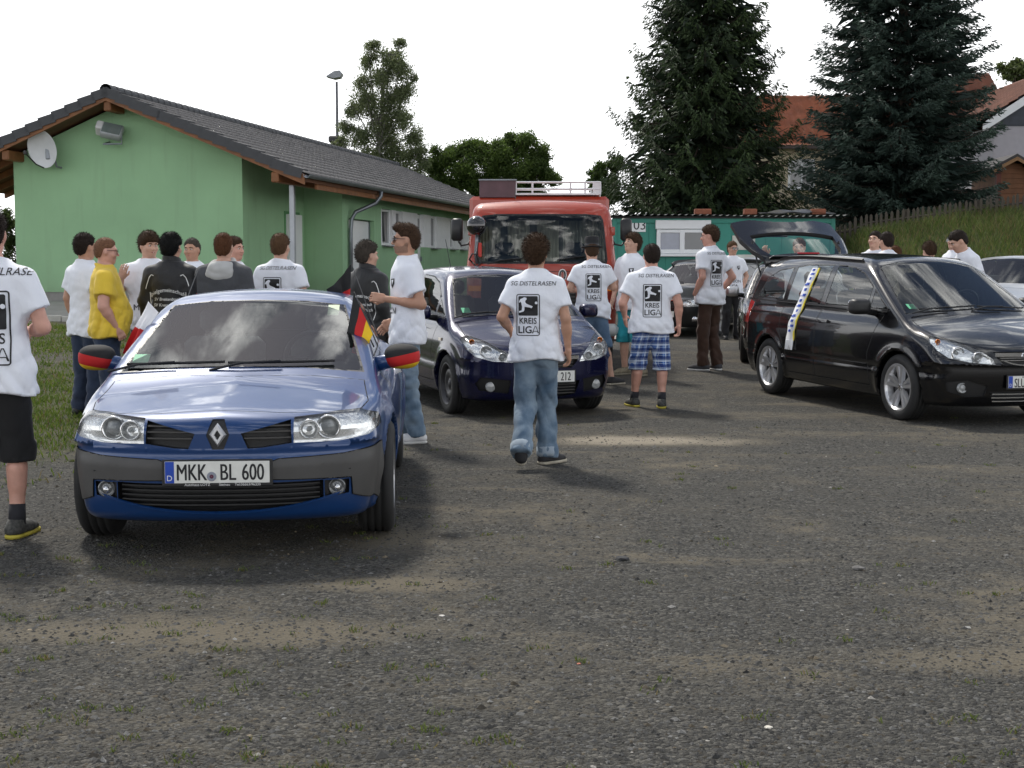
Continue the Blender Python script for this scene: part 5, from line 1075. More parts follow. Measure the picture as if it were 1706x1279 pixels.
    V = [(x - .01, a, .66 + b) for a, b in o_] + [(x + .012, a * .72, .66 + b * .78) for a, b in o_] + [(x + .012, a, .66 + b) for a, b in i_] + [(x - .01, a, .66 + b) for a, b in i_]
    F = [(4 * k + i, 4 * k + (i + 1) % 4, 4 * k + 4 + (i + 1) % 4, 4 * k + 4 + i) for k in range(3) for i in range(4)]; mk('badge', np.array(V), F, M_badge, root)
    pl = plate(root, C.sx(0, .475) + .012, .472, [('MKK', -.125, .118, .62), ('BL', .055, .118, .66), ('600', .178, .118, .64)], .52, sub=[('Autohaus LOTZ', -.10), ('Steinau', .035), ('Tel.06663/96330', .15)])
    V, F = lathe_vf([(.001, .002), (.022, .002), (.024, 0)], 20, 'x'); sl = mk('seal', V + np.array((.0105, -.028, -.018)), F, mat('seal_silver', (.25, .27, .32), .5, .3), pl)
    V, F = lathe_vf([(.001, .0008), (.010, .0008), (.011, 0)], 12, 'x'); mk('crest', V + np.array((.0122, -.028, -.018)), F, mat('seal_crest', (.10, .02, .05), .5), sl)
    wiper(C, 'wiper', (-.66, .935), (-.10, .950), root); wiper(C, 'wiper', (-.08, .945), (.52, .950), root)
    for s in (1, -1):
        w = wheel(root, 0, s * .765, s, .318, .205); wheel(root, -2.52, s * .77, s, .318, .205)
        # door mirror inside a stretched flag cover
        mx, my, mz = -.50, s * .86, .965
        def f(X, Y, Z): return (((X / .10) ** 2 + np.abs(Y / .108) ** 2.6 + np.abs(Z / .076) ** 2.6) ** .5 - 1) * .05
        V, F = surface_nets(f, (-.12, -.15, -.1), (.13, .15, .1), .011, 2)
        bm = bmesh.new(); vs = [bm.verts.new(v) for v in V.tolist()]
        for q in F.tolist(): bm.faces.new([vs[i] for i in q])
        nrm = Vector((0, -s * .22, 1)).normalized()
        for zc in (.012, -.052): bmesh.ops.bisect_plane(bm, geom=bm.verts[:] + bm.edges[:] + bm.faces[:], dist=1e-6, plane_co=(0, 0, zc), plane_no=nrm)
        bm.verts.index_update(); V = [v.co[:] for v in bm.verts]; F = [tuple(v.index for v in q.verts) for q in bm.faces]
        mi = [(0 if (q.calc_center_median() - Vector((0, 0, .012))).dot(nrm) > 0 else 1 if (q.calc_center_median() - Vector((0, 0, -.052))).dot(nrm) > 0 else 2) for q in bm.faces]; bm.free()
        cv = mk('mirror_cover', V, F, [M_fblack, M_fred, M_fgold], root, True, mi, loc=(mx, my + s * .045, mz)); cv['label'] = 'door mirror in a black red and gold flag cover'
        V, F = tube_vf([(.02, -s * .20, -.055), (.01, -s * .09, -.03), (0, -s * .03, -.01)], [.05, .045, .05], 10); mk('mirror_arm', V, F, blue, cv, True)
        C.strip('door_handle', [(-1.62, .80), (-1.52, .805), (-1.44, .805)], 'y', .028, M_chrome, .02, sgn=s)
    interior(C, root, (-.28, -.72, .93, .66), [(-1.35, .36, .30, .60), (-1.35, -.36, .30, .60), (-2.1, .36, .36, .5), (-2.1, -.36, .36, .5)], (-.86, .36, .93), m=M_seatl, dashm=mat('dash_grey', (.022, .023, .025), .8))
    # rear-view mirror and stickers inside the glass
    MB().box((0, 0, 0), (.03, .20, .06), b=.012).build('rear_view_mirror', M_blk, root, loc=(-.98, 0, 1.225))
    def sticker(y, z, w, h, col, nm):
        x = C.sx(y, z); T = Matrix.Translation((x - .006, y, z)) @ Matrix.Rotation(R(-64), 4, 'Y'); V, F = box_vf((.001, w, h)); mb = MB(); mb.add(V, F, 0, T); mb.build(nm, mat(nm, col, .6), root)
    sticker(-.60, .972, .09, .10, (.12, .45, .25), 'emission_sticker'); sticker(.47, 1.232, .07, .14, (.55, .65, .45), 'toll_sticker')
    return root, C
REN, RENC = renault()
RM = None
# ------------------------------------------------------------------ small dark blue hatchback
def bolt_badge(root, C, z, r, y=0.0):
    x = C.sx(y, z) + .012; P = [(x, y + r * math.cos(t), z + r * math.sin(t)) for t in np.linspace(0, 2 * math.pi, 29)]
    V, F = tube_vf(P, r * .11, 8); o = mk('badge', V, F, M_chrome, root, True)
    b = [(-1.15, -.05), (-.1, -.05), (-.25, -.30), (1.15, .05), (.1, .05), (.25, .30)]
    V, F = prism_vf([(y + a * r * .95, z + c_ * r * .75) for a, c_ in b], x - .006, x + .006, 'x'); mk('bolt', V, F, M_chrome, o)
def corsa_def(h=.019):
    return dict(wb=2.51, h=h, arch=.345, rz=.30, fc=.52, fp=2.5, rc=.25, crown=.05, ridge=.02, flare=.016, ks=.11, kf=.09, archin=.55,
        W=[(1, .64), (.7, .735), (.4, .795), (0, .835), (-1.2, .862), (-2.5, .85), (-3.0, .79), (-3.3, .70)],
        S=[(.1, .9), (.25, .955), (.45, 1.0), (.7, 1.0), (.88, .97), (1.0, .92), (1.15, .84)], crease=[(.52, -.02, .010, .06)],
        T=[(1, .56), (.84, .655), (.7, .735), (.4, .845), (.1, .93), (-.1, .968), (-.4, .995), (-1.2, 1.0), (-2.5, 1.03), (-3.3, 1.0)],
        fx=[(.1, .66), (.18, .745), (.3, .80), (.45, .825), (.6, .825), (.72, .79), (.85, .68), (1, .4)], zb=[(-4, .20), (.4, .18), (1, .20)],
        rx=[(.1, -2.95), (.3, -3.12), (.5, -3.18), (.9, -3.16), (1.1, -3.1)],
        ws=(.03, .965, -.82, 1.44), wsc=.26, rw=(-3.12, .95, -2.78, 1.42), rcrown=.05, kr=.11,
        roof=[(0, 1.25), (-.6, 1.415), (-1.1, 1.475), (-1.7, 1.49), (-2.4, 1.455), (-3.0, 1.37)],
        gy=[(.85, .80), (.98, .765), (1.15, .70), (1.3, .63), (1.47, .555)], gx=[(0, 1), (-1, 1), (-2, .985), (-3.1, .90)])
def hatchback(root, paint, h=.019, ptxt=None, chrome=True, mirror_m=None, rim='steel', label_mirror=None):
    c = corsa_def(h); C = Car(c, root, paint)
    C.panel('windscreen', [(-.70, .975), (-.35, 1.005), (0, 1.012), (.35, 1.005), (.70, .975), (.535, 1.365), (.3, 1.405), (0, 1.415), (-.3, 1.405), (-.535, 1.365)], 'x', lambda q, n: n.x > .12 and q.z > .94 and q.x < .1, G_wind, .016, gapmat=M_blk)
    for s in (1, -1):
        C.panel('quarter_window', [(-.26, 1.0), (-.60, 1.16), (-.60, 1.01)], 'y', SIDE(s), G_wind, .014, gapmat=M_blk)
        C.panel('side_window', [(-.65, 1.01), (-.65, 1.19), (-.95, 1.33), (-1.25, 1.385), (-1.68, 1.40), (-1.68, 1.03)], 'y', SIDE(s), G_wind, .014, gapmat=M_blk)
        C.panel('rear_side_window', [(-1.75, 1.035), (-1.75, 1.40), (-2.1, 1.375), (-2.55, 1.25), (-2.45, 1.08)], 'y', SIDE(s), G_dark, .014, gapmat=M_blk)
    C.panel('rear_window', [(-.52, 1.06), (.52, 1.06), (.47, 1.34), (-.47, 1.34)], 'x', lambda q, n: n.x < -.1 and q.z > .95, G_dark, .015, gapmat=M_blk)
    hl = [(.335, .575), (.36, .625), (.44, .69), (.58, .775), (.68, .815), (.745, .82), (.772, .78), (.765, .70), (.70, .625), (.55, .585)]
    for s in (1, -1):
        C.lamp('headlight', hl if s > 0 else mir(hl), lambda q, n, s=s: q.y * s > 0 and q.x > .30 and n.x > -.1, [(s * .455, .625, .040, 'proj'), (s * .60, .68, .055, 'bowl'), (s * .69, .765, .024, 'amber')], .05)
        fr = [(.40, .265), (.38, .40), (.66, .425), (.70, .36), (.66, .29)]
        f, _, _ = C.recess('fog_lamp_recess', fr if s > 0 else mir(fr), 'x', lambda q, n, s=s: q.y * s > 0 and q.x > .36 and n.x > 0, M_blk, .03)
        if f:
            x = C.sx(s * .56, .33)
            V, F = lathe_vf([(.05, -.02), (.05, .006), (.04, .01), (.001, .014)], 20, 'x'); mk('fog_lamp', V + np.array((x - .02, s * .56, .33)), F, M_lensdk, f, True)
    gr = [(-.33, .64), (.33, .64), (.31, .585), (.24, .515), (-.24, .515), (-.31, .585)]
    g, _, _ = C.recess('grille', gr, 'x', FRONT, M_blk, .05); C.slats(g, [.535, .565], -.26, .26, -.01, .008, .03, M_trim)
    if chrome:
        C.slats(g, [.618], -.325, .325, .008, .034, .03, M_chrome, name='chrome_bar'); bolt_badge(root, C, .618, .062)
    lo = [(-.34, .385), (.34, .385), (.30, .25), (.15, .225), (-.15, .225), (-.30, .25)]
    g, _, _ = C.recess('lower_intake', lo, 'x', FRONT, M_blk, .06); C.slats(g, [.26, .29, .32, .35], -.30, .30, -.012, .008, .04, M_trim)
    C.panel('bonnet', [(-.02, -.70), (.30, -.72), (.52, -.62), (.68, -.38), (.72, 0), (.68, .38), (.52, .62), (.30, .72), (-.02, .70), (.02, 0)], 'z', lambda q, n: n.z > .3 and q.z > .6, None, .007)
    for s in (1, -1): C.panel('door', [(-.46, .30), (-.50, .60), (-.30, .97), (-1.70, 1.01), (-1.78, .60), (-1.72, .30)], 'y', SIDE(s), None, .008)
    C.finish()
    wiper(C, 'wiper', (-.62, 1.005), (-.08, 1.035), root); wiper(C, 'wiper', (-.05, 1.03), (.55, 1.02), root)
    for s in (1, -1):
        wheel(root, 0, s * .735, s, .305, .19, rim, steer=R(0)); wheel(root, -2.51, s * .74, s, .305, .19, rim)
        mirror(root, -.50, s * .80, 1.02, s, paint, mirror_m, arm=.07)
        C.strip('door_handle', [(-1.58, .88), (-1.48, .885), (-1.40, .885)], 'y', .03, paint, .02, sgn=s)
        C.strip('indicator', [(-.20, .755), (-.16, .757), (-.12, .757)], 'y', .03, mat('clear_lens', (.7, .6, .45), .15), .006, sgn=s)
    if ptxt is not None: plate(root, C.sx(0, .43) + .014, .43, ptxt, .52)
    interior(C, root, (-.22, -.62, 1.0, .68), [(-1.2, .36, .40, .62), (-1.2, -.36, .40, .62), (-2.1, 0, .44, .55)], (-.72, .36, 1.0))
    return C
def corsa():
    root = car_root('hatchback_car', 'dark blue small hatchback with number plate ending 212, parked before the red truck', .10, 14.42, 19, 2.51)
    C = hatchback(root, paint_mat('navy_paint', (.0035, .005, .038), .35, .25), .024, [('212', .165, .118, .62)])
    x = C.sx(-.55, 1.05)
    T = Matrix.Translation((x - .006, -.55, 1.05)) @ Matrix.Rotation(R(-58), 4, 'Y'); V, F = box_vf((.001, .09, .09)); mb = MB(); mb.add(V, F, 0, T); mb.build('emission_sticker', mat('emission_sticker', (.12, .45, .25), .6), root)
    V, F = tube_vf([(-2.6, 0, 1.43), (-2.85, 0, 1.80)], [.006, .003], 6); mk('aerial', V, F, M_blk, root)
corsa()

# ------------------------------------------------------------------ black people carrier with its tailgate up
def zafira():
    c = dict(wb=2.70, h=.024, arch=.365, rz=.32, fc=.48, fp=2.5, rc=.22, crown=.055, ridge=.02, flare=.016, ks=.11, kf=.09, archin=.56,
        W=[(1.1, .68), (.8, .775), (.4, .845), (0, .88), (-1.2, .90), (-2.7, .885), (-3.3, .84), (-3.7, .76)],
        S=[(.1, .9), (.25, .955), (.5, 1.0), (.8, .995), (.95, .965), (1.05, .925), (1.25, .84)], crease=[(.50, 0, .010, .035)],
        T=[(1.1, .57), (.93, .67), (.8, .745), (.5, .88), (.2, .97), (-.05, 1.02), (-.4, 1.055), (-1.2, 1.06), (-2.7, 1.09), (-3.7, 1.09)],
        fx=[(.1, .70), (.18, .79), (.3, .85), (.5, .875), (.66, .865), (.8, .81), (.95, .66), (1.1, .4)], zb=[(-4, .22), (.5, .19), (1, .20)],
        rx=[(.1, -3.35), (.3, -3.5), (.5, -3.56), (.9, -3.54), (1.2, -3.5)],
        ws=(.10, 1.01, -.98, 1.60), wsc=.25, rw=(-3.55, 1.0, -3.36, 1.58), rcrown=.045, kr=.11,
        roof=[(0, 1.35), (-.8, 1.57), (-1.3, 1.622), (-2.0, 1.64), (-2.8, 1.615), (-3.5, 1.54)],
        gy=[(.9, .845), (1.05, .815), (1.3, .735), (1.5, .65), (1.63, .58)], gx=[(0, 1), (-1, 1), (-2.4, .985), (-3.6, .92)])
    root = car_root('people_carrier', 'shiny black people carrier with its tailgate raised and a scarf over the side', 4.62, 13.78, 17.0, 2.70)
    paint = paint_mat('black_paint', (.004, .004, .005), .2, .2); C = Car(c, root, paint)
    C.panel('windscreen', [(-.75, 1.035), (-.4, 1.07), (0, 1.08), (.4, 1.07), (.75, 1.035), (.565, 1.505), (.3, 1.55), (0, 1.56), (-.3, 1.55), (-.565, 1.505)], 'x', lambda q, n: n.x > .12 and q.z > 1.0 and q.x < .1, G_wind, .016, gapmat=M_blk)
    for s in (1, -1):
        C.panel('front_quarter_window', [(-.26, 1.065), (-.64, 1.275), (-.64, 1.075)], 'y', SIDE(s), G_wind, .016, gapmat=M_blk)
        C.panel('front_side_window', [(-.69, 1.075), (-.69, 1.30), (-.95, 1.435), (-1.2, 1.495), (-1.55, 1.515), (-1.55, 1.08)], 'y', SIDE(s), G_wind, .016, gapmat=M_blk)
        C.panel('rear_side_window', [(-1.64, 1.08), (-1.64, 1.515), (-2.2, 1.51), (-2.44, 1.485), (-2.44, 1.095)], 'y', SIDE(s), G_wind, .016, gapmat=M_blk)
        C.panel('load_window', [(-2.52, 1.10), (-2.52, 1.48), (-2.85, 1.445), (-3.08, 1.36), (-3.24, 1.12)], 'y', SIDE(s), G_wind, .016, gapmat=M_blk)
    # tailgate: rear skin cut out and swung up about the roof hinge
    BK = lambda q, n: n.x < -.15 and q.x < -3.1
    hinge = Vector((-3.34, 0, 1.565)); Rm = Matrix.Translation(hinge) @ Matrix.Rotation(R(105), 4, 'Y') @ Matrix.Translation(-hinge)
    def sw(V): return np.array([tuple(Rm @ Vector(v)) for v in np.asarray(V).tolist()])
    Vg, Fg = C.take(C.cut([(-.58, 1.02), (.58, 1.02), (.56, 1.30), (.48, 1.47), (-.48, 1.47), (-.56, 1.30)], 'x', BK))
    Vt, Ft = C.take(C.cut([(-.70, .70), (.70, .70), (.72, 1.05), (.66, 1.30), (.55, 1.54), (-.55, 1.54), (-.66, 1.30), (-.72, 1.05)], 'x', BK))
    tg = mk('tailgate', sw(Vt), Ft, paint, root, True)
    def inner(V, F, m, nm, dx):
        W_ = V + np.array((dx, 0, 0)); n = len(V); ed = {}
        for f in F:
            for i in range(len(f)):
                a, b = f[i], f[(i + 1) % len(f)]; k = (min(a, b), max(a, b)); ed[k] = None if k in ed else (a, b)
        Q = [(b, a, a + n, b + n) for v in ed.values() if v for a, b in [v]]
        return mk(nm, np.concatenate([sw(V), sw(W_)]), [tuple(i + n for i in f[::-1]) for f in F] + Q, m, tg, False)
    inner(Vt, Ft, M_blk, 'inner_trim', .05); mk('glass', sw(Vg + np.array((.03, 0, 0))), Fg, G_wind, tg, True)
    T = Rm
    mb = MB(); V, F = box_vf((.02, .30, .035), .008); mb.add(V, F, 0, Rm @ Matrix.Translation((-3.40, 0, 1.505))); mb.build('brake_light', M_red, tg)
    mb = MB(); V, F = box_vf((.05, .34, .05), .015); mb.add(V, F, 0, Rm @ Matrix.Translation((-3.45, -.1, .80))); mb.build('pull_handle', M_blk, tg)
    mb = MB(); V, F = box_vf((.22, 1.06, .035), .015); mb.add(V, F, 0, Matrix.Translation((-3.40, 0, 1.575)) @ Matrix.Rotation(R(-14), 4, 'Y')); mb.build('spoiler', paint, tg, True)
    mb = MB()
    for s in (1, -1): mb = MB(); mb.cyl((-3.30, s * .62, 1.15), tuple(Rm @ Vector((-3.46, s * .60, 1.15))), .011, n=8); mb.build('gas_strut', M_blk, root)
    hl = [(.365, .60), (.385, .655), (.46, .71), (.58, .785), (.70, .838), (.79, .845), (.82, .80), (.80, .72), (.74, .655), (.58, .618)]
    for s in (1, -1):
        C.lamp('headlight', hl if s > 0 else mir(hl), lambda q, n, s=s: q.y * s > 0 and q.x > .28 and n.x > -.1, [(s * .50, .665, .045, 'proj'), (s * .655, .70, .058, 'bowl'), (s * .76, .80, .022, 'amber')], .05)
        fr = [(.44, .30), (.42, .40), (.60, .45), (.76, .43), (.74, .34), (.60, .29)]
        f, _, _ = C.recess('fog_lamp_recess', fr if s > 0 else mir(fr), 'x', lambda q, n, s=s: q.y * s > 0 and q.x > .38 and n.x > -.1, M_blk, .025)
        if f:
            x = C.sx(s * .62, .375); V, F = lathe_vf([(.05, -.02), (.05, .006), (.042, .01), (.038, 0), (.02, .012), (.001, .016)], 22, 'x'); mk('fog_lamp', V + np.array((x - .018, s * .62, .375)), F, M_lensdk, f, True)
    gr = [(-.36, .715), (.36, .715), (.35, .665), (.27, .585), (-.27, .585), (-.35, .665)]
    g, _, _ = C.recess('grille', gr, 'x', FRONT, M_blk, .05)
    C.slats(g, [.69], -.355, .355, .008, .036, .03, M_chrome, name='chrome_bar'); C.slats(g, [.637, .66], -.31, .31, -.006, .008, .03, M_chrome)
    C.slats(g, [.592], -.28, .28, .004, .012, .02, M_chrome, name='chrome_lip', curve=lambda y: .055 * (abs(y) / .30) ** 3)
    bolt_badge(root, C, .665, .070)
    lo = [(-.40, .345), (.40, .345), (.35, .225), (-.35, .225)]
    g, _, _ = C.recess('lower_intake', lo, 'x', FRONT, M_blk, .06); C.slats(g, [.25, .285, .32], -.37, .37, -.006, .010, .04, M_chrome)
    C.panel('bonnet', [(.02, -.74), (.35, -.76), (.58, -.66), (.76, -.40), (.80, 0), (.76, .40), (.58, .66), (.35, .76), (.02, .74), (.06, 0)], 'z', lambda q, n: n.z > .3 and q.z > .62, None, .008)
    for s in (1, -1):
        C.panel('front_door', [(-.50, .30), (-.54, .62), (-.34, 1.03), (-1.58, 1.062), (-1.62, .65), (-1.60, .30)], 'y', SIDE(s), None, .009)
        C.panel('rear_door', [(-1.61, .30), (-1.63, .65), (-1.60, 1.062), (-2.46, 1.078), (-2.44, .78), (-2.30, .58), (-2.24, .30)], 'y', SIDE(s), None, .009)
        C.strip('side_moulding', [(-.56 - i * .12, .50) for i in range(15)], 'y', .035, paint, .004, sgn=s)
        C.strip('window_trim', [(-.30 - i * .12, 1.052 + .0125 * i * .12) for i in range(25)], 'y', .012, M_blk, .003, sgn=s)
        for xx in (-1.42, -2.28): C.strip('door_handle', [(xx - .10, .90), (xx, .905), (xx + .08, .905)], 'y', .032, paint, .02, sgn=s)
        tl = [(-3.30, .80), (-3.27, 1.06), (-3.46, 1.10), (-3.56, .80)]
        C.panel('tail_light', tl, 'y', lambda q, n, s=s: n.y * s > .1 and q.y * s > .2, M_red, .006, push=.006)
        C.strip('roof_rail', [(-1.15 - i * .12, s * (.585 - .0008 * i * i * .5)) for i in range(18)], 'z', .026, M_blk, .012, thick=.016)
        wheel(root, 0, s * .775, s, .325, .21); wheel(root, -2.70, s * .775, s, .325, .21)
        mirror(root, -.52, s * .83, 1.10, s, M_blk, arm=.08, w=.22, h=.16)
    C.finish(); wiper(C, 'wiper', (-.60, 1.075), (.02, 1.105), root); wiper(C, 'wiper', (.05, 1.10), (.62, 1.075), root)
    plate(root, C.sx(0, .435) + .016, .435, [('SLÜ', -.135, .118, .62)], .52)
    interior(C, root, (-.20, -.66, 1.05, .72), [(-1.3, .38, .48, .62), (-1.3, -.38, .48, .62), (-2.15, .38, .50, .6), (-2.15, -.38, .50, .6)], (-.78, .38, 1.08))
    x = C.sx(-.62, 1.11); T = Matrix.Translation((x - .006, -.62, 1.11)) @ Matrix.Rotation(R(-60), 4, 'Y'); V, F = box_vf((.001, .09, .09)); mb = MB(); mb.add(V, F, 0, T); mb.build('emission_sticker', mat('emission_sticker', (.12, .45, .25), .6), root)
    # scarf shut in the rear window, hanging down the outside
    sc = thing('football_scarf', 'white and blue scarf with yellow edge hanging from a car window', 'scarf', tuple(root.location), 0); sc.rotation_euler = root.rotation_euler
    path = [(-2.00, 1.475), (-2.01, 1.38), (-2.03, 1.25), (-2.055, 1.12), (-2.08, 1.00), (-2.10, .88), (-2.12, .76), (-2.135, .66)]
    P = np.array([(a, C.sy(a, b, -1) - .014, b) for a, b in path]); P[0, 1] += .004
    ii = np.linspace(0, len(P) - 1, 60); P = np.stack([np.interp(ii, np.arange(len(P)), P[:, k]) for k in range(3)], 1)
    def ribbon(o0, o1, lift, i0=0, i1=60):
        Q = P[i0:i1]; a = Q + np.array((o0, -lift, 0)); b = Q + np.array((o1, -lift, 0)); k = len(Q)
        for arr, o in ((a, o0), (b, o1)): arr[:, 1] += .004 * np.sin(np.arange(k) * .5 + o * 60)
        V = np.concatenate([a, b, a + np.array((0, .008, 0)), b + np.array((0, .008, 0))]); F = []
        for i in range(k - 1): F += [(i, i + 1, k + i + 1, k + i), (2 * k + i, 3 * k + i, 3 * k + i + 1, 2 * k + i + 1), (i, 2 * k + i, 2 * k + i + 1, i + 1), (k + i, k + i + 1, 3 * k + i + 1, 3 * k + i)]
        return V, F
    knit = dict(rough=.9, bump=.002, bscale=260)
    V, F = ribbon(-.085, .085, 0); mk('cloth', V, F, mat('scarf_white', (.72, .73, .76), **knit), sc, True)
    V, F = ribbon(.062, .086, .002); mk('yellow_border', V, F, mat('scarf_yellow', (.72, .60, .06), **knit), sc, True)
    mb = MB(); random.seed(3)
    for k in range(13):
        i0 = 1 + k * 4; a = -.05 + .012 * (k % 3); V, F = ribbon(a, a + .045 + .02 * (k % 2), .0035, i0, i0 + 3); mb.add(V, F)
        if k % 2: V, F = ribbon(-.08, -.055, .0035, i0 + 1, i0 + 3); mb.add(V, F)
    mb.build('woven_pattern', mat('scarf_blue', (.03, .08, .42), **knit), sc, True)
    mb = MB()
    for k in range(16): a = P[-1] + np.array((-.08 + k * .0107, -.002, 0)); mb.cyl(tuple(a), tuple(a + np.array((random.uniform(-.012, .012), -.01, -.105))), .006, .004, 5)
    mb.build('fringe', mat('scarf_white', (.72, .73, .76)), sc)
    return root, C
ZAF, ZAFC = zafira()
# ------------------------------------------------------------------ cars further back
def saloon_def(h, zs=1.0, est=True):
    d = dict(wb=2.58, h=h, arch=.35, rz=.315, fc=.48, fp=2.6, rc=.22, crown=.045, ridge=.02, flare=.014, ks=.10, kf=.08, archin=.55,
        W=[(1.1, .68), (.8, .765), (.4, .83), (0, .862), (-1.2, .885), (-2.6, .87), (-3.3, .80), (-3.7, .72)],
        S=[(.1, .9), (.25, .955), (.5, 1.0), (.75, .995), (.88, .96), (.98, .91), (1.15, .83)], crease=[(.50, 0, .008, .04)],
        T=[(1.1, .64), (.93, .715), (.8, .765), (.4, .85), (.1, .91), (-.1, .945), (-.5, .965), (-2.6, 1.0), (-3.7, .99)],
        fx=[(.1, .76), (.2, .86), (.35, .91), (.5, .93), (.65, .925), (.76, .88), (.9, .7), (1.05, .4)], zb=[(-4, .2), (.5, .19), (1, .2)],
        rx=[(.1, -3.4), (.3, -3.52), (.5, -3.57), (.9, -3.55), (1.1, -3.5)], ws=(-.05, .94, -.98, 1.42), wsc=.22, rcrown=.045, kr=.10,
        gy=[(.85, .80), (.96, .775), (1.15, .70), (1.3, .635), (1.46, .56)], gx=[(0, 1), (-1, 1), (-2.4, .98), (-3.6, .92)])
    if est: d.update(rw=(-3.62, .95, -3.32, 1.45), roof=[(0, 1.2), (-.8, 1.40), (-1.3, 1.455), (-2.0, 1.475), (-2.9, 1.45), (-3.5, 1.40)])
    else: d.update(rw=(-3.25, .98, -2.5, 1.42), roof=[(0, 1.2), (-.8, 1.39), (-1.3, 1.43), (-1.8, 1.43), (-2.4, 1.36), (-3.2, 1.2)])
    return d
def saloon(root, paint, h=.03, est=True, rails=False, mirror_m=None, chrome=True):
    C = Car(saloon_def(h, est=est), root, paint)
    C.panel('windscreen', [(-.72, .965), (-.35, .99), (0, 1.0), (.35, .99), (.72, .965), (.55, 1.34), (.3, 1.375), (0, 1.385), (-.3, 1.375), (-.55, 1.34)], 'x', lambda q, n: n.x > .12 and q.z > .92 and q.x < .1, G_wind, .018, gapmat=M_blk)
    for s in (1, -1):
        C.panel('front_side_window', [(-.45, .99), (-.80, 1.17), (-1.10, 1.32), (-1.50, 1.37), (-1.50, 1.0)], 'y', SIDE(s), G_wind, .018, gapmat=M_blk)
        C.panel('rear_side_window', [(-1.58, 1.0), (-1.58, 1.37), (-2.1, 1.35), (-2.45, 1.25), (-2.4, 1.02)], 'y', SIDE(s), G_dark, .018, gapmat=M_blk)
    C.panel('rear_window', [(-.55, 1.06), (.55, 1.06), (.50, 1.30), (-.50, 1.30)], 'x', lambda q, n: n.x < -.1 and q.z > .95, G_dark, .018, gapmat=M_blk)
    hl = [(.42, .60), (.42, .71), (.60, .755), (.74, .76), (.82, .72), (.80, .64), (.66, .605)]
    for s in (1, -1):
        C.lamp('headlight', hl if s > 0 else mir(hl), lambda q, n, s=s: q.y * s > 0 and q.x > .28 and n.x > -.1, [(s * .52, .665, .045, 'bowl'), (s * .65, .68, .045, 'proj')], .04)
        V, F = lathe_vf([(.05, -.01), (.05, .012), (.001, .02)], 16, 'x'); V[:, 1] *= 1.6; x = C.sx(s * .6, .36)
        mk('fog_lamp', V + np.array((x - .004, s * .6, .36)), F, M_refl, root, True)
    g, _, _ = C.recess('grille', [(-.36, .72), (.36, .72), (.32, .58), (-.32, .58)], 'x', FRONT, M_blk, .04); C.slats(g, [.61, .64, .67], -.32, .32, -.008, .01, .03, M_trim)
    if chrome: C.slats(g, [.715], -.36, .36, .004, .02, .02, M_chrome, name='chrome_bar')
    C.panel('bonnet', [(.0, -.70), (.35, -.74), (.60, -.66), (.76, -.40), (.80, 0), (.76, .40), (.60, .66), (.35, .74), (.0, .70)], 'z', lambda q, n: n.z > .3 and q.z > .6, None, .01)
    for s in (1, -1):
        C.panel('front_door', [(-.48, .30), (-.48, .60), (-.38, .95), (-1.53, .985), (-1.56, .60), (-1.54, .30)], 'y', SIDE(s), None, .012)
        C.panel('rear_door', [(-1.55, .30), (-1.57, .60), (-1.55, .985), (-2.38, 1.0), (-2.30, .68), (-2.16, .50), (-2.12, .30)], 'y', SIDE(s), None, .012)
        for xx in (-1.40, -2.20): C.strip('door_handle', [(xx - .10, .84), (xx, .845), (xx + .08, .845)], 'y', .03, paint, .02, sgn=s)
        if rails: C.strip('roof_rail', [(-.9 - i * .14, s * .56) for i in range(16)], 'z', .03, M_blk, .03, thick=.03)
        wheel(root, 0, s * .76, s, .315, .20); wheel(root, -2.58, s * .76, s, .315, .20)
        mirror(root, -.52, s * .81, 1.02, s, paint, mirror_m, arm=.07)
    C.finish(); wiper(C, 'wiper', (-.60, 1.0), (-.02, 1.02), root)
    plate(root, C.sx(0, .45) + .014, .45, [], .52, eu=True)
    interior(C, root, (-.26, -.68, .99, .68), [(-1.3, .36, .38, .60), (-1.3, -.36, .38, .60), (-2.15, .36, .40, .55), (-2.15, -.36, .40, .55)], (-.80, .36, .98)); return C
r = car_root('estate_car', 'charcoal estate car with black roof rails in front of the green cabin', 3.35, 27.4, -30, 2.58)
saloon(r, paint_mat('charcoal_paint', (.020, .021, .022), .5, .28), .034, True, True)
r = car_root('parked_car', 'black car with silver mirror caps half hidden behind the people carrier', 4.15, 20.0, -9, 2.51)
hatchback(r, paint_mat('black_paint', (.004, .004, .005), .2, .2), .036, None, False, mat('silver_cap', (.55, .55, .56), .3, .7), 'alloy')
r = car_root('saloon_car', 'pale silver car seen between the black car and the green cabin', 6.05, 31.5, 10, 2.58)
saloon(r, paint_mat('silver_paint', (.50, .51, .52), .6, .3), .04, True)
r = car_root('saloon_car', 'light silver saloon car parked below the grass bank', 7.50, 21.4, -34, 2.58)
saloon(r, paint_mat('silver_paint', (.50, .51, .52), .6, .3), .034, False)
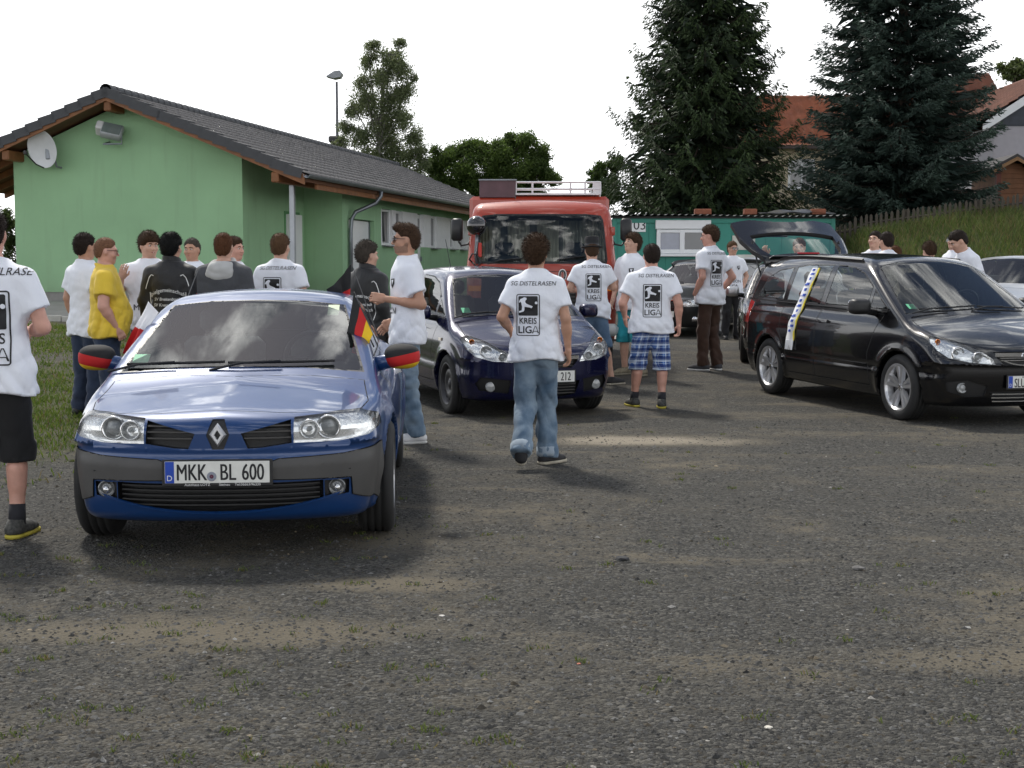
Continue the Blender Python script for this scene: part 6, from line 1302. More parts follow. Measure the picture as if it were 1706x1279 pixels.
# ------------------------------------------------------------------ red fire engine
def truck():
    root = car_root('fire_truck', 'old red fire brigade van with roof rack and black searchlight', .395, 19.1, 0.0, 2.6); root['category'] = 'truck'; root.scale = (1, 1, .966)
    red = paint_mat('fire_red', (.33, .033, .012), .0, .5); w = pchip([.3, 1.0, 1.45, 1.6, 2.1, 2.3, 2.45], [.97, 1.0, 1.0, .985, .945, .90, .84]); fx = pchip([.3, .6, 1.2, 1.42, 1.6, 2.2, 2.35, 2.5], [.82, .86, .86, .84, .78, .56, .42, .1])
    def f(X, Y, Z):
        ay = np.abs(Y); s = ay - w(Z); fr = X - (fx(Z) - .10 * ay ** 3 - .06 * ay ** 2); tp = Z - (2.385 - .055 * ay ** 2 - .03 * np.clip(X, 0, 1) + .03 * np.clip(-X, 0, 1)); d = smax(s, fr, .10); d = smax(d, tp, .10); d = np.maximum(d, -1.0 - X); d = smax(d, .42 - Z, .05)
        fr2 = np.exp(-((Z - 2.24) / .035) ** 2) * .012; r1 = np.sqrt(X ** 2 + (Z - .40) ** 2); return np.maximum(d, -np.maximum(r1 - .47, .55 - ay))
    c = dict(h=.026, rx=[(0, -1.0)], fx=[(0, .9)], W=[(0, 1.02)], roof=[(0, 2.46)]); C = Car.__new__(Car); global car_field; keep = car_field
    car_field = lambda c_: f
    C.__init__(c, root, red); car_field = keep
    C.panel('windscreen', [(-.86, 1.50), (.86, 1.50), (.875, 1.56), (.825, 2.10), (.79, 2.165), (.6, 2.185), (-.6, 2.185), (-.79, 2.165), (-.825, 2.10), (-.875, 1.56)], 'x', lambda q, n: n.x > .1, G_wind, .035, gapmat=M_blk)
    for s in (1, -1): C.panel('side_window', [(.42, 1.55), (.30, 2.08), (-.45, 2.12), (-.45, 1.50)], 'y', SIDE(s), G_wind, .03, gapmat=M_blk); C.panel('door', [(.50, .70), (.52, 1.40), (.46, 1.49), (-.52, 1.46), (-.52, .70)], 'y', SIDE(s), None, .01)
    g, _, _ = C.recess('grille', [(-.45, .86), (.45, .86), (.45, 1.12), (-.45, 1.12)], 'x', FRONT, M_blk, .04); C.slats(g, [.9, .95, 1.0, 1.05, 1.1], -.44, .44, -.005, .02, .03, M_trim)
    for s in (1, -1):
        x = C.sx(s * .70, .96); V, F = lathe_vf([(.13, -.03), (.13, .02), (.115, .025), (.10, 0), (.05, -.02), (.001, -.03)], 26, 'x'); hl = mk('headlight', V + np.array((x, s * .70, .96)), F, M_chrome, root, True); V, F = lathe_vf([(.112, .012), (.08, .028), (.001, .036)], 24, 'x'); mk('lens', V + np.array((x, s * .70, .96)), F, G_lens, hl, True)
        C.strip('indicator', [(s * y, 1.165) for y in np.linspace(.80, .955, 6)], 'x', .075, M_amber, .01, thick=.02)
        wheel(root, 0, s * .86, s, .40, .24, 'steel', rr=.22); wheel(root, -2.6, s * .86, s, .40, .24, 'steel', rr=.22)
        # big black mirrors on bent stalks
        m = MB().box((0, 0, 0), (.08, .155, .31), b=.03).build('mirror', M_blk, root, True, loc=(.52, s * 1.13, 1.97)); m.rotation_euler = (0, 0, s * R(12)); V, F = tube_vf([(0, -s * .02, -.16), (0, -s * .06, -.22), (-.05, -s * .14, -.20), (-.08, -s * .20, -.08)], .014, 8); mk('mirror_stalk', V, F, M_blk, m, True); MB().box((-.06, -s * .17, -.02), (.05, .06, .12), b=.01).build('mirror_bracket', red, m)
    C.panel('front_panel', [(-.80, .74), (.80, .74), (.80, 1.40), (-.80, 1.40)], 'x', lambda q, n: n.x > .4 and q.x > .6 and not (abs(q.y) < .46 and .85 < q.z < 1.13), None, .008)
    C.finish('cab')
    MB().box((.86, 0, .60), (.16, 2.02, .17), b=.05).build('bumper', mat('bumper_white', (.60, .60, .59), .45, var=.1), root, True); MB().box((.80, 0, .45), (.14, 1.9, .10), b=.02).build('bumper_lower', M_trim, root)
    MB().box((-2.85, 0, 1.45), (3.7, 2.02, 2.08), b=.05).build('box_body', red, root); MB().box((-2.0, 0, .42), (5.0, .9, .16)).build('chassis', M_blk, root)
    MB().box((-.98, 0, 1.45), (.03, 1.86, 1.7)).build('cab_rear_wall', mat('cab_grey', (.20, .20, .19), .8, var=.1), root)
    for y in (-.72, -.30, .12, .5, .78):
        V, F = grid_vf(lambda u, v, y=y: (-.90 + .02 * np.sin(u * 40), y - .16 + u * .32, 1.35 + v * .78), 24, 2); mk('curtain', V, F, mat('curtain_%d' % (int(y * 100) % 3), [(.55, .50, .42), (.20, .25, .36), (.45, .43, .38)][int(y * 100) % 3], .9), root, True)
    interior(C, root, (.62, .15, 1.50, .86), [(-.25, .5, .82, .66), (-.25, -.5, .82, .66)], (.10, .48, 1.45))
    wiper(C, 'wiper', (-.62, 1.525), (-.15, 1.575), root); wiper(C, 'wiper', (.62, 1.60), (.20, 1.545), root)
    V, F = text_vf('0', .22, fat=.03); x = C.sx(.27, 1.36); mk('lettering', np.c_[np.full(len(V), x + .006), V[:, 0] + .27, V[:, 1] + 1.35], F, M_wht, root); V, F = text_vf('0', .20); mk('lettering', np.c_[np.full(len(V), x + .009), V[:, 0] + .27, V[:, 1] + 1.35], F, M_ink, root)
    # roof: plate box on the left, white railing rack on the right, searchlight on the pillar
    bx = MB().box((-1.25, -.60, 2.60), (.50, .53, .26), b=.01).build('roof_box', mat('plum_panel', (.085, .045, .055), .5, var=.2), root); MB().box((-.99, -.60, 2.735), (.03, .55, .02)).build('edge_trim', M_zinc2, bx)
    rk = MB(); 
    rail = mat('white_rail', (.62, .63, .64), .4)
    def bar(a, b, r=.014): MB().cyl(a, b, r, n=8).build('rack_bar', rail, rko)
    rko = MB().box((-2.2, .27, 2.525), (2.4, 1.24, .03), b=.004).build('roof_rack', rail, root)
    for z in (2.60, 2.70):
        bar((-1.02, -.34, z), (-1.02, .88, z)); bar((-3.4, -.34, z), (-3.4, .88, z))
        for y in (-.34, .88): bar((-1.02, y, z), (-3.4, y, z))
    for y in (-.34, -.1, .45, .66): bar((-1.02, y, 2.53), (-1.02, y, 2.705))
    for x_ in (-1.02, -1.8, -2.6, -3.4): bar((x_, .88, 2.53), (x_, .88, 2.705))
    MB().box((-1.02, .83, 2.61), (.02, .12, .19)).build('rack_plate', rail, rko)
    def fs(X, Y, Z): return np.maximum(np.sqrt(X * X + Y * Y + Z * Z) - .135, -.06 + 0 * X + (-X - .05))
    V, F = surface_nets(fs, (-.16, -.16, -.16), (.16, .16, .16), .018, 2); sl = mk('searchlight', V, F, mat('gloss_black', (.008, .008, .009), .12, coat=1), root, True, loc=(.74, -.86, 2.02)); V, F = tube_vf([(0, 0, -.13), (.0, 0, -.22), (-.03, -.02, -.40), (-.03, .0, -.52)], [.02, .025, .018, .02], 8); mk('swivel_stem', V, F, M_zinc2, sl, True)
    MB().box((-.02, .04, -.33), (.05, .05, .20), b=.01).build('red_grip', mat('grip_red', (.45, .03, .02), .5), sl); V, F = tube_vf([(-.01, -.06, -.50), (.02, -.10, -.46), (.02, -.06, -.38), (0, 0, -.40), (.01, .06, -.50), (.01, .0, -.56), (0, -.06, -.50)], .012, 6); mk('cable', V, F, M_blk, sl, True)
    V, F = tube_vf([(.28, -.35, 2.40), (.25, -.35, 2.62)], [.006, .003], 6); mk('aerial', V, F, M_blk, root)
M_zinc2 = mat('zinc', (.20, .22, .24), .4, .7, .15); truck()
# ------------------------------------------------------------------ people (local frame: x to the person's right, y the way they face, z up; 1.80 m tall before scaling)
def rcone(X, Y, Z, a, b, ra, rb):
    ax, ay, az = a; dx, dy, dz = b[0] - ax, b[1] - ay, b[2] - az; L2 = dx * dx + dy * dy + dz * dz + 1e-12
    t = np.clip(((X - ax) * dx + (Y - ay) * dy + (Z - az) * dz) / L2, 0, 1)
    return np.sqrt((X - ax - t * dx) ** 2 + (Y - ay - t * dy) ** 2 + (Z - az - t * dz) ** 2) - (ra + (rb - ra) * t)
def ell(X, Y, Z, c, r):
    k = np.sqrt(((X - c[0]) / r[0]) ** 2 + ((Y - c[1]) / r[1]) ** 2 + ((Z - c[2]) / r[2]) ** 2); return (k - 1) * min(r)
def plane(X, Y, Z, p, d): return (X - p[0]) * d[0] + (Y - p[1]) * d[1] + (Z - p[2]) * d[2]
def unit(v): v = np.array(v, float); return v / (np.linalg.norm(v) + 1e-12)
class Folds:
    """cheap cloth folds: a few travelling waves"""
    def __init__(s, seed, f0=30, f1=85, n=6):
        r = np.random.default_rng(seed); s.d = r.normal(size=(n, 3)); s.d[:, 2] *= 1.3; s.d /= np.linalg.norm(s.d, axis=1)[:, None]; s.f = r.uniform(f0, f1, n); s.p = r.uniform(0, 6.28, n)
    def __call__(s, X, Y, Z):
        o = 0
        for d, f, p in zip(s.d, s.f, s.p): o = o + (1.2 - 2.4 * np.abs(np.sin(.5 * (X * d[0] + Y * d[1] + Z * d[2]) * f + p + 1.1 * np.sin(Z * 8 + X * 7 + p) + .6 * np.sin(Y * 15 - X * 11 + 2 * p))) ** .8) * (42 / f)
        return o / len(s.f) ** .5
M_skin = {}
def skin_mat(t):
    cols = {'fair': (.56, .33, .24), 'pale': (.62, .40, .31), 'tan': (.46, .25, .165), 'pink': (.58, .31, .235)}
    return mat('skin_' + t, cols[t], .5, var=.14, vscale=14, bump=.0006, bscale=120)
TZ = [.74, .84, .92, 1.0, 1.10, 1.20, 1.32, 1.42, 1.48, 1.525, 1.56]
TA = pchip(TZ, [.165, .172, .172, .163, .150, .156, .172, .174, .158, .100, .06]); TB = pchip(TZ, [.11, .115, .118, .110, .104, .110, .120, .112, .092, .072, .06])
def person(label, px, Y, top, face, R_=None, L_=None, shirt='white', trousers='jeans', hair=('brown', .014), head=(0, 0), wide=1.0, belly=0.0, lean=0.0, skin='fair', legs=None, shoes='black', h=.018,
           prints=(), hat=None, glasses=None, hands=(True, True), curl=.35, collar='crew', hem=.83, long_sleeve=False, facefx=False, seed=0, hairstyle='short', group=None, extra=None, twist=0.0, z0=None, beard=False, sock=None):
    X0 = at(px, 500, Y).x; g0 = gzf(X0, Y) if z0 is None else z0; H = at(px, top, Y).z - g0; s_ = H / 1.80
    if lean: s_ = H / (1.80 - (1 - math.cos(R(lean))) * .8)
    root = thing('person', label, 'person', (X0, Y, g0), R(face), group); root.scale = (s_, s_, s_)
    Rl = np.array(Matrix.Rotation(R(-lean), 3, 'X')); piv = np.array((0, 0, .95))
    up = lambda V: (V - piv) @ Rl.T + piv if lean else V
    fo = Folds(seed + 11); sk = skin_mat(skin)
    sh = {1: (.180 * wide, -.012, 1.432), -1: (-.180 * wide, -.012, 1.432)}
    arm = {1: R_ or ((.245, -.035, 1.175), (.262, .045, .935)), -1: L_ or ((-.245, -.035, 1.175), (-.262, .045, .935))}
    arm = {k: tuple(np.array((p[0] + k * .19 * (wide - 1), p[1], p[2])) for p in v[:2]) + tuple(v[2:]) for k, v in arm.items()}
    lg = dict(R=((.105, .025, .50), (.115, -.02, .085), -8, 0), L=((-.105, .025, .50), (-.115, -.02, .085), 8, 0)); lg.update(legs or {})
    # ---- skin: neck, trunk and arms in one field; legs in another
    def f_up(X, Y, Z):
        d = np.sqrt((X / (TA(Z) * wide)) ** 2 + (Y / TB(Z)) ** 2); d = np.maximum((d - 1) * .10, np.maximum(.90 - Z, Z - 1.56))
        d = smin(d, rcone(X, Y, Z, (0, -.02, 1.42), (0, .008, 1.62), .062 * (1 + .5 * (wide - 1)), .056 * (1 + .4 * (wide - 1))), .03)
        for k in (1, -1):
            e, w = arm[k][0], arm[k][1]; m_ = e + (w - e) * .3
            a = smin(rcone(X, Y, Z, sh[k], e, .053 * wide ** .7, .041 * wide ** .7), rcone(X, Y, Z, e, w, .041 * wide ** .6, .027), .02); a = smin(a, rcone(X, Y, Z, m_, e + (w - e) * .45, .043 * wide ** .6, .037), .02); d = smin(d, a, .03)
        return d
    P = np.array([sh[1], sh[-1], *arm[1][:2], *arm[-1][:2]]); lo = np.minimum(P.min(0) - .08, (-.24 * wide, -.2, .9)); hi = np.maximum(P.max(0) + .08, (.24 * wide, .2, 1.68))
    V, F = surface_nets(f_up, lo, hi, h * 1.35, 2); VS, FS = [up(V)], [F]
    def f_leg(X, Y, Z):
        d = ell(X, Y, Z, (0, 0, .93), (.155 * wide, .105, .12))
        for k, n in ((1, 'R'), (-1, 'L')):
            kn, an = lg[n][0], lg[n][1]; hp = (k * .095, 0, .90); c1 = np.array(kn) + (np.array(an) - np.array(kn)) * .28 + np.array((0, -.022, 0)); c2 = np.array(kn) + (np.array(an) - np.array(kn)) * .5 + np.array((0, -.012, 0))
            a = smin(rcone(X, Y, Z, hp, kn, .085 * wide, .056 * wide ** .5), rcone(X, Y, Z, kn, an, .052 * wide ** .5, .038), .03); a = smin(a, rcone(X, Y, Z, c1, c2, .053 * wide ** .6, .045), .03); d = smin(d, a, .03)
        return d
    P = np.array([lg['R'][0], lg['R'][1], lg['L'][0], lg['L'][1]]); lo = np.minimum(P.min(0) - .09, (-.2 * wide, -.14, 0)); hi = np.maximum(P.max(0) + .09, (.2 * wide, .14, 1.0)); lbox = (lo, hi)
    if trousers and ('shorts' in trousers): V, F = surface_nets(f_leg, lo, hi, h * 1.1, 2); VS.append(V); FS.append(F + sum(len(v) for v in VS[:-1]))
    # ---- head
    hm = Matrix.Translation((0, .008, 1.60)) @ Matrix.Rotation(R(head[0]), 4, 'Z') @ Matrix.Rotation(R(-head[1]), 4, 'X') @ Matrix.Translation((0, .006, .068)); HM = np.array(hm)
    hp_ = lambda V: up(V @ HM[:3, :3].T + HM[:3, 3])
    fat = 1 + .45 * (wide - 1) if wide > 1 else 1.0
    def f_head(X, Y, Z):
        X = X / fat; ax = np.abs(X)
        d = smin(ell(X, Y, Z, (0, -.014, .032), (.077, .097, .100)), ell(X, Y, Z, (0, .026, -.045), (.058, .060, .066)), .04)
        d = smin(d, ell(X, Y, Z, (0, .060, -.086), (.024, .022, .020)), .03); d = smin(d, rcone(X, Y, Z, (0, -.02, -.03), (0, -.008, -.14), .060, .056), .03)
        d = smin(d, ell(ax, Y, Z, (.036, .060, -.016), (.028, .026, .024)), .02); d = smin(d, ell(X, Y, Z, (0, .074, .036), (.056, .020, .013)), .014)
        d = smax(d, -(np.sqrt((ax - .031) ** 2 + (Y - .101) ** 2 + (Z - .016) ** 2) - .017), .012)
        d = smin(d, rcone(X, Y, Z, (0, .080, .026), (0, .106, -.016), .008, .0135), .010); d = smin(d, ell(ax, Y, Z, (.011, .096, -.020), (.010, .011, .008)), .006)
        d = smin(d, ell(X, Y, Z, (0, .082, -.045), (.024, .011, .006)), .005); d = smin(d, ell(X, Y, Z, (0, .080, -.056), (.021, .011, .006)), .005)
        d = smin(d, ell(ax, Y, Z, (.078, -.012, .002), (.010, .020, .031)), .008); return d
    hh = .0092 if h < .017 else .0108; V, F = surface_nets(f_head, (-.12, -.13, -.15), (.12, .14, .15), hh, 2)
    n0 = sum(len(v) for v in VS); VS.append(hp_(V)); FS.append(F + n0)
    # ---- hands: palm, four bent fingers of different length and a thumb from the side of the palm
    for k in (1, -1):
        if not hands[0 if k > 0 else 1]: continue
        e, w = arm[k][0], arm[k][1]; u = unit(w - e); nb = np.array(arm[k][2] if len(arm[k]) > 2 else (k * .9, .25, .1)); cv = arm[k][3] if len(arm[k]) > 3 else curl
        nb = unit(nb - u * np.dot(nb, u)); t = np.cross(nb, u) * 1.0; fwd = np.array((0, 1.0, .2))
        if np.dot(t, fwd) < 0 and len(arm[k]) < 5: t = -t
        M = np.stack([u, t, nb], 1)
        segs = []
        for vo, ln in ((.031, .070), (.0105, .079), (-.0105, .073), (-.030, .056)):
            p = np.array((.088, vo, .004)); ang = cv * .7
            for fr, rr in ((.45, .0088), (.31, .0080), (.24, .0072)):
                q = p + np.array((math.cos(ang), vo * .8 * (1 - cv * .5), -math.sin(ang))) * ln * fr; segs.append((p, q, rr, rr * .92)); p = q; ang += cv
        p = np.array((.022, .030, -.004)); q = p + np.array((.030, .026 - .01 * cv, -.010 - .012 * cv)); r = q + np.array((.026, .006 - .012 * cv, -.008 - .010 * cv)); segs += [(p, q, .0125, .0105), (q, r, .010, .008)]
        def f_hand(X, Y, Z):
            qx, qy, qz = np.abs(X - .048) - .036, np.abs(Y) - .028, np.abs(Z) - .004
            d = np.sqrt(np.maximum(qx, 0) ** 2 + np.maximum(qy, 0) ** 2 + np.maximum(qz, 0) ** 2) + np.minimum(np.maximum(qx, np.maximum(qy, qz)), 0) - .0115
            d = smin(d, rcone(X, Y, Z, (-.03, 0, 0), (.03, 0, 0), .027, .024), .02)
            for a, b, ra, rb in segs: d = smin(d, rcone(X, Y, Z, a, b, ra, rb), .005)
            return d
        V, F = surface_nets(f_hand, (-.05, -.07, -.13), (.20, .085, .05), .0072 if h < .017 else .0105, 1)
        n0 = sum(len(v) for v in VS); VS.append(up(V @ M.T + w)); FS.append(F + n0 if np.linalg.det(M) > 0 else F[:, ::-1] + n0)
    mk('body', np.concatenate(VS), np.concatenate(FS), sk, root, True)
    # ---- shirt
    sm, pm = CLOTH[shirt]; wz = wide; bel = belly
    ease = .015; ce = .02 if shirt in ('black_jacket', 'hoodie') else 0.0; sl_t = 1.02 if long_sleeve else .62
    def f_shirt(X, Y, Z):
        bl = bel * np.exp(-((Z - 1.08) / .20) ** 2); a = TA(Z) * wz + ease + ce + np.clip(1.25 - Z, 0, .5) * .052 + bl * .35; b = TB(Z) + ease + ce * .8 + np.clip(1.25 - Z, 0, .5) * .03 + bl * .55
        d = (np.sqrt((X / a) ** 2 + ((Y - bl * .45) / b) ** 2) - 1) * .11
        d = np.maximum(d, Z - 1.545)
        for k in (1, -1):
            e, w = arm[k][0], arm[k][1]; s0 = np.array(sh[k])
            if long_sleeve:
                q = smin(rcone(X, Y, Z, s0, e, .060 * wz ** .6 + ce * .5, .060), rcone(X, Y, Z, e, w + (w - e) * .02, .058, .045), .03); q = np.maximum(q, plane(X, Y, Z, w + unit(w - e) * .01, unit(w - e)))
            else:
                e2 = s0 + (e - s0) * sl_t; q = np.maximum(rcone(X, Y, Z, s0, s0 + (e - s0) * .9, .057 * wz ** .6, .080 * wz ** .6), plane(X, Y, Z, e2, unit(e - s0)))
            d = smin(d, q, .06)
        nk = np.sqrt(X * X + (Y - .0) ** 2)
        if collar == 'crew': d = smin(d, np.sqrt((np.sqrt(X * X + ((Y - .004) * .95) ** 2) - .070 * fat) ** 2 + (Z - 1.530 + Y * .28) ** 2) - .011, .012)
        elif collar == 'stand': d = smin(d, np.maximum(np.abs(np.sqrt(X * X + (Y - .006) ** 2) - .072) - .008, np.abs(Z - 1.545 + Y * .25) - .038), .02)
        wv = .0058 * fo(X, Y, Z) * (0.40 + np.clip(1.40 - Z, 0, .6) * 1.7) - .004
        return np.maximum(d + wv, hem + .012 * np.sin(X * 14 + seed) + .006 * np.sin(Y * 31) - Z)
    P = np.array([sh[1], sh[-1]] + [sh[k] + (arm[k][0] - np.array(sh[k])) for k in (1, -1)] + ([arm[1][1], arm[-1][1]] if long_sleeve else [])); lo = np.minimum(P.min(0) - .13, (-.27 * wide - bel * .4, -.25, hem - .03)); hi = np.maximum(P.max(0) + .13, (.27 * wide + bel * .4, .22 + bel, 1.62)); lo[2] = min(lo[2], hem - .03) if long_sleeve else hem - .03
    V, F = surface_nets(f_shirt, lo, hi, h * .92, 2); Vs = up(V)
    if collar == 'hood':
        so = mk('hooded_top', Vs, F, sm, root, True)
        def f_hood(X, Y, Z):
            d = np.sqrt((np.sqrt(X * X + ((Y + .02) * .85) ** 2) - .088) ** 2 + ((Z - 1.520 - Y * .25) * .8) ** 2) - .030; d = smin(d, ell(X, Y, Z, (0, -.120, 1.455), (.125, .055, .085)), .03)
            return d + .005 * fo(X, Y, Z)
        V, F = surface_nets(f_hood, (-.18, -.22, 1.32), (.18, .16, 1.62), .011, 2); mk('hood', up(V), F, mat('hood_lining', (.46, .46, .45), .9, bump=.001), so, True)
    else: so = mk({'black_jacket': 'jacket'}.get(shirt, 'shirt'), Vs, F, sm, root, True)
    bvh = BVHTree.FromPolygons(Vs.tolist(), F.tolist()) if prints or extra else None
    for pr in prints: PRINTS[pr[0]](so, bvh, *pr[1:])
    # ---- trousers or shorts
    tm = CLOTH[trousers][0]; sho = 'shorts' in trousers; cutz = .42 if trousers != 'denim_shorts' else .47; wf = Folds(seed + 31, 28, 90, 6); slim = .012 if trousers in ('brown', 'black') else 0.0
    def f_tr(X, Y, Z):
        d = ell(X, Y, Z, (0, -.005 + bel * .2, .93), (.164 * wz ** .75, .118 + bel * .25, .15)); d = np.maximum(d, Z - 1.0)
        for k, n in ((1, 'R'), (-1, 'L')):
            kn, an = np.array(lg[n][0]), np.array(lg[n][1]); hp = (k * .084, -.005, .89); lw = .002 if sho else 0
            a = rcone(X, Y, Z, hp, kn, .098 * wz ** .7 - slim, .078 * wz ** .4 - slim + lw)
            if sho: a = np.maximum(a if True else a, -1e9); a = smin(a, rcone(X, Y, Z, kn, kn + (an - kn) * .25, (.078 * wz ** .5 + .006), (.080 * wz ** .5 + .010)), .03)
            else: a = smin(a, np.maximum(rcone(X, Y, Z, kn, an + (an - kn) * .08, .076 - slim, .072 - slim * .6), plane(X, Y, Z, an + unit(an - kn) * .022, unit(an - kn))), .04)
            d = smin(d, a, .035)
            if not sho: pass
        wv = (.0060 if not sho else .0045) * wf(X, Y, Z) * (1 + .8 * np.exp(-((Z - .15) / .14) ** 2) + .5 * np.exp(-((Z - .52) / .12) ** 2))
        return np.maximum(d + wv, (cutz if sho else .035) - Z)
    V, F = surface_nets(f_tr, lbox[0] - .05, lbox[1] + np.array((.04, .05 + bel * .3, .06)), h * 1.12, 2); to = mk('shorts' if sho else 'trousers', V, F, tm, root, True)
    if trousers == 'jeans' and shoes == 'canvas':
        for n in ('R', 'L'):
            kn, an = np.array(lg[n][0]), np.array(lg[n][1]); d_ = unit(an - kn); V, F = tube_vf([an - d_ * .055, an - d_ * .05, an - d_ * .0, an + d_ * .025], [.078, .085, .086, .081], 18); r_ = np.random.default_rng(seed); V = V + r_.normal(0, .0018, V.shape); mk('turn_up', V, F, mat('denim_inside', (.30, .36, .42), .9, bump=.001), to, True)
    # ---- shoes
    shm, slm = SHOES[shoes]
    for n in ('R', 'L'):
        kn, an, yaw, pit = lg[n]; fm = Matrix.Translation(an) @ Matrix.Rotation(R(yaw), 4, 'Z') @ Matrix.Rotation(R(-pit), 4, 'X') @ Matrix.Translation((0, 0, -.085)); FM = np.array(fm)
        def f_sh(X, Y, Z):
            d = smin(rcone(X, Y, Z, (0, -.045, .045), (0, .10, .040), .046, .042), rcone(X, Y, Z, (0, .06, .034), (.004, .165, .028), .046, .036), .03); d = smin(d, rcone(X, Y, Z, (0, -.02, .05), (0, -.01, .10), .045, .044), .03)
            return np.maximum(np.maximum(d, .022 - Z), Z - .105)
        V, F = surface_nets(f_sh, (-.07, -.12, .0), (.07, .23, .13), .016, 2); so2 = mk('shoe', V @ FM[:3, :3].T + FM[:3, 3], F, shm, root, True)
        def f_so(X, Y, Z):
            d = smin(rcone(X, Y, 0 * Z, (0, -.045, 0), (0, .10, 0), .047, .046), rcone(X, Y, 0 * Z, (0, .06, 0), (.004, .17, 0), .050, .041), .03); return np.maximum(d, np.abs(Z - .012) - .012)
        V, F = surface_nets(f_so, (-.075, -.12, -.02), (.08, .235, .045), .014, 2); mk('sole', V @ FM[:3, :3].T + FM[:3, 3], F, slm, so2, True)
        if sho and sock:
            d_ = unit(np.array(kn) - np.array(an)); V, F = tube_vf([np.array(an) - d_ * .02, np.array(an) + d_ * sock], [.047, .046], 14); mk('sock', V, F, mat('sock_dark', (.02, .02, .025), .9), root, True)
    # ---- hair
    hc, th = hair; hmz = HAIR[hc]; hf = Folds(seed + 5, 60, 170, 9)
    YS = [-.13, -.075, -.05, -.030, .004, .030, .055, .075, .12]
    bl = {'short': [-.072, -.068, -.050, .018, .030, .030, .050, .068, .072], 'medium': [-.088, -.085, -.066, -.012, .016, .022, .044, .058, .062], 'quiff': [-.072, -.066, -.045, .020, .032, .036, .060, .080, .084],
          'buzz': [-.060, -.055, -.040, .020, .034, .038, .062, .078, .085], 'fringe': [-.085, -.080, -.060, -.020, .006, .010, .028, .044, .050]}[hairstyle]
    zb = pchip(YS, bl)
    def f_hair(X, Y, Z):
        d = ell(X / fat, Y, Z, (0, -.014, .032), (.077, .097, .100)); d = smin(d, ell(X / fat, Y, Z, (0, -.03, -.03), (.062, .07, .06)), .03); b = zb(Y)
        t = .002 + th * (.35 + .65 * sstep(-.06, .07, Z)) * sstep(-.004, .035, Z - b)
        if hairstyle == 'quiff': t = t + .022 * sstep(.0, .07, Y) * sstep(.06, .11, Z)
        t = t + .10 * th * np.sin(X * 60 + seed) * np.sin(Y * 55 + seed * 2) * np.sin(Z * 50)
        return np.maximum(d - t + .0022 * hf(X, Y, Z) * (th / .014) ** .6, b - Z + .005 * np.sin(X * 130 + seed) + .003 * np.sin(X * 310))
    if not (hat and hat == 'x'): 
        V, F = surface_nets(f_hair, (-.13, -.16, -.13), (.13, .15, .19), .0100, 2); r_ = np.random.default_rng(seed + 77); nl = int(1100 + 50000 * th)
        if not hat:                   # loose locks break the outline
            q = V[r_.integers(0, len(V), nl)]; g = grad(f_hair, q); g /= np.linalg.norm(g, axis=1)[:, None] + 1e-9; g[~np.isfinite(g)] = 0
            cb = np.array((0, -.35, -.75)) * sstep(.10, .0, q[:, 2])[:, None] + np.array((0, .3 if hairstyle in ('fringe', 'quiff') else -.2, .25)) * sstep(.0, .1, q[:, 2])[:, None]
            dr = cb + g * .55 + r_.normal(0, .35, (nl, 3)); dr /= np.linalg.norm(dr, axis=1)[:, None]; sd = np.cross(dr, g + .01); sd /= np.linalg.norm(sd, axis=1)[:, None] + 1e-9
            ln = (th * r_.uniform(.5, 1.3, nl) + .003)[:, None] * sstep(-.002, .03, q[:, 2] - zb(q[:, 1]))[:, None]; wd = .0024; T = np.stack([q - sd * wd, q + sd * wd, q + dr * ln], 1).reshape(-1, 3)
            F = [F, np.arange(3 * nl).reshape(-1, 3) + len(V)]; V = np.concatenate([V, T])
        mk('hair', hp_(V), F, hmz, root, True)
    if beard:
        def f_b(X, Y, Z): return np.maximum(np.maximum(f_head(X, Y, Z) - .0022, Z + .040 - .03 * sstep(.03, -.01, Y)), np.maximum(-.095 - Z, -.02 - Y))
        V, F = surface_nets(f_b, (-.09, -.04, -.12), (.09, .12, .0), .007, 2); mk('stubble', hp_(V), F, mat('stubble', (.27, .155, .105), .8, var=.4, vscale=300), root, True)
    if facefx:
        for k in (1, -1):
            V, F = surface_nets(lambda X, Y, Z: ell(X, Y, Z, (k * .031, .079, .016), (.013, .010, .0075)), (k * .031 - .02, .06, 0), (k * .031 + .02, .10, .03), .004, 1); eo = mk('eye', hp_(V), F, mat('eye_white', (.55, .52, .50), .3), root, True)
            V, F = lathe_vf([(.001, .002), (.005, .001), (.006, -.004)], 12); mk('iris', hp_(V @ np.diag((1, 1, 1)) + np.array((k * .031, .0885, .015))), F, mat('iris', (.03, .02, .015), .2), eo)
            V, F = tube_vf([(k * .014, .094, .033), (k * .030, .093, .039), (k * .048, .080, .035)], [.004, .005, .003], 6); mk('eyebrow', hp_(V), F, hmz, root, True)
        V, F = tube_vf([(-.024, .083, -.048), (-.010, .094, -.051), (.010, .094, -.051), (.024, .083, -.048)], [.003, .006, .006, .003], 8); V[:, 2] = -.050 + (V[:, 2] + .050) * .8; mk('lips', hp_(V), F, mat('lips', (.42, .15, .13), .45), root, True)
        if facefx == 'smile': V, F = tube_vf([(-.019, .089, -.0485), (0, .0985, -.052), (.019, .089, -.0485)], [.002, .0038, .002], 6); mk('teeth', hp_(V), F, mat('teeth', (.72, .68, .62), .3), root, True)
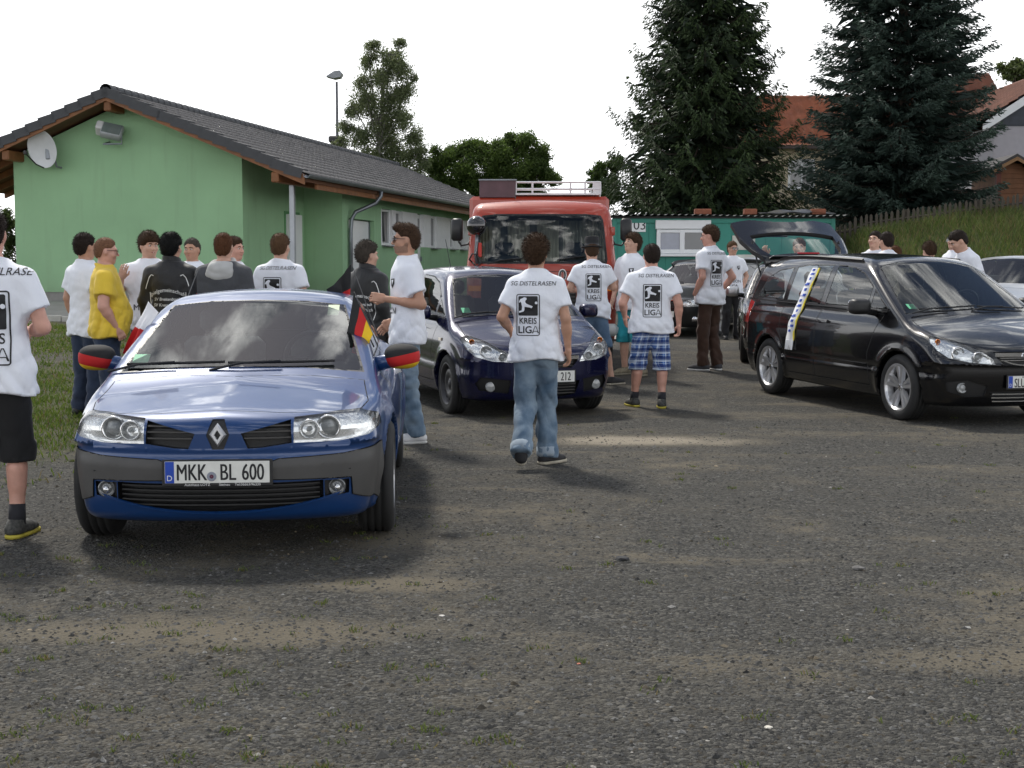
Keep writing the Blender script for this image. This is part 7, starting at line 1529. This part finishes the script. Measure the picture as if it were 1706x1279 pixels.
    if glasses:
        mb = MB()
        for k in (1, -1):
            V, F = prism_vf([(k * .033 + .029 * math.cos(t), .013 + .024 * math.sin(t) - .004 * (math.sin(t) < 0)) for t in np.linspace(0, 2 * math.pi, 15)[:-1]], .100, .104, 'y'); mb.add(V, F, 0)
            V, F = tube_vf([(k * .056, .100, .022), (k * .078 * fat, .07, .022), (k * .082 * fat, -.01, .018)], .0025, 6); mb.add(V, F, 1)
        V, F = tube_vf([(-.010, .104, .022), (.010, .104, .022)], .0025, 6); mb.add(V, F, 1)
        if glasses == 'sun': mb.V = [hp_(v) for v in mb.V]; mb.build('sunglasses', [mat('dark_lens', (.01, .01, .012), .04, coat=1.0), M_blk], root)
        else: mb.V = [hp_(v) for v in mb.V]; mb.build('spectacles', [glass_mat('spectacle_glass', (.95, .95, .95)), M_blk], root)
    if hat:
        n = 30
        if hat == 'top': prof = [(.001, .185), (.082, .185), (.088, .178), (.090, .12), (.092, .062), (.130, .058), (.133, .052), (.128, .048), (.088, .046)]
        else: prof = [(.001, .148), (.060, .150), (.078, .140), (.088, .085), (.091, .062), (.122, .050), (.124, .045), (.118, .043), (.088, .050)]
        V, F = lathe_vf(prof[::-1], n, 'z'); V = V * np.array((1.0, 1.12, 1.0)) + np.array((0, -.012, 0)); ho = mk('hat', hp_(V), F, mat('hat_felt', (.012, .012, .014), .85, bump=.0006), root, False)
        for p in ho.data.polygons: p.use_smooth = True
        V, F = lathe_vf([(.0915, .064), (.0935, .066), (.0935, .088), (.0915, .090)], n, 'z'); V = V * np.array((1.0, 1.12, 1.0)) + np.array((0, -.012, 0)); mk('hat_band', hp_(V), F, mat('hat_band', (.03, .03, .033), .5), ho, True)
    if extra: extra(root, so, bvh, arm, up)
    return root
def cloth_mat(n, col, var=.06, vs=9, bump=.0012, bs=70, rough=.85, fold=.010):
    m = mat(n, col, rough, var=var, vscale=vs, bump=bump, bscale=bs, sheen=.1); t = m.node_tree; b = t.nodes['Principled BSDF']; b0 = b.inputs['Normal'].links[0].from_node
    tc = t.nodes.new('ShaderNodeTexCoord'); mp = t.nodes.new('ShaderNodeMapping'); mp.inputs['Scale'].default_value = (1.0, 1.0, .62); nz = t.nodes.new('ShaderNodeTexNoise'); nz.inputs['Scale'].default_value = 5.0; nz.inputs['Detail'].default_value = 2.5; nz.inputs['Distortion'].default_value = 2.2
    bp = t.nodes.new('ShaderNodeBump'); bp.inputs['Distance'].default_value = fold; t.links.new(tc.outputs['Object'], mp.inputs[0]); t.links.new(mp.outputs[0], nz.inputs['Vector']); t.links.new(nz.outputs[0], bp.inputs['Height']); t.links.new(b0.outputs[0], bp.inputs['Normal']); t.links.new(bp.outputs[0], b.inputs['Normal']); return m
def plaid_mat():
    m = mat('plaid', (.05, .13, .45), .85); t = m.node_tree; b = t.nodes['Principled BSDF']; tc = t.nodes.new('ShaderNodeTexCoord'); sp = t.nodes.new('ShaderNodeSeparateXYZ'); t.links.new(tc.outputs['Object'], sp.inputs[0])
    def band(src, fr, ph, lo, hi):
        a = t.nodes.new('ShaderNodeMath'); a.operation = 'MULTIPLY_ADD'; a.inputs[1].default_value = fr; a.inputs[2].default_value = ph; t.links.new(src, a.inputs[0]); s = t.nodes.new('ShaderNodeMath'); s.operation = 'SINE'; t.links.new(a.outputs[0], s.inputs[0])
        r = t.nodes.new('ShaderNodeMapRange'); r.inputs[1].default_value = lo; r.inputs[2].default_value = hi; t.links.new(s.outputs[0], r.inputs[0]); return r.outputs[0]
    sm_ = t.nodes.new('ShaderNodeMath'); sm_.operation = 'MULTIPLY_ADD'; sm_.inputs[1].default_value = .8; t.links.new(sp.outputs[1], sm_.inputs[0]); t.links.new(sp.outputs[0], sm_.inputs[2])
    col = None; prev = None
    def mix(fac, c, prev):
        x = t.nodes.new('ShaderNodeMix'); x.data_type = 'RGBA'; sc = t.nodes.new('ShaderNodeMath'); sc.operation = 'MULTIPLY'; sc.inputs[1].default_value = c[3]; t.links.new(fac, sc.inputs[0]); t.links.new(sc.outputs[0], x.inputs[0])
        if prev is None: x.inputs[6].default_value = (.035, .13, .42, 1)
        else: t.links.new(prev, x.inputs[6])
        x.inputs[7].default_value = (*c[:3], 1); return x.outputs[2]
    for src in (sm_.outputs[0], sp.outputs[2]):
        prev = mix(band(src, 70, .4, .1, .3), (.012, .03, .14, .75), prev); prev = mix(band(src, 70, 2.6, .82, .9), (.65, .72, .80, .7), prev); prev = mix(band(src, 140, 1.0, .9, .96), (.6, .68, .78, .45), prev)
    t.links.new(prev, b.inputs['Base Color']); return m
def jeans_mat(n, c0, c1):
    m = cloth_mat(n, c0, bump=.0016, bs=160); t = m.node_tree; b = t.nodes['Principled BSDF']; tc = t.nodes.new('ShaderNodeTexCoord'); nz = t.nodes.new('ShaderNodeTexNoise'); nz.inputs['Scale'].default_value = 7; nz.inputs['Detail'].default_value = 6; t.links.new(tc.outputs['Object'], nz.inputs['Vector'])
    cr = t.nodes.new('ShaderNodeValToRGB'); cr.color_ramp.elements[0].position = .36; cr.color_ramp.elements[0].color = (*c0, 1); cr.color_ramp.elements[1].position = .66; cr.color_ramp.elements[1].color = (*c1, 1); t.links.new(nz.outputs[0], cr.inputs[0]); t.links.new(cr.outputs[0], b.inputs['Base Color']); return m
CLOTH = {'white': (cloth_mat('white_cotton', (.80, .82, .88), .03), 0), 'yellow': (cloth_mat('yellow_cotton', (.72, .50, .045), .06), 0), 'black_jacket': (cloth_mat('black_jacket', (.009, .009, .010), .1, rough=.6), 0), 'hoodie': (cloth_mat('grey_fleece', (.055, .058, .065), .15), 0),
         'jeans': (jeans_mat('blue_denim', (.075, .13, .20), (.21, .28, .35)), 0), 'dark_jeans': (jeans_mat('dark_denim', (.010, .018, .042), (.022, .038, .08)), 0), 'brown': (cloth_mat('brown_cotton', (.052, .024, .014), .15), 0), 'black': (cloth_mat('black_cotton', (.010, .010, .012), .15), 0),
         'black_shorts': (cloth_mat('black_cargo', (.008, .008, .009), .15), 0), 'denim_shorts': (jeans_mat('denim_shorts', (.07, .13, .22), (.13, .21, .32)), 0), 'plaid_shorts': (plaid_mat(), 0), 'teal_shorts': (cloth_mat('teal_cotton', (.02, .30, .36), .1), 0)}
SHOES = {'black': (mat('black_shoe', (.012, .012, .013), .6), mat('dark_sole', (.03, .03, .03), .8)), 'white': (mat('white_shoe', (.68, .68, .69), .5), mat('white_sole', (.6, .6, .58), .7)), 'canvas': (mat('dark_canvas', (.025, .024, .026), .85), mat('cream_sole', (.42, .38, .30), .8)),
         'grey_canvas': (mat('grey_canvas', (.05, .05, .055), .85), mat('white_sole', (.6, .6, .58), .7)), 'sport': (mat('sport_shoe', (.05, .05, .045), .7, var=.7, vscale=60), mat('yellow_sole', (.45, .38, .05), .7)), 'tan': (mat('tan_shoe', (.22, .19, .13), .8, var=.4, vscale=40), mat('tan_sole', (.3, .27, .2), .8))}
def hair_mat(n, c): return mat(n, c, .72, spec=.2, var=.45, vscale=90, bump=.003, bscale=220)
HAIR = {'brown': hair_mat('hair_brown', (.048, .026, .014)), 'dark': hair_mat('hair_dark', (.020, .013, .010)), 'black': hair_mat('hair_black', (.005, .005, .005)), 'light': hair_mat('hair_light', (.095, .052, .026)), 'ginger': hair_mat('hair_ginger', (.085, .035, .015)), 'grey': hair_mat('hair_grey', (.055, .045, .036)), 'buzz': hair_mat('hair_cropped', (.16, .080, .045))}

# ---- prints laid on the cloth by projection
def lay(parent, bvh, V2, F, cx, cz, m, back=True, off=.0035, name='print', step=.025, yaw=0.0):
    if not len(V2): return
    V2, F = refine(V2, F, step); V = []; ca, sa = math.cos(R(yaw)), math.sin(R(yaw)); keep = np.ones(len(V2), bool)
    for i, (s, t) in enumerate(V2):
        sg = 1 if back else -1; lx, ly = sg * (s + cx), -sg * .8; d = Vector((0, sg, 0)); o = Vector((lx, ly, t + cz))
        Rz = Matrix.Rotation(R(yaw), 3, 'Z'); o = Rz @ o; d = Rz @ d; hit = bvh.ray_cast(o, d)
        if hit[0] is None: keep[i] = False; V.append((0, 0, 0))
        else: V.append(tuple(hit[0] + hit[1] * off * .5 - d * off))
    A_ = np.array(V); F = [f for f in F if all(keep[i] for i in f) and max(np.linalg.norm(A_[f[0]] - A_[f[1]]), np.linalg.norm(A_[f[1]] - A_[f[2]])) < step * 2.4]
    if F:
        used = sorted({i for f in F for i in f}); re = {j: i for i, j in enumerate(used)}; V = [V[j] for j in used]; F = [tuple(re[i] for i in f) for f in F]
        return mk(name, V, F, m, parent)
PLAYER = [(.30, .95), (.42, .93), (.44, .84), (.38, .78), (.36, .70), (.42, .62), (.75, .48), (.68, .38), (.60, .42), (.33, .46), (.32, .28), (.27, .20), (.05, .14), (.03, .22), (.18, .27), (.20, .45), (.17, .62), (.13, .72), (.06, .66), (.03, .72), (.12, .86), (.22, .90)]
def pr_back(so, bvh, cx=0.0, cz=1.22, sc=1.0, yaw=0.0, club=True):
    w, h = .185 * sc, .325 * sc
    k = dict(back=True, yaw=yaw)
    if club: V, F = text_vf('SG DISTELRASEN', .047 * sc, shear=.2); lay(so, bvh, V, F, cx + .04 * sc, cz + .245 * sc, M_ink, name='lettering', **k)
    V, F = ring2d(rrect(w, h, .018), .0065 * sc); lay(so, bvh, V, F, cx, cz, M_ink, name='print_frame', **k)
    q = .152 * sc; V = np.array(rrect(q, q, .010)); lay(so, bvh, V, [tuple(range(len(V)))], cx, cz + h / 2 - q / 2 - .016 * sc, M_ink, name='print_panel', **k)
    P = (np.array(PLAYER) - .5) * q; P = P * np.array((1, .98)); lay(so, bvh, P, [tuple(range(len(P)))], cx, cz + h / 2 - q / 2 - .016 * sc, M_shw, off=.0065, name='print_figure', **k)
    P = np.array([(.42 * q + .055 * q * 1.3 * math.cos(t), .16 * q + .055 * q * 1.3 * math.sin(t)) for t in np.linspace(0, 6.283, 13)[:-1]]); lay(so, bvh, P, [tuple(range(12))], cx, cz + h / 2 - q / 2 - .016 * sc, M_shw, off=.0065, name='print_ball', **k)
    V, F = text_vf('KREIS', .066 * sc, fat=.012, wide=.86); lay(so, bvh, V, F, cx, cz - .045 * sc, M_ink, name='lettering', **k)
    V, F = text_vf('LIG', .078 * sc, fat=.014, wide=.98); lay(so, bvh, V, F, cx - .024 * sc, cz - .115 * sc, M_ink, name='lettering', **k)
    A = [[(0, 1), (.18, 1), (.58, 0), (.42, 0), (.33, .25), (-.15, .25), (-.24, 0), (-.40, 0)]]
    V, F = ring2d((np.array(A[0]) - np.array((.09, .5))) * .056 * sc, .0045 * sc); lay(so, bvh, V, F, cx + .058 * sc, cz - .115 * sc, M_ink, name='lettering', **k)
M_shw = CLOTH['white'][0]
def pr_front(so, bvh, lines=(), cx=0.0, yaw=0.0, crest=True):
    if crest:
        P = np.array([(-.03, .03), (.03, .035), (.028, -.01), (.0, -.045), (-.028, -.01)]); lay(so, bvh, P, [tuple(range(5))], .09, 1.33, M_ink, back=False, name='crest', yaw=yaw)
        P = P * .55; lay(so, bvh, P + np.array((.004, .004)), [(0, 1, 3)], .09, 1.33, M_shw, back=False, off=.006, name='crest', yaw=yaw)
    for t, z, sz in lines: V, F = text_vf(t, sz); lay(so, bvh, V, F, cx, z, M_ink, back=False, name='lettering', yaw=yaw)
def pr_jacket(so, bvh, yaw=0.0, cx=0.0):
    def arc(V): return np.stack([V[:, 0], V[:, 1] - 1.6 * V[:, 0] ** 2], 1)
    V, F = text_vf('Spielgemeinschaft', .052, fat=.01); V, F = refine(V, F, .03); lay(so, bvh, arc(V), F, cx, 1.275, M_wht, name='lettering', yaw=yaw)
    for t, z in (('SV Breitenbach', 1.195), ('SV Kressenbach', 1.14)): V, F = text_vf(t, .042, shear=.15, fat=.008); lay(so, bvh, V, F, cx, z, M_wht, name='lettering', yaw=yaw)
    for sg in (1, -1):
        P = []
        for u, z in [(.135, 1.415), (.16, 1.425), (.185, 1.40), (.205, 1.35), (.225, 1.29)] : P.append((sg * u, z))
        for pts in (P, [(sg * .185, 1.26), (sg * .18, 1.18), (sg * .165, 1.10), (sg * .145, 1.04)]):
            A = np.array(pts); t = np.gradient(A, axis=0); t /= np.linalg.norm(t, axis=1)[:, None]; nn = np.stack([-t[:, 1], t[:, 0]], 1) * .004; k = len(A); lay(so, bvh, np.concatenate([A + nn, A - nn]), [(i, i + 1, k + i + 1, k + i) for i in range(k - 1)], 0, 0, M_wht, name='piping', yaw=yaw, off=.004)
PRINTS = {'back': pr_back, 'front': pr_front, 'jacket': pr_jacket}
# ------------------------------------------------------------------ the crowd
POCK = ((.27, -.06, 1.16), (.19, .05, .96)); POCKL = ((-.27, -.06, 1.16), (-.19, .05, .96))
NH = (False, False)
person('person in white printed T-shirt and black cargo shorts beside the convertible, back turned', -14, 7.6, 353, 6, R_=((.272, -.03, 1.17), (.13, .22, 1.13)), L_=((-.26, -.02, 1.17), (-.20, .2, 1.1)),
       trousers='black_shorts', hair=('dark', .014), prints=[('back', .01, 1.17, 1.25)], hands=(True, True), shoes='sport', h=.015, seed=1, skin='pink', sock=.10, hem=.80, wide=1.02, legs=dict(R=((.10, .06, .50), (.10, .0, .085), -15, 0)))
person('person in plain white T-shirt and dark jeans beside the man in yellow', 143, 13.9, 391, -38, trousers='dark_jeans', hair=('dark', .014), seed=2, skin='tan', hem=.80, wide=1.05, h=.018)
person('heavily built person in a yellow T-shirt and spectacles, hand in jeans pocket', 176, 13.0, 397, -72, R_=((.25, -.03, 1.16), (.205, .09, .95)), shirt='yellow', trousers='dark_jeans', hair=('buzz', .006), hairstyle='buzz', wide=1.36, belly=.11, seed=3, skin='pink', hem=.86, hands=(True, True), curl=.8, glasses='clear', h=.016, head=(0, 5), prints=())
person('smiling person with brown fringe in white printed T-shirt, one hand raised', 250, 14.4, 389, 192, R_=((.285, .06, 1.17), (.235, .20, 1.36), (.2, .9, -.1), .5), trousers='dark_jeans', hair=('brown', .020), hairstyle='fringe', head=(28, 4), wide=1.12, seed=4, facefx='smile', prints=[('front', [('MISSION', 1.06, .085), ('LIGA', .97, .07)], .0)], h=.016)
person('person with black hair in black club jacket seen from behind, beside the grey hooded top', 287, 13.2, 391, -14, shirt='black_jacket', long_sleeve=True, collar='stand', trousers='dark_jeans', hair=('black', .018), wide=1.1, seed=5, hem=.80, prints=[('jacket', 8)], hands=NH, h=.017)
person('person with receding hair in white T-shirt facing the lot between black jacket and hooded top', 322, 15.6, 398, 168, trousers='dark_jeans', hair=('grey', .008), hairstyle='buzz', wide=1.02, seed=6, facefx=True, prints=[], hands=NH, skin='tan', h=.018)
person('person with cropped ginger hair in dark grey hooded top, seen from behind', 374, 13.0, 390, -6, shirt='hoodie', long_sleeve=True, collar='hood', trousers='dark_jeans', hair=('ginger', .009), hairstyle='short', wide=1.04, seed=7, hem=.82, hands=NH, h=.017)
person('person almost hidden behind the grey hooded top, face in profile', 391, 15.0, 396, -118, trousers='dark_jeans', hair=('brown', .012), seed=8, facefx=True, hands=NH, skin='pink', h=.02, wide=.9)
person('person in white printed T-shirt seen from behind, standing by the clubhouse porch', 468, 14.1, 391, -16, trousers='jeans', hair=('light', .012), wide=1.1, seed=9, prints=[('back', -.03, 1.20, 1.1)], hands=NH, h=.017)
person('grey-haired person in black club jacket standing behind the man in sunglasses', 612, 13.3, 405, -42, shirt='black_jacket', long_sleeve=True, collar='stand', trousers='dark_jeans', hair=('grey', .020), wide=1.06, seed=10, hem=.80, prints=[('jacket', 22)], hands=(True, False), head=(-12, 0), h=.017)
person('bearded person in sunglasses, white T-shirt and faded jeans standing beside the blue convertible', 679, 11.8, 375, 98, L_=((-.215, -.10, 1.15), (-.17, .20, 1.20), (-.95, .1, .2), 1.05, 1), R_=((.22, -.06, 1.15), (.20, .12, 1.0)), trousers='jeans', hair=('brown', .012), hairstyle='quiff', glasses='sun', shoes='white', seed=12, wide=.93, beard=True,
       prints=[('front', [('MISSION', 1.10, .075), ('DIT', 1.03, .07), ('2013/14', .975, .035)], -.02)], skin='tan', h=.0155, head=(-4, 0), legs=dict(R=((.09, .05, .50), (.10, .05, .085), -10, 0), L=((-.09, .01, .5), (-.10, -.06, .085), 12, 0)), facefx=True)
person('person with tousled dark hair walking away in white printed T-shirt and baggy turned-up jeans', 893, 10.4, 396, -4, R_=((.248, -.045, 1.165), (.265, .0, .93), (.9, .2, 0), .5), L_=((-.275, -.06, 1.18), (-.21, .14, 1.05)), trousers='jeans', hair=('brown', .024), hairstyle='medium', shoes='canvas', seed=13, wide=.94, hem=.84,
       legs=dict(R=((.075, .16, .50), (.085, .10, .085), -42, 0), L=((-.085, .03, .47), (-.10, -.27, .155), 12, -42)), prints=[('back', -.055, 1.20, 1.0)], h=.0145, skin='tan', head=(-8, 0))
person('person in a black top hat, white printed T-shirt and denim shorts facing the red truck', 987, 17.1, 401, 4, R_=((.27, .06, 1.22), (.16, .28, 1.30)), L_=((-.27, .02, 1.2), (-.16, .24, 1.2)), trousers='denim_shorts', hair=('brown', .012), hat='top', shoes='canvas', seed=14, prints=[('back', .0, 1.22, 1.05)], h=.018, wide=1.04,
       legs=dict(R=((.16, .0, .50), (.24, -.04, .085), -60, 0)), hands=NH, lean=6)
person('smiling person with brown hair looking down, white T-shirt and turquoise shorts, beside the truck', 1052, 18.2, 389, 138, trousers='teal_shorts', hair=('brown', .018), hairstyle='fringe', seed=15, facefx='smile', prints=[('front', [], 0)], shoes='tan', h=.018, head=(-14, -14), R_=((.25, -.02, 1.18), (.19, .14, .97)), legs=dict(L=((-.13, .05, .5), (-.20, .02, .085), 10, 0)))
person('stocky person in white printed T-shirt and blue checked shorts, seen from behind', 1085, 14.75, 408, 2, R_=((.262, -.06, 1.15), (.275, .0, .92), (.9, .1, 0), .6), L_=((-.285, -.03, 1.16), (-.24, .14, 1.0)), trousers='plaid_shorts', hair=('dark', .010), wide=1.18, shoes='sport', seed=16, prints=[('back', -.005, 1.19, 1.12)], h=.0165, skin='pink', sock=.09, hem=.83,
       legs=dict(R=((.125, .0, .50), (.115, -.08, .085), -6, 0), L=((-.135, .06, .5), (-.17, .10, .085), 20, 0)), head=(4, 0))
person('tall person in white printed T-shirt and brown trousers with a hand in the pocket', 1183, 18.8, 377, 42, R_=((.29, -.12, 1.17), (.22, .04, .97)), L_=((-.235, -.07, 1.17), (-.215, .07, .955)), trousers='brown', hair=('brown', .016), shoes='grey_canvas', seed=17, prints=[('back', .02, 1.22, 1.0, -24)], hands=NH, h=.018, head=(30, 4), facefx=True, skin='pink', legs=dict(R=((.09, .03, .5), (.11, -.03, .085), -20, 0), L=((-.09, .03, .5), (-.10, .02, .085), 20, 0)))
person('person in dark sunglasses, white T-shirt and black trousers leaning by the charcoal estate car', 1219, 26.0, 403, 186, R_=((.28, -.05, 1.17), (.20, .06, .96)), L_=((-.29, -.05, 1.17), (-.20, .06, .96)), trousers='black', hair=('light', .012), glasses='sun', seed=18, prints=[('front', [('MISSION', 1.08, .075), ('LIGA', 1.0, .07)], 0)], hands=NH, h=.021, head=(18, 0), facefx=True)
person('person with an arm up to the raised tailgate, behind the black people carrier', 1330, 18.9, 398, 165, R_=((.36, .08, 1.40), (.42, .22, 1.58), (.3, .8, 0), .6), trousers='dark_jeans', hair=('light', .010), seed=19, facefx=True, hands=(True, False), h=.021)
person('person with dark hair looking down in white T-shirt, beyond the black people carrier roof', 1458, 20.6, 386, 150, trousers='dark_jeans', hair=('dark', .009), hairstyle='short', seed=20, facefx=True, hands=NH, h=.021, head=(-10, -16), lean=8)
person('person with dark hair and white T-shirt seen from behind, beyond the black people carrier roof', 1479, 19.6, 387, 24, trousers='dark_jeans', hair=('dark', .009), hairstyle='short', seed=21, hands=NH, h=.021, lean=4, prints=[])
person('person of whom only brown hair shows above the black people carrier roof, stooping', 1556, 19.3, 404, 10, trousers='dark_jeans', hair=('brown', .018), seed=22, hands=NH, h=.024, lean=14)
person('person of whom only a sliver of fair hair shows above the black people carrier roof', 1505, 20.4, 411, 30, trousers='dark_jeans', hair=('ginger', .014), seed=23, hands=NH, h=.024, lean=16)
person('person in a small black hat and white T-shirt behind the stooping man', 1588, 20.8, 388, 112, trousers='dark_jeans', hair=('dark', .012), hat='pork', glasses='sun', seed=24, hands=NH, h=.021, facefx=True, head=(0, -8))
person('smiling person in white T-shirt stooping forward beside the silver saloon', 1632, 18.2, 385, 96, trousers='jeans', hair=('dark', .010), hairstyle='short', seed=25, hands=(False, True), h=.018, lean=22, facefx='smile', head=(0, 6), L_=((-.22, .02, 1.17), (-.18, .20, 1.0)))
# ------------------------------------------------------------------ car flags on the convertible
ren_inv = Matrix.Translation(REN.location) @ REN.rotation_euler.to_matrix().to_4x4()
def rw(x, y, z): return tuple(ren_inv @ Vector((x, y, z)))
GER = [M_fgold, M_fred, M_fblack]
# front passenger side: white over red; driver's side: black red gold, hanging; rear pair
def flag4(label, base, top, A, B, C_, D, mats_, wav=.02, ph=0.0): return car_flag('car_flag', label, base, top, [tuple(at(*p)) for p in (A, B, C_, D)], mats_, wav=wav, ph=ph)
flag4('white and red car flag on the passenger side of the blue convertible', rw(-1.05, -.735, 1.0), tuple(at(254, 499, 8.80)), (264, 520, 8.50), (222, 582, 8.42), (206, 590, 8.44), (244, 498, 8.56), [M_fwhite, M_fred], .018, .6)
flag4('black red and gold flag hanging beside the windscreen of the blue convertible', rw(-1.05, .74, 1.0), tuple(at(590, 486, 8.62)), (589, 488, 8.50), (621, 556, 8.36), (606, 597, 8.32), (575, 581, 8.36), [M_fblack, M_fred, M_fgold], .016, .2)
flag4('black red and gold flag streaming behind the roof of the convertible, driver side', rw(-1.9, .70, 1.05), tuple(at(586, 440, 9.6)), (583, 500, 9.6), (585, 440, 9.6), (548, 482, 9.55), (562, 502, 9.55), [M_fred, M_fblack, M_fblack], .03, 1.1)
flag4('black red and gold flag behind the roof of the convertible, passenger side', rw(-1.9, -.70, 1.05), tuple(at(329, 452, 9.9)), (329, 505, 9.9), (327, 454, 9.9), (309, 487, 9.9), (318, 508, 9.9), [M_fred, M_fblack, M_fblack], .02, 2.0)
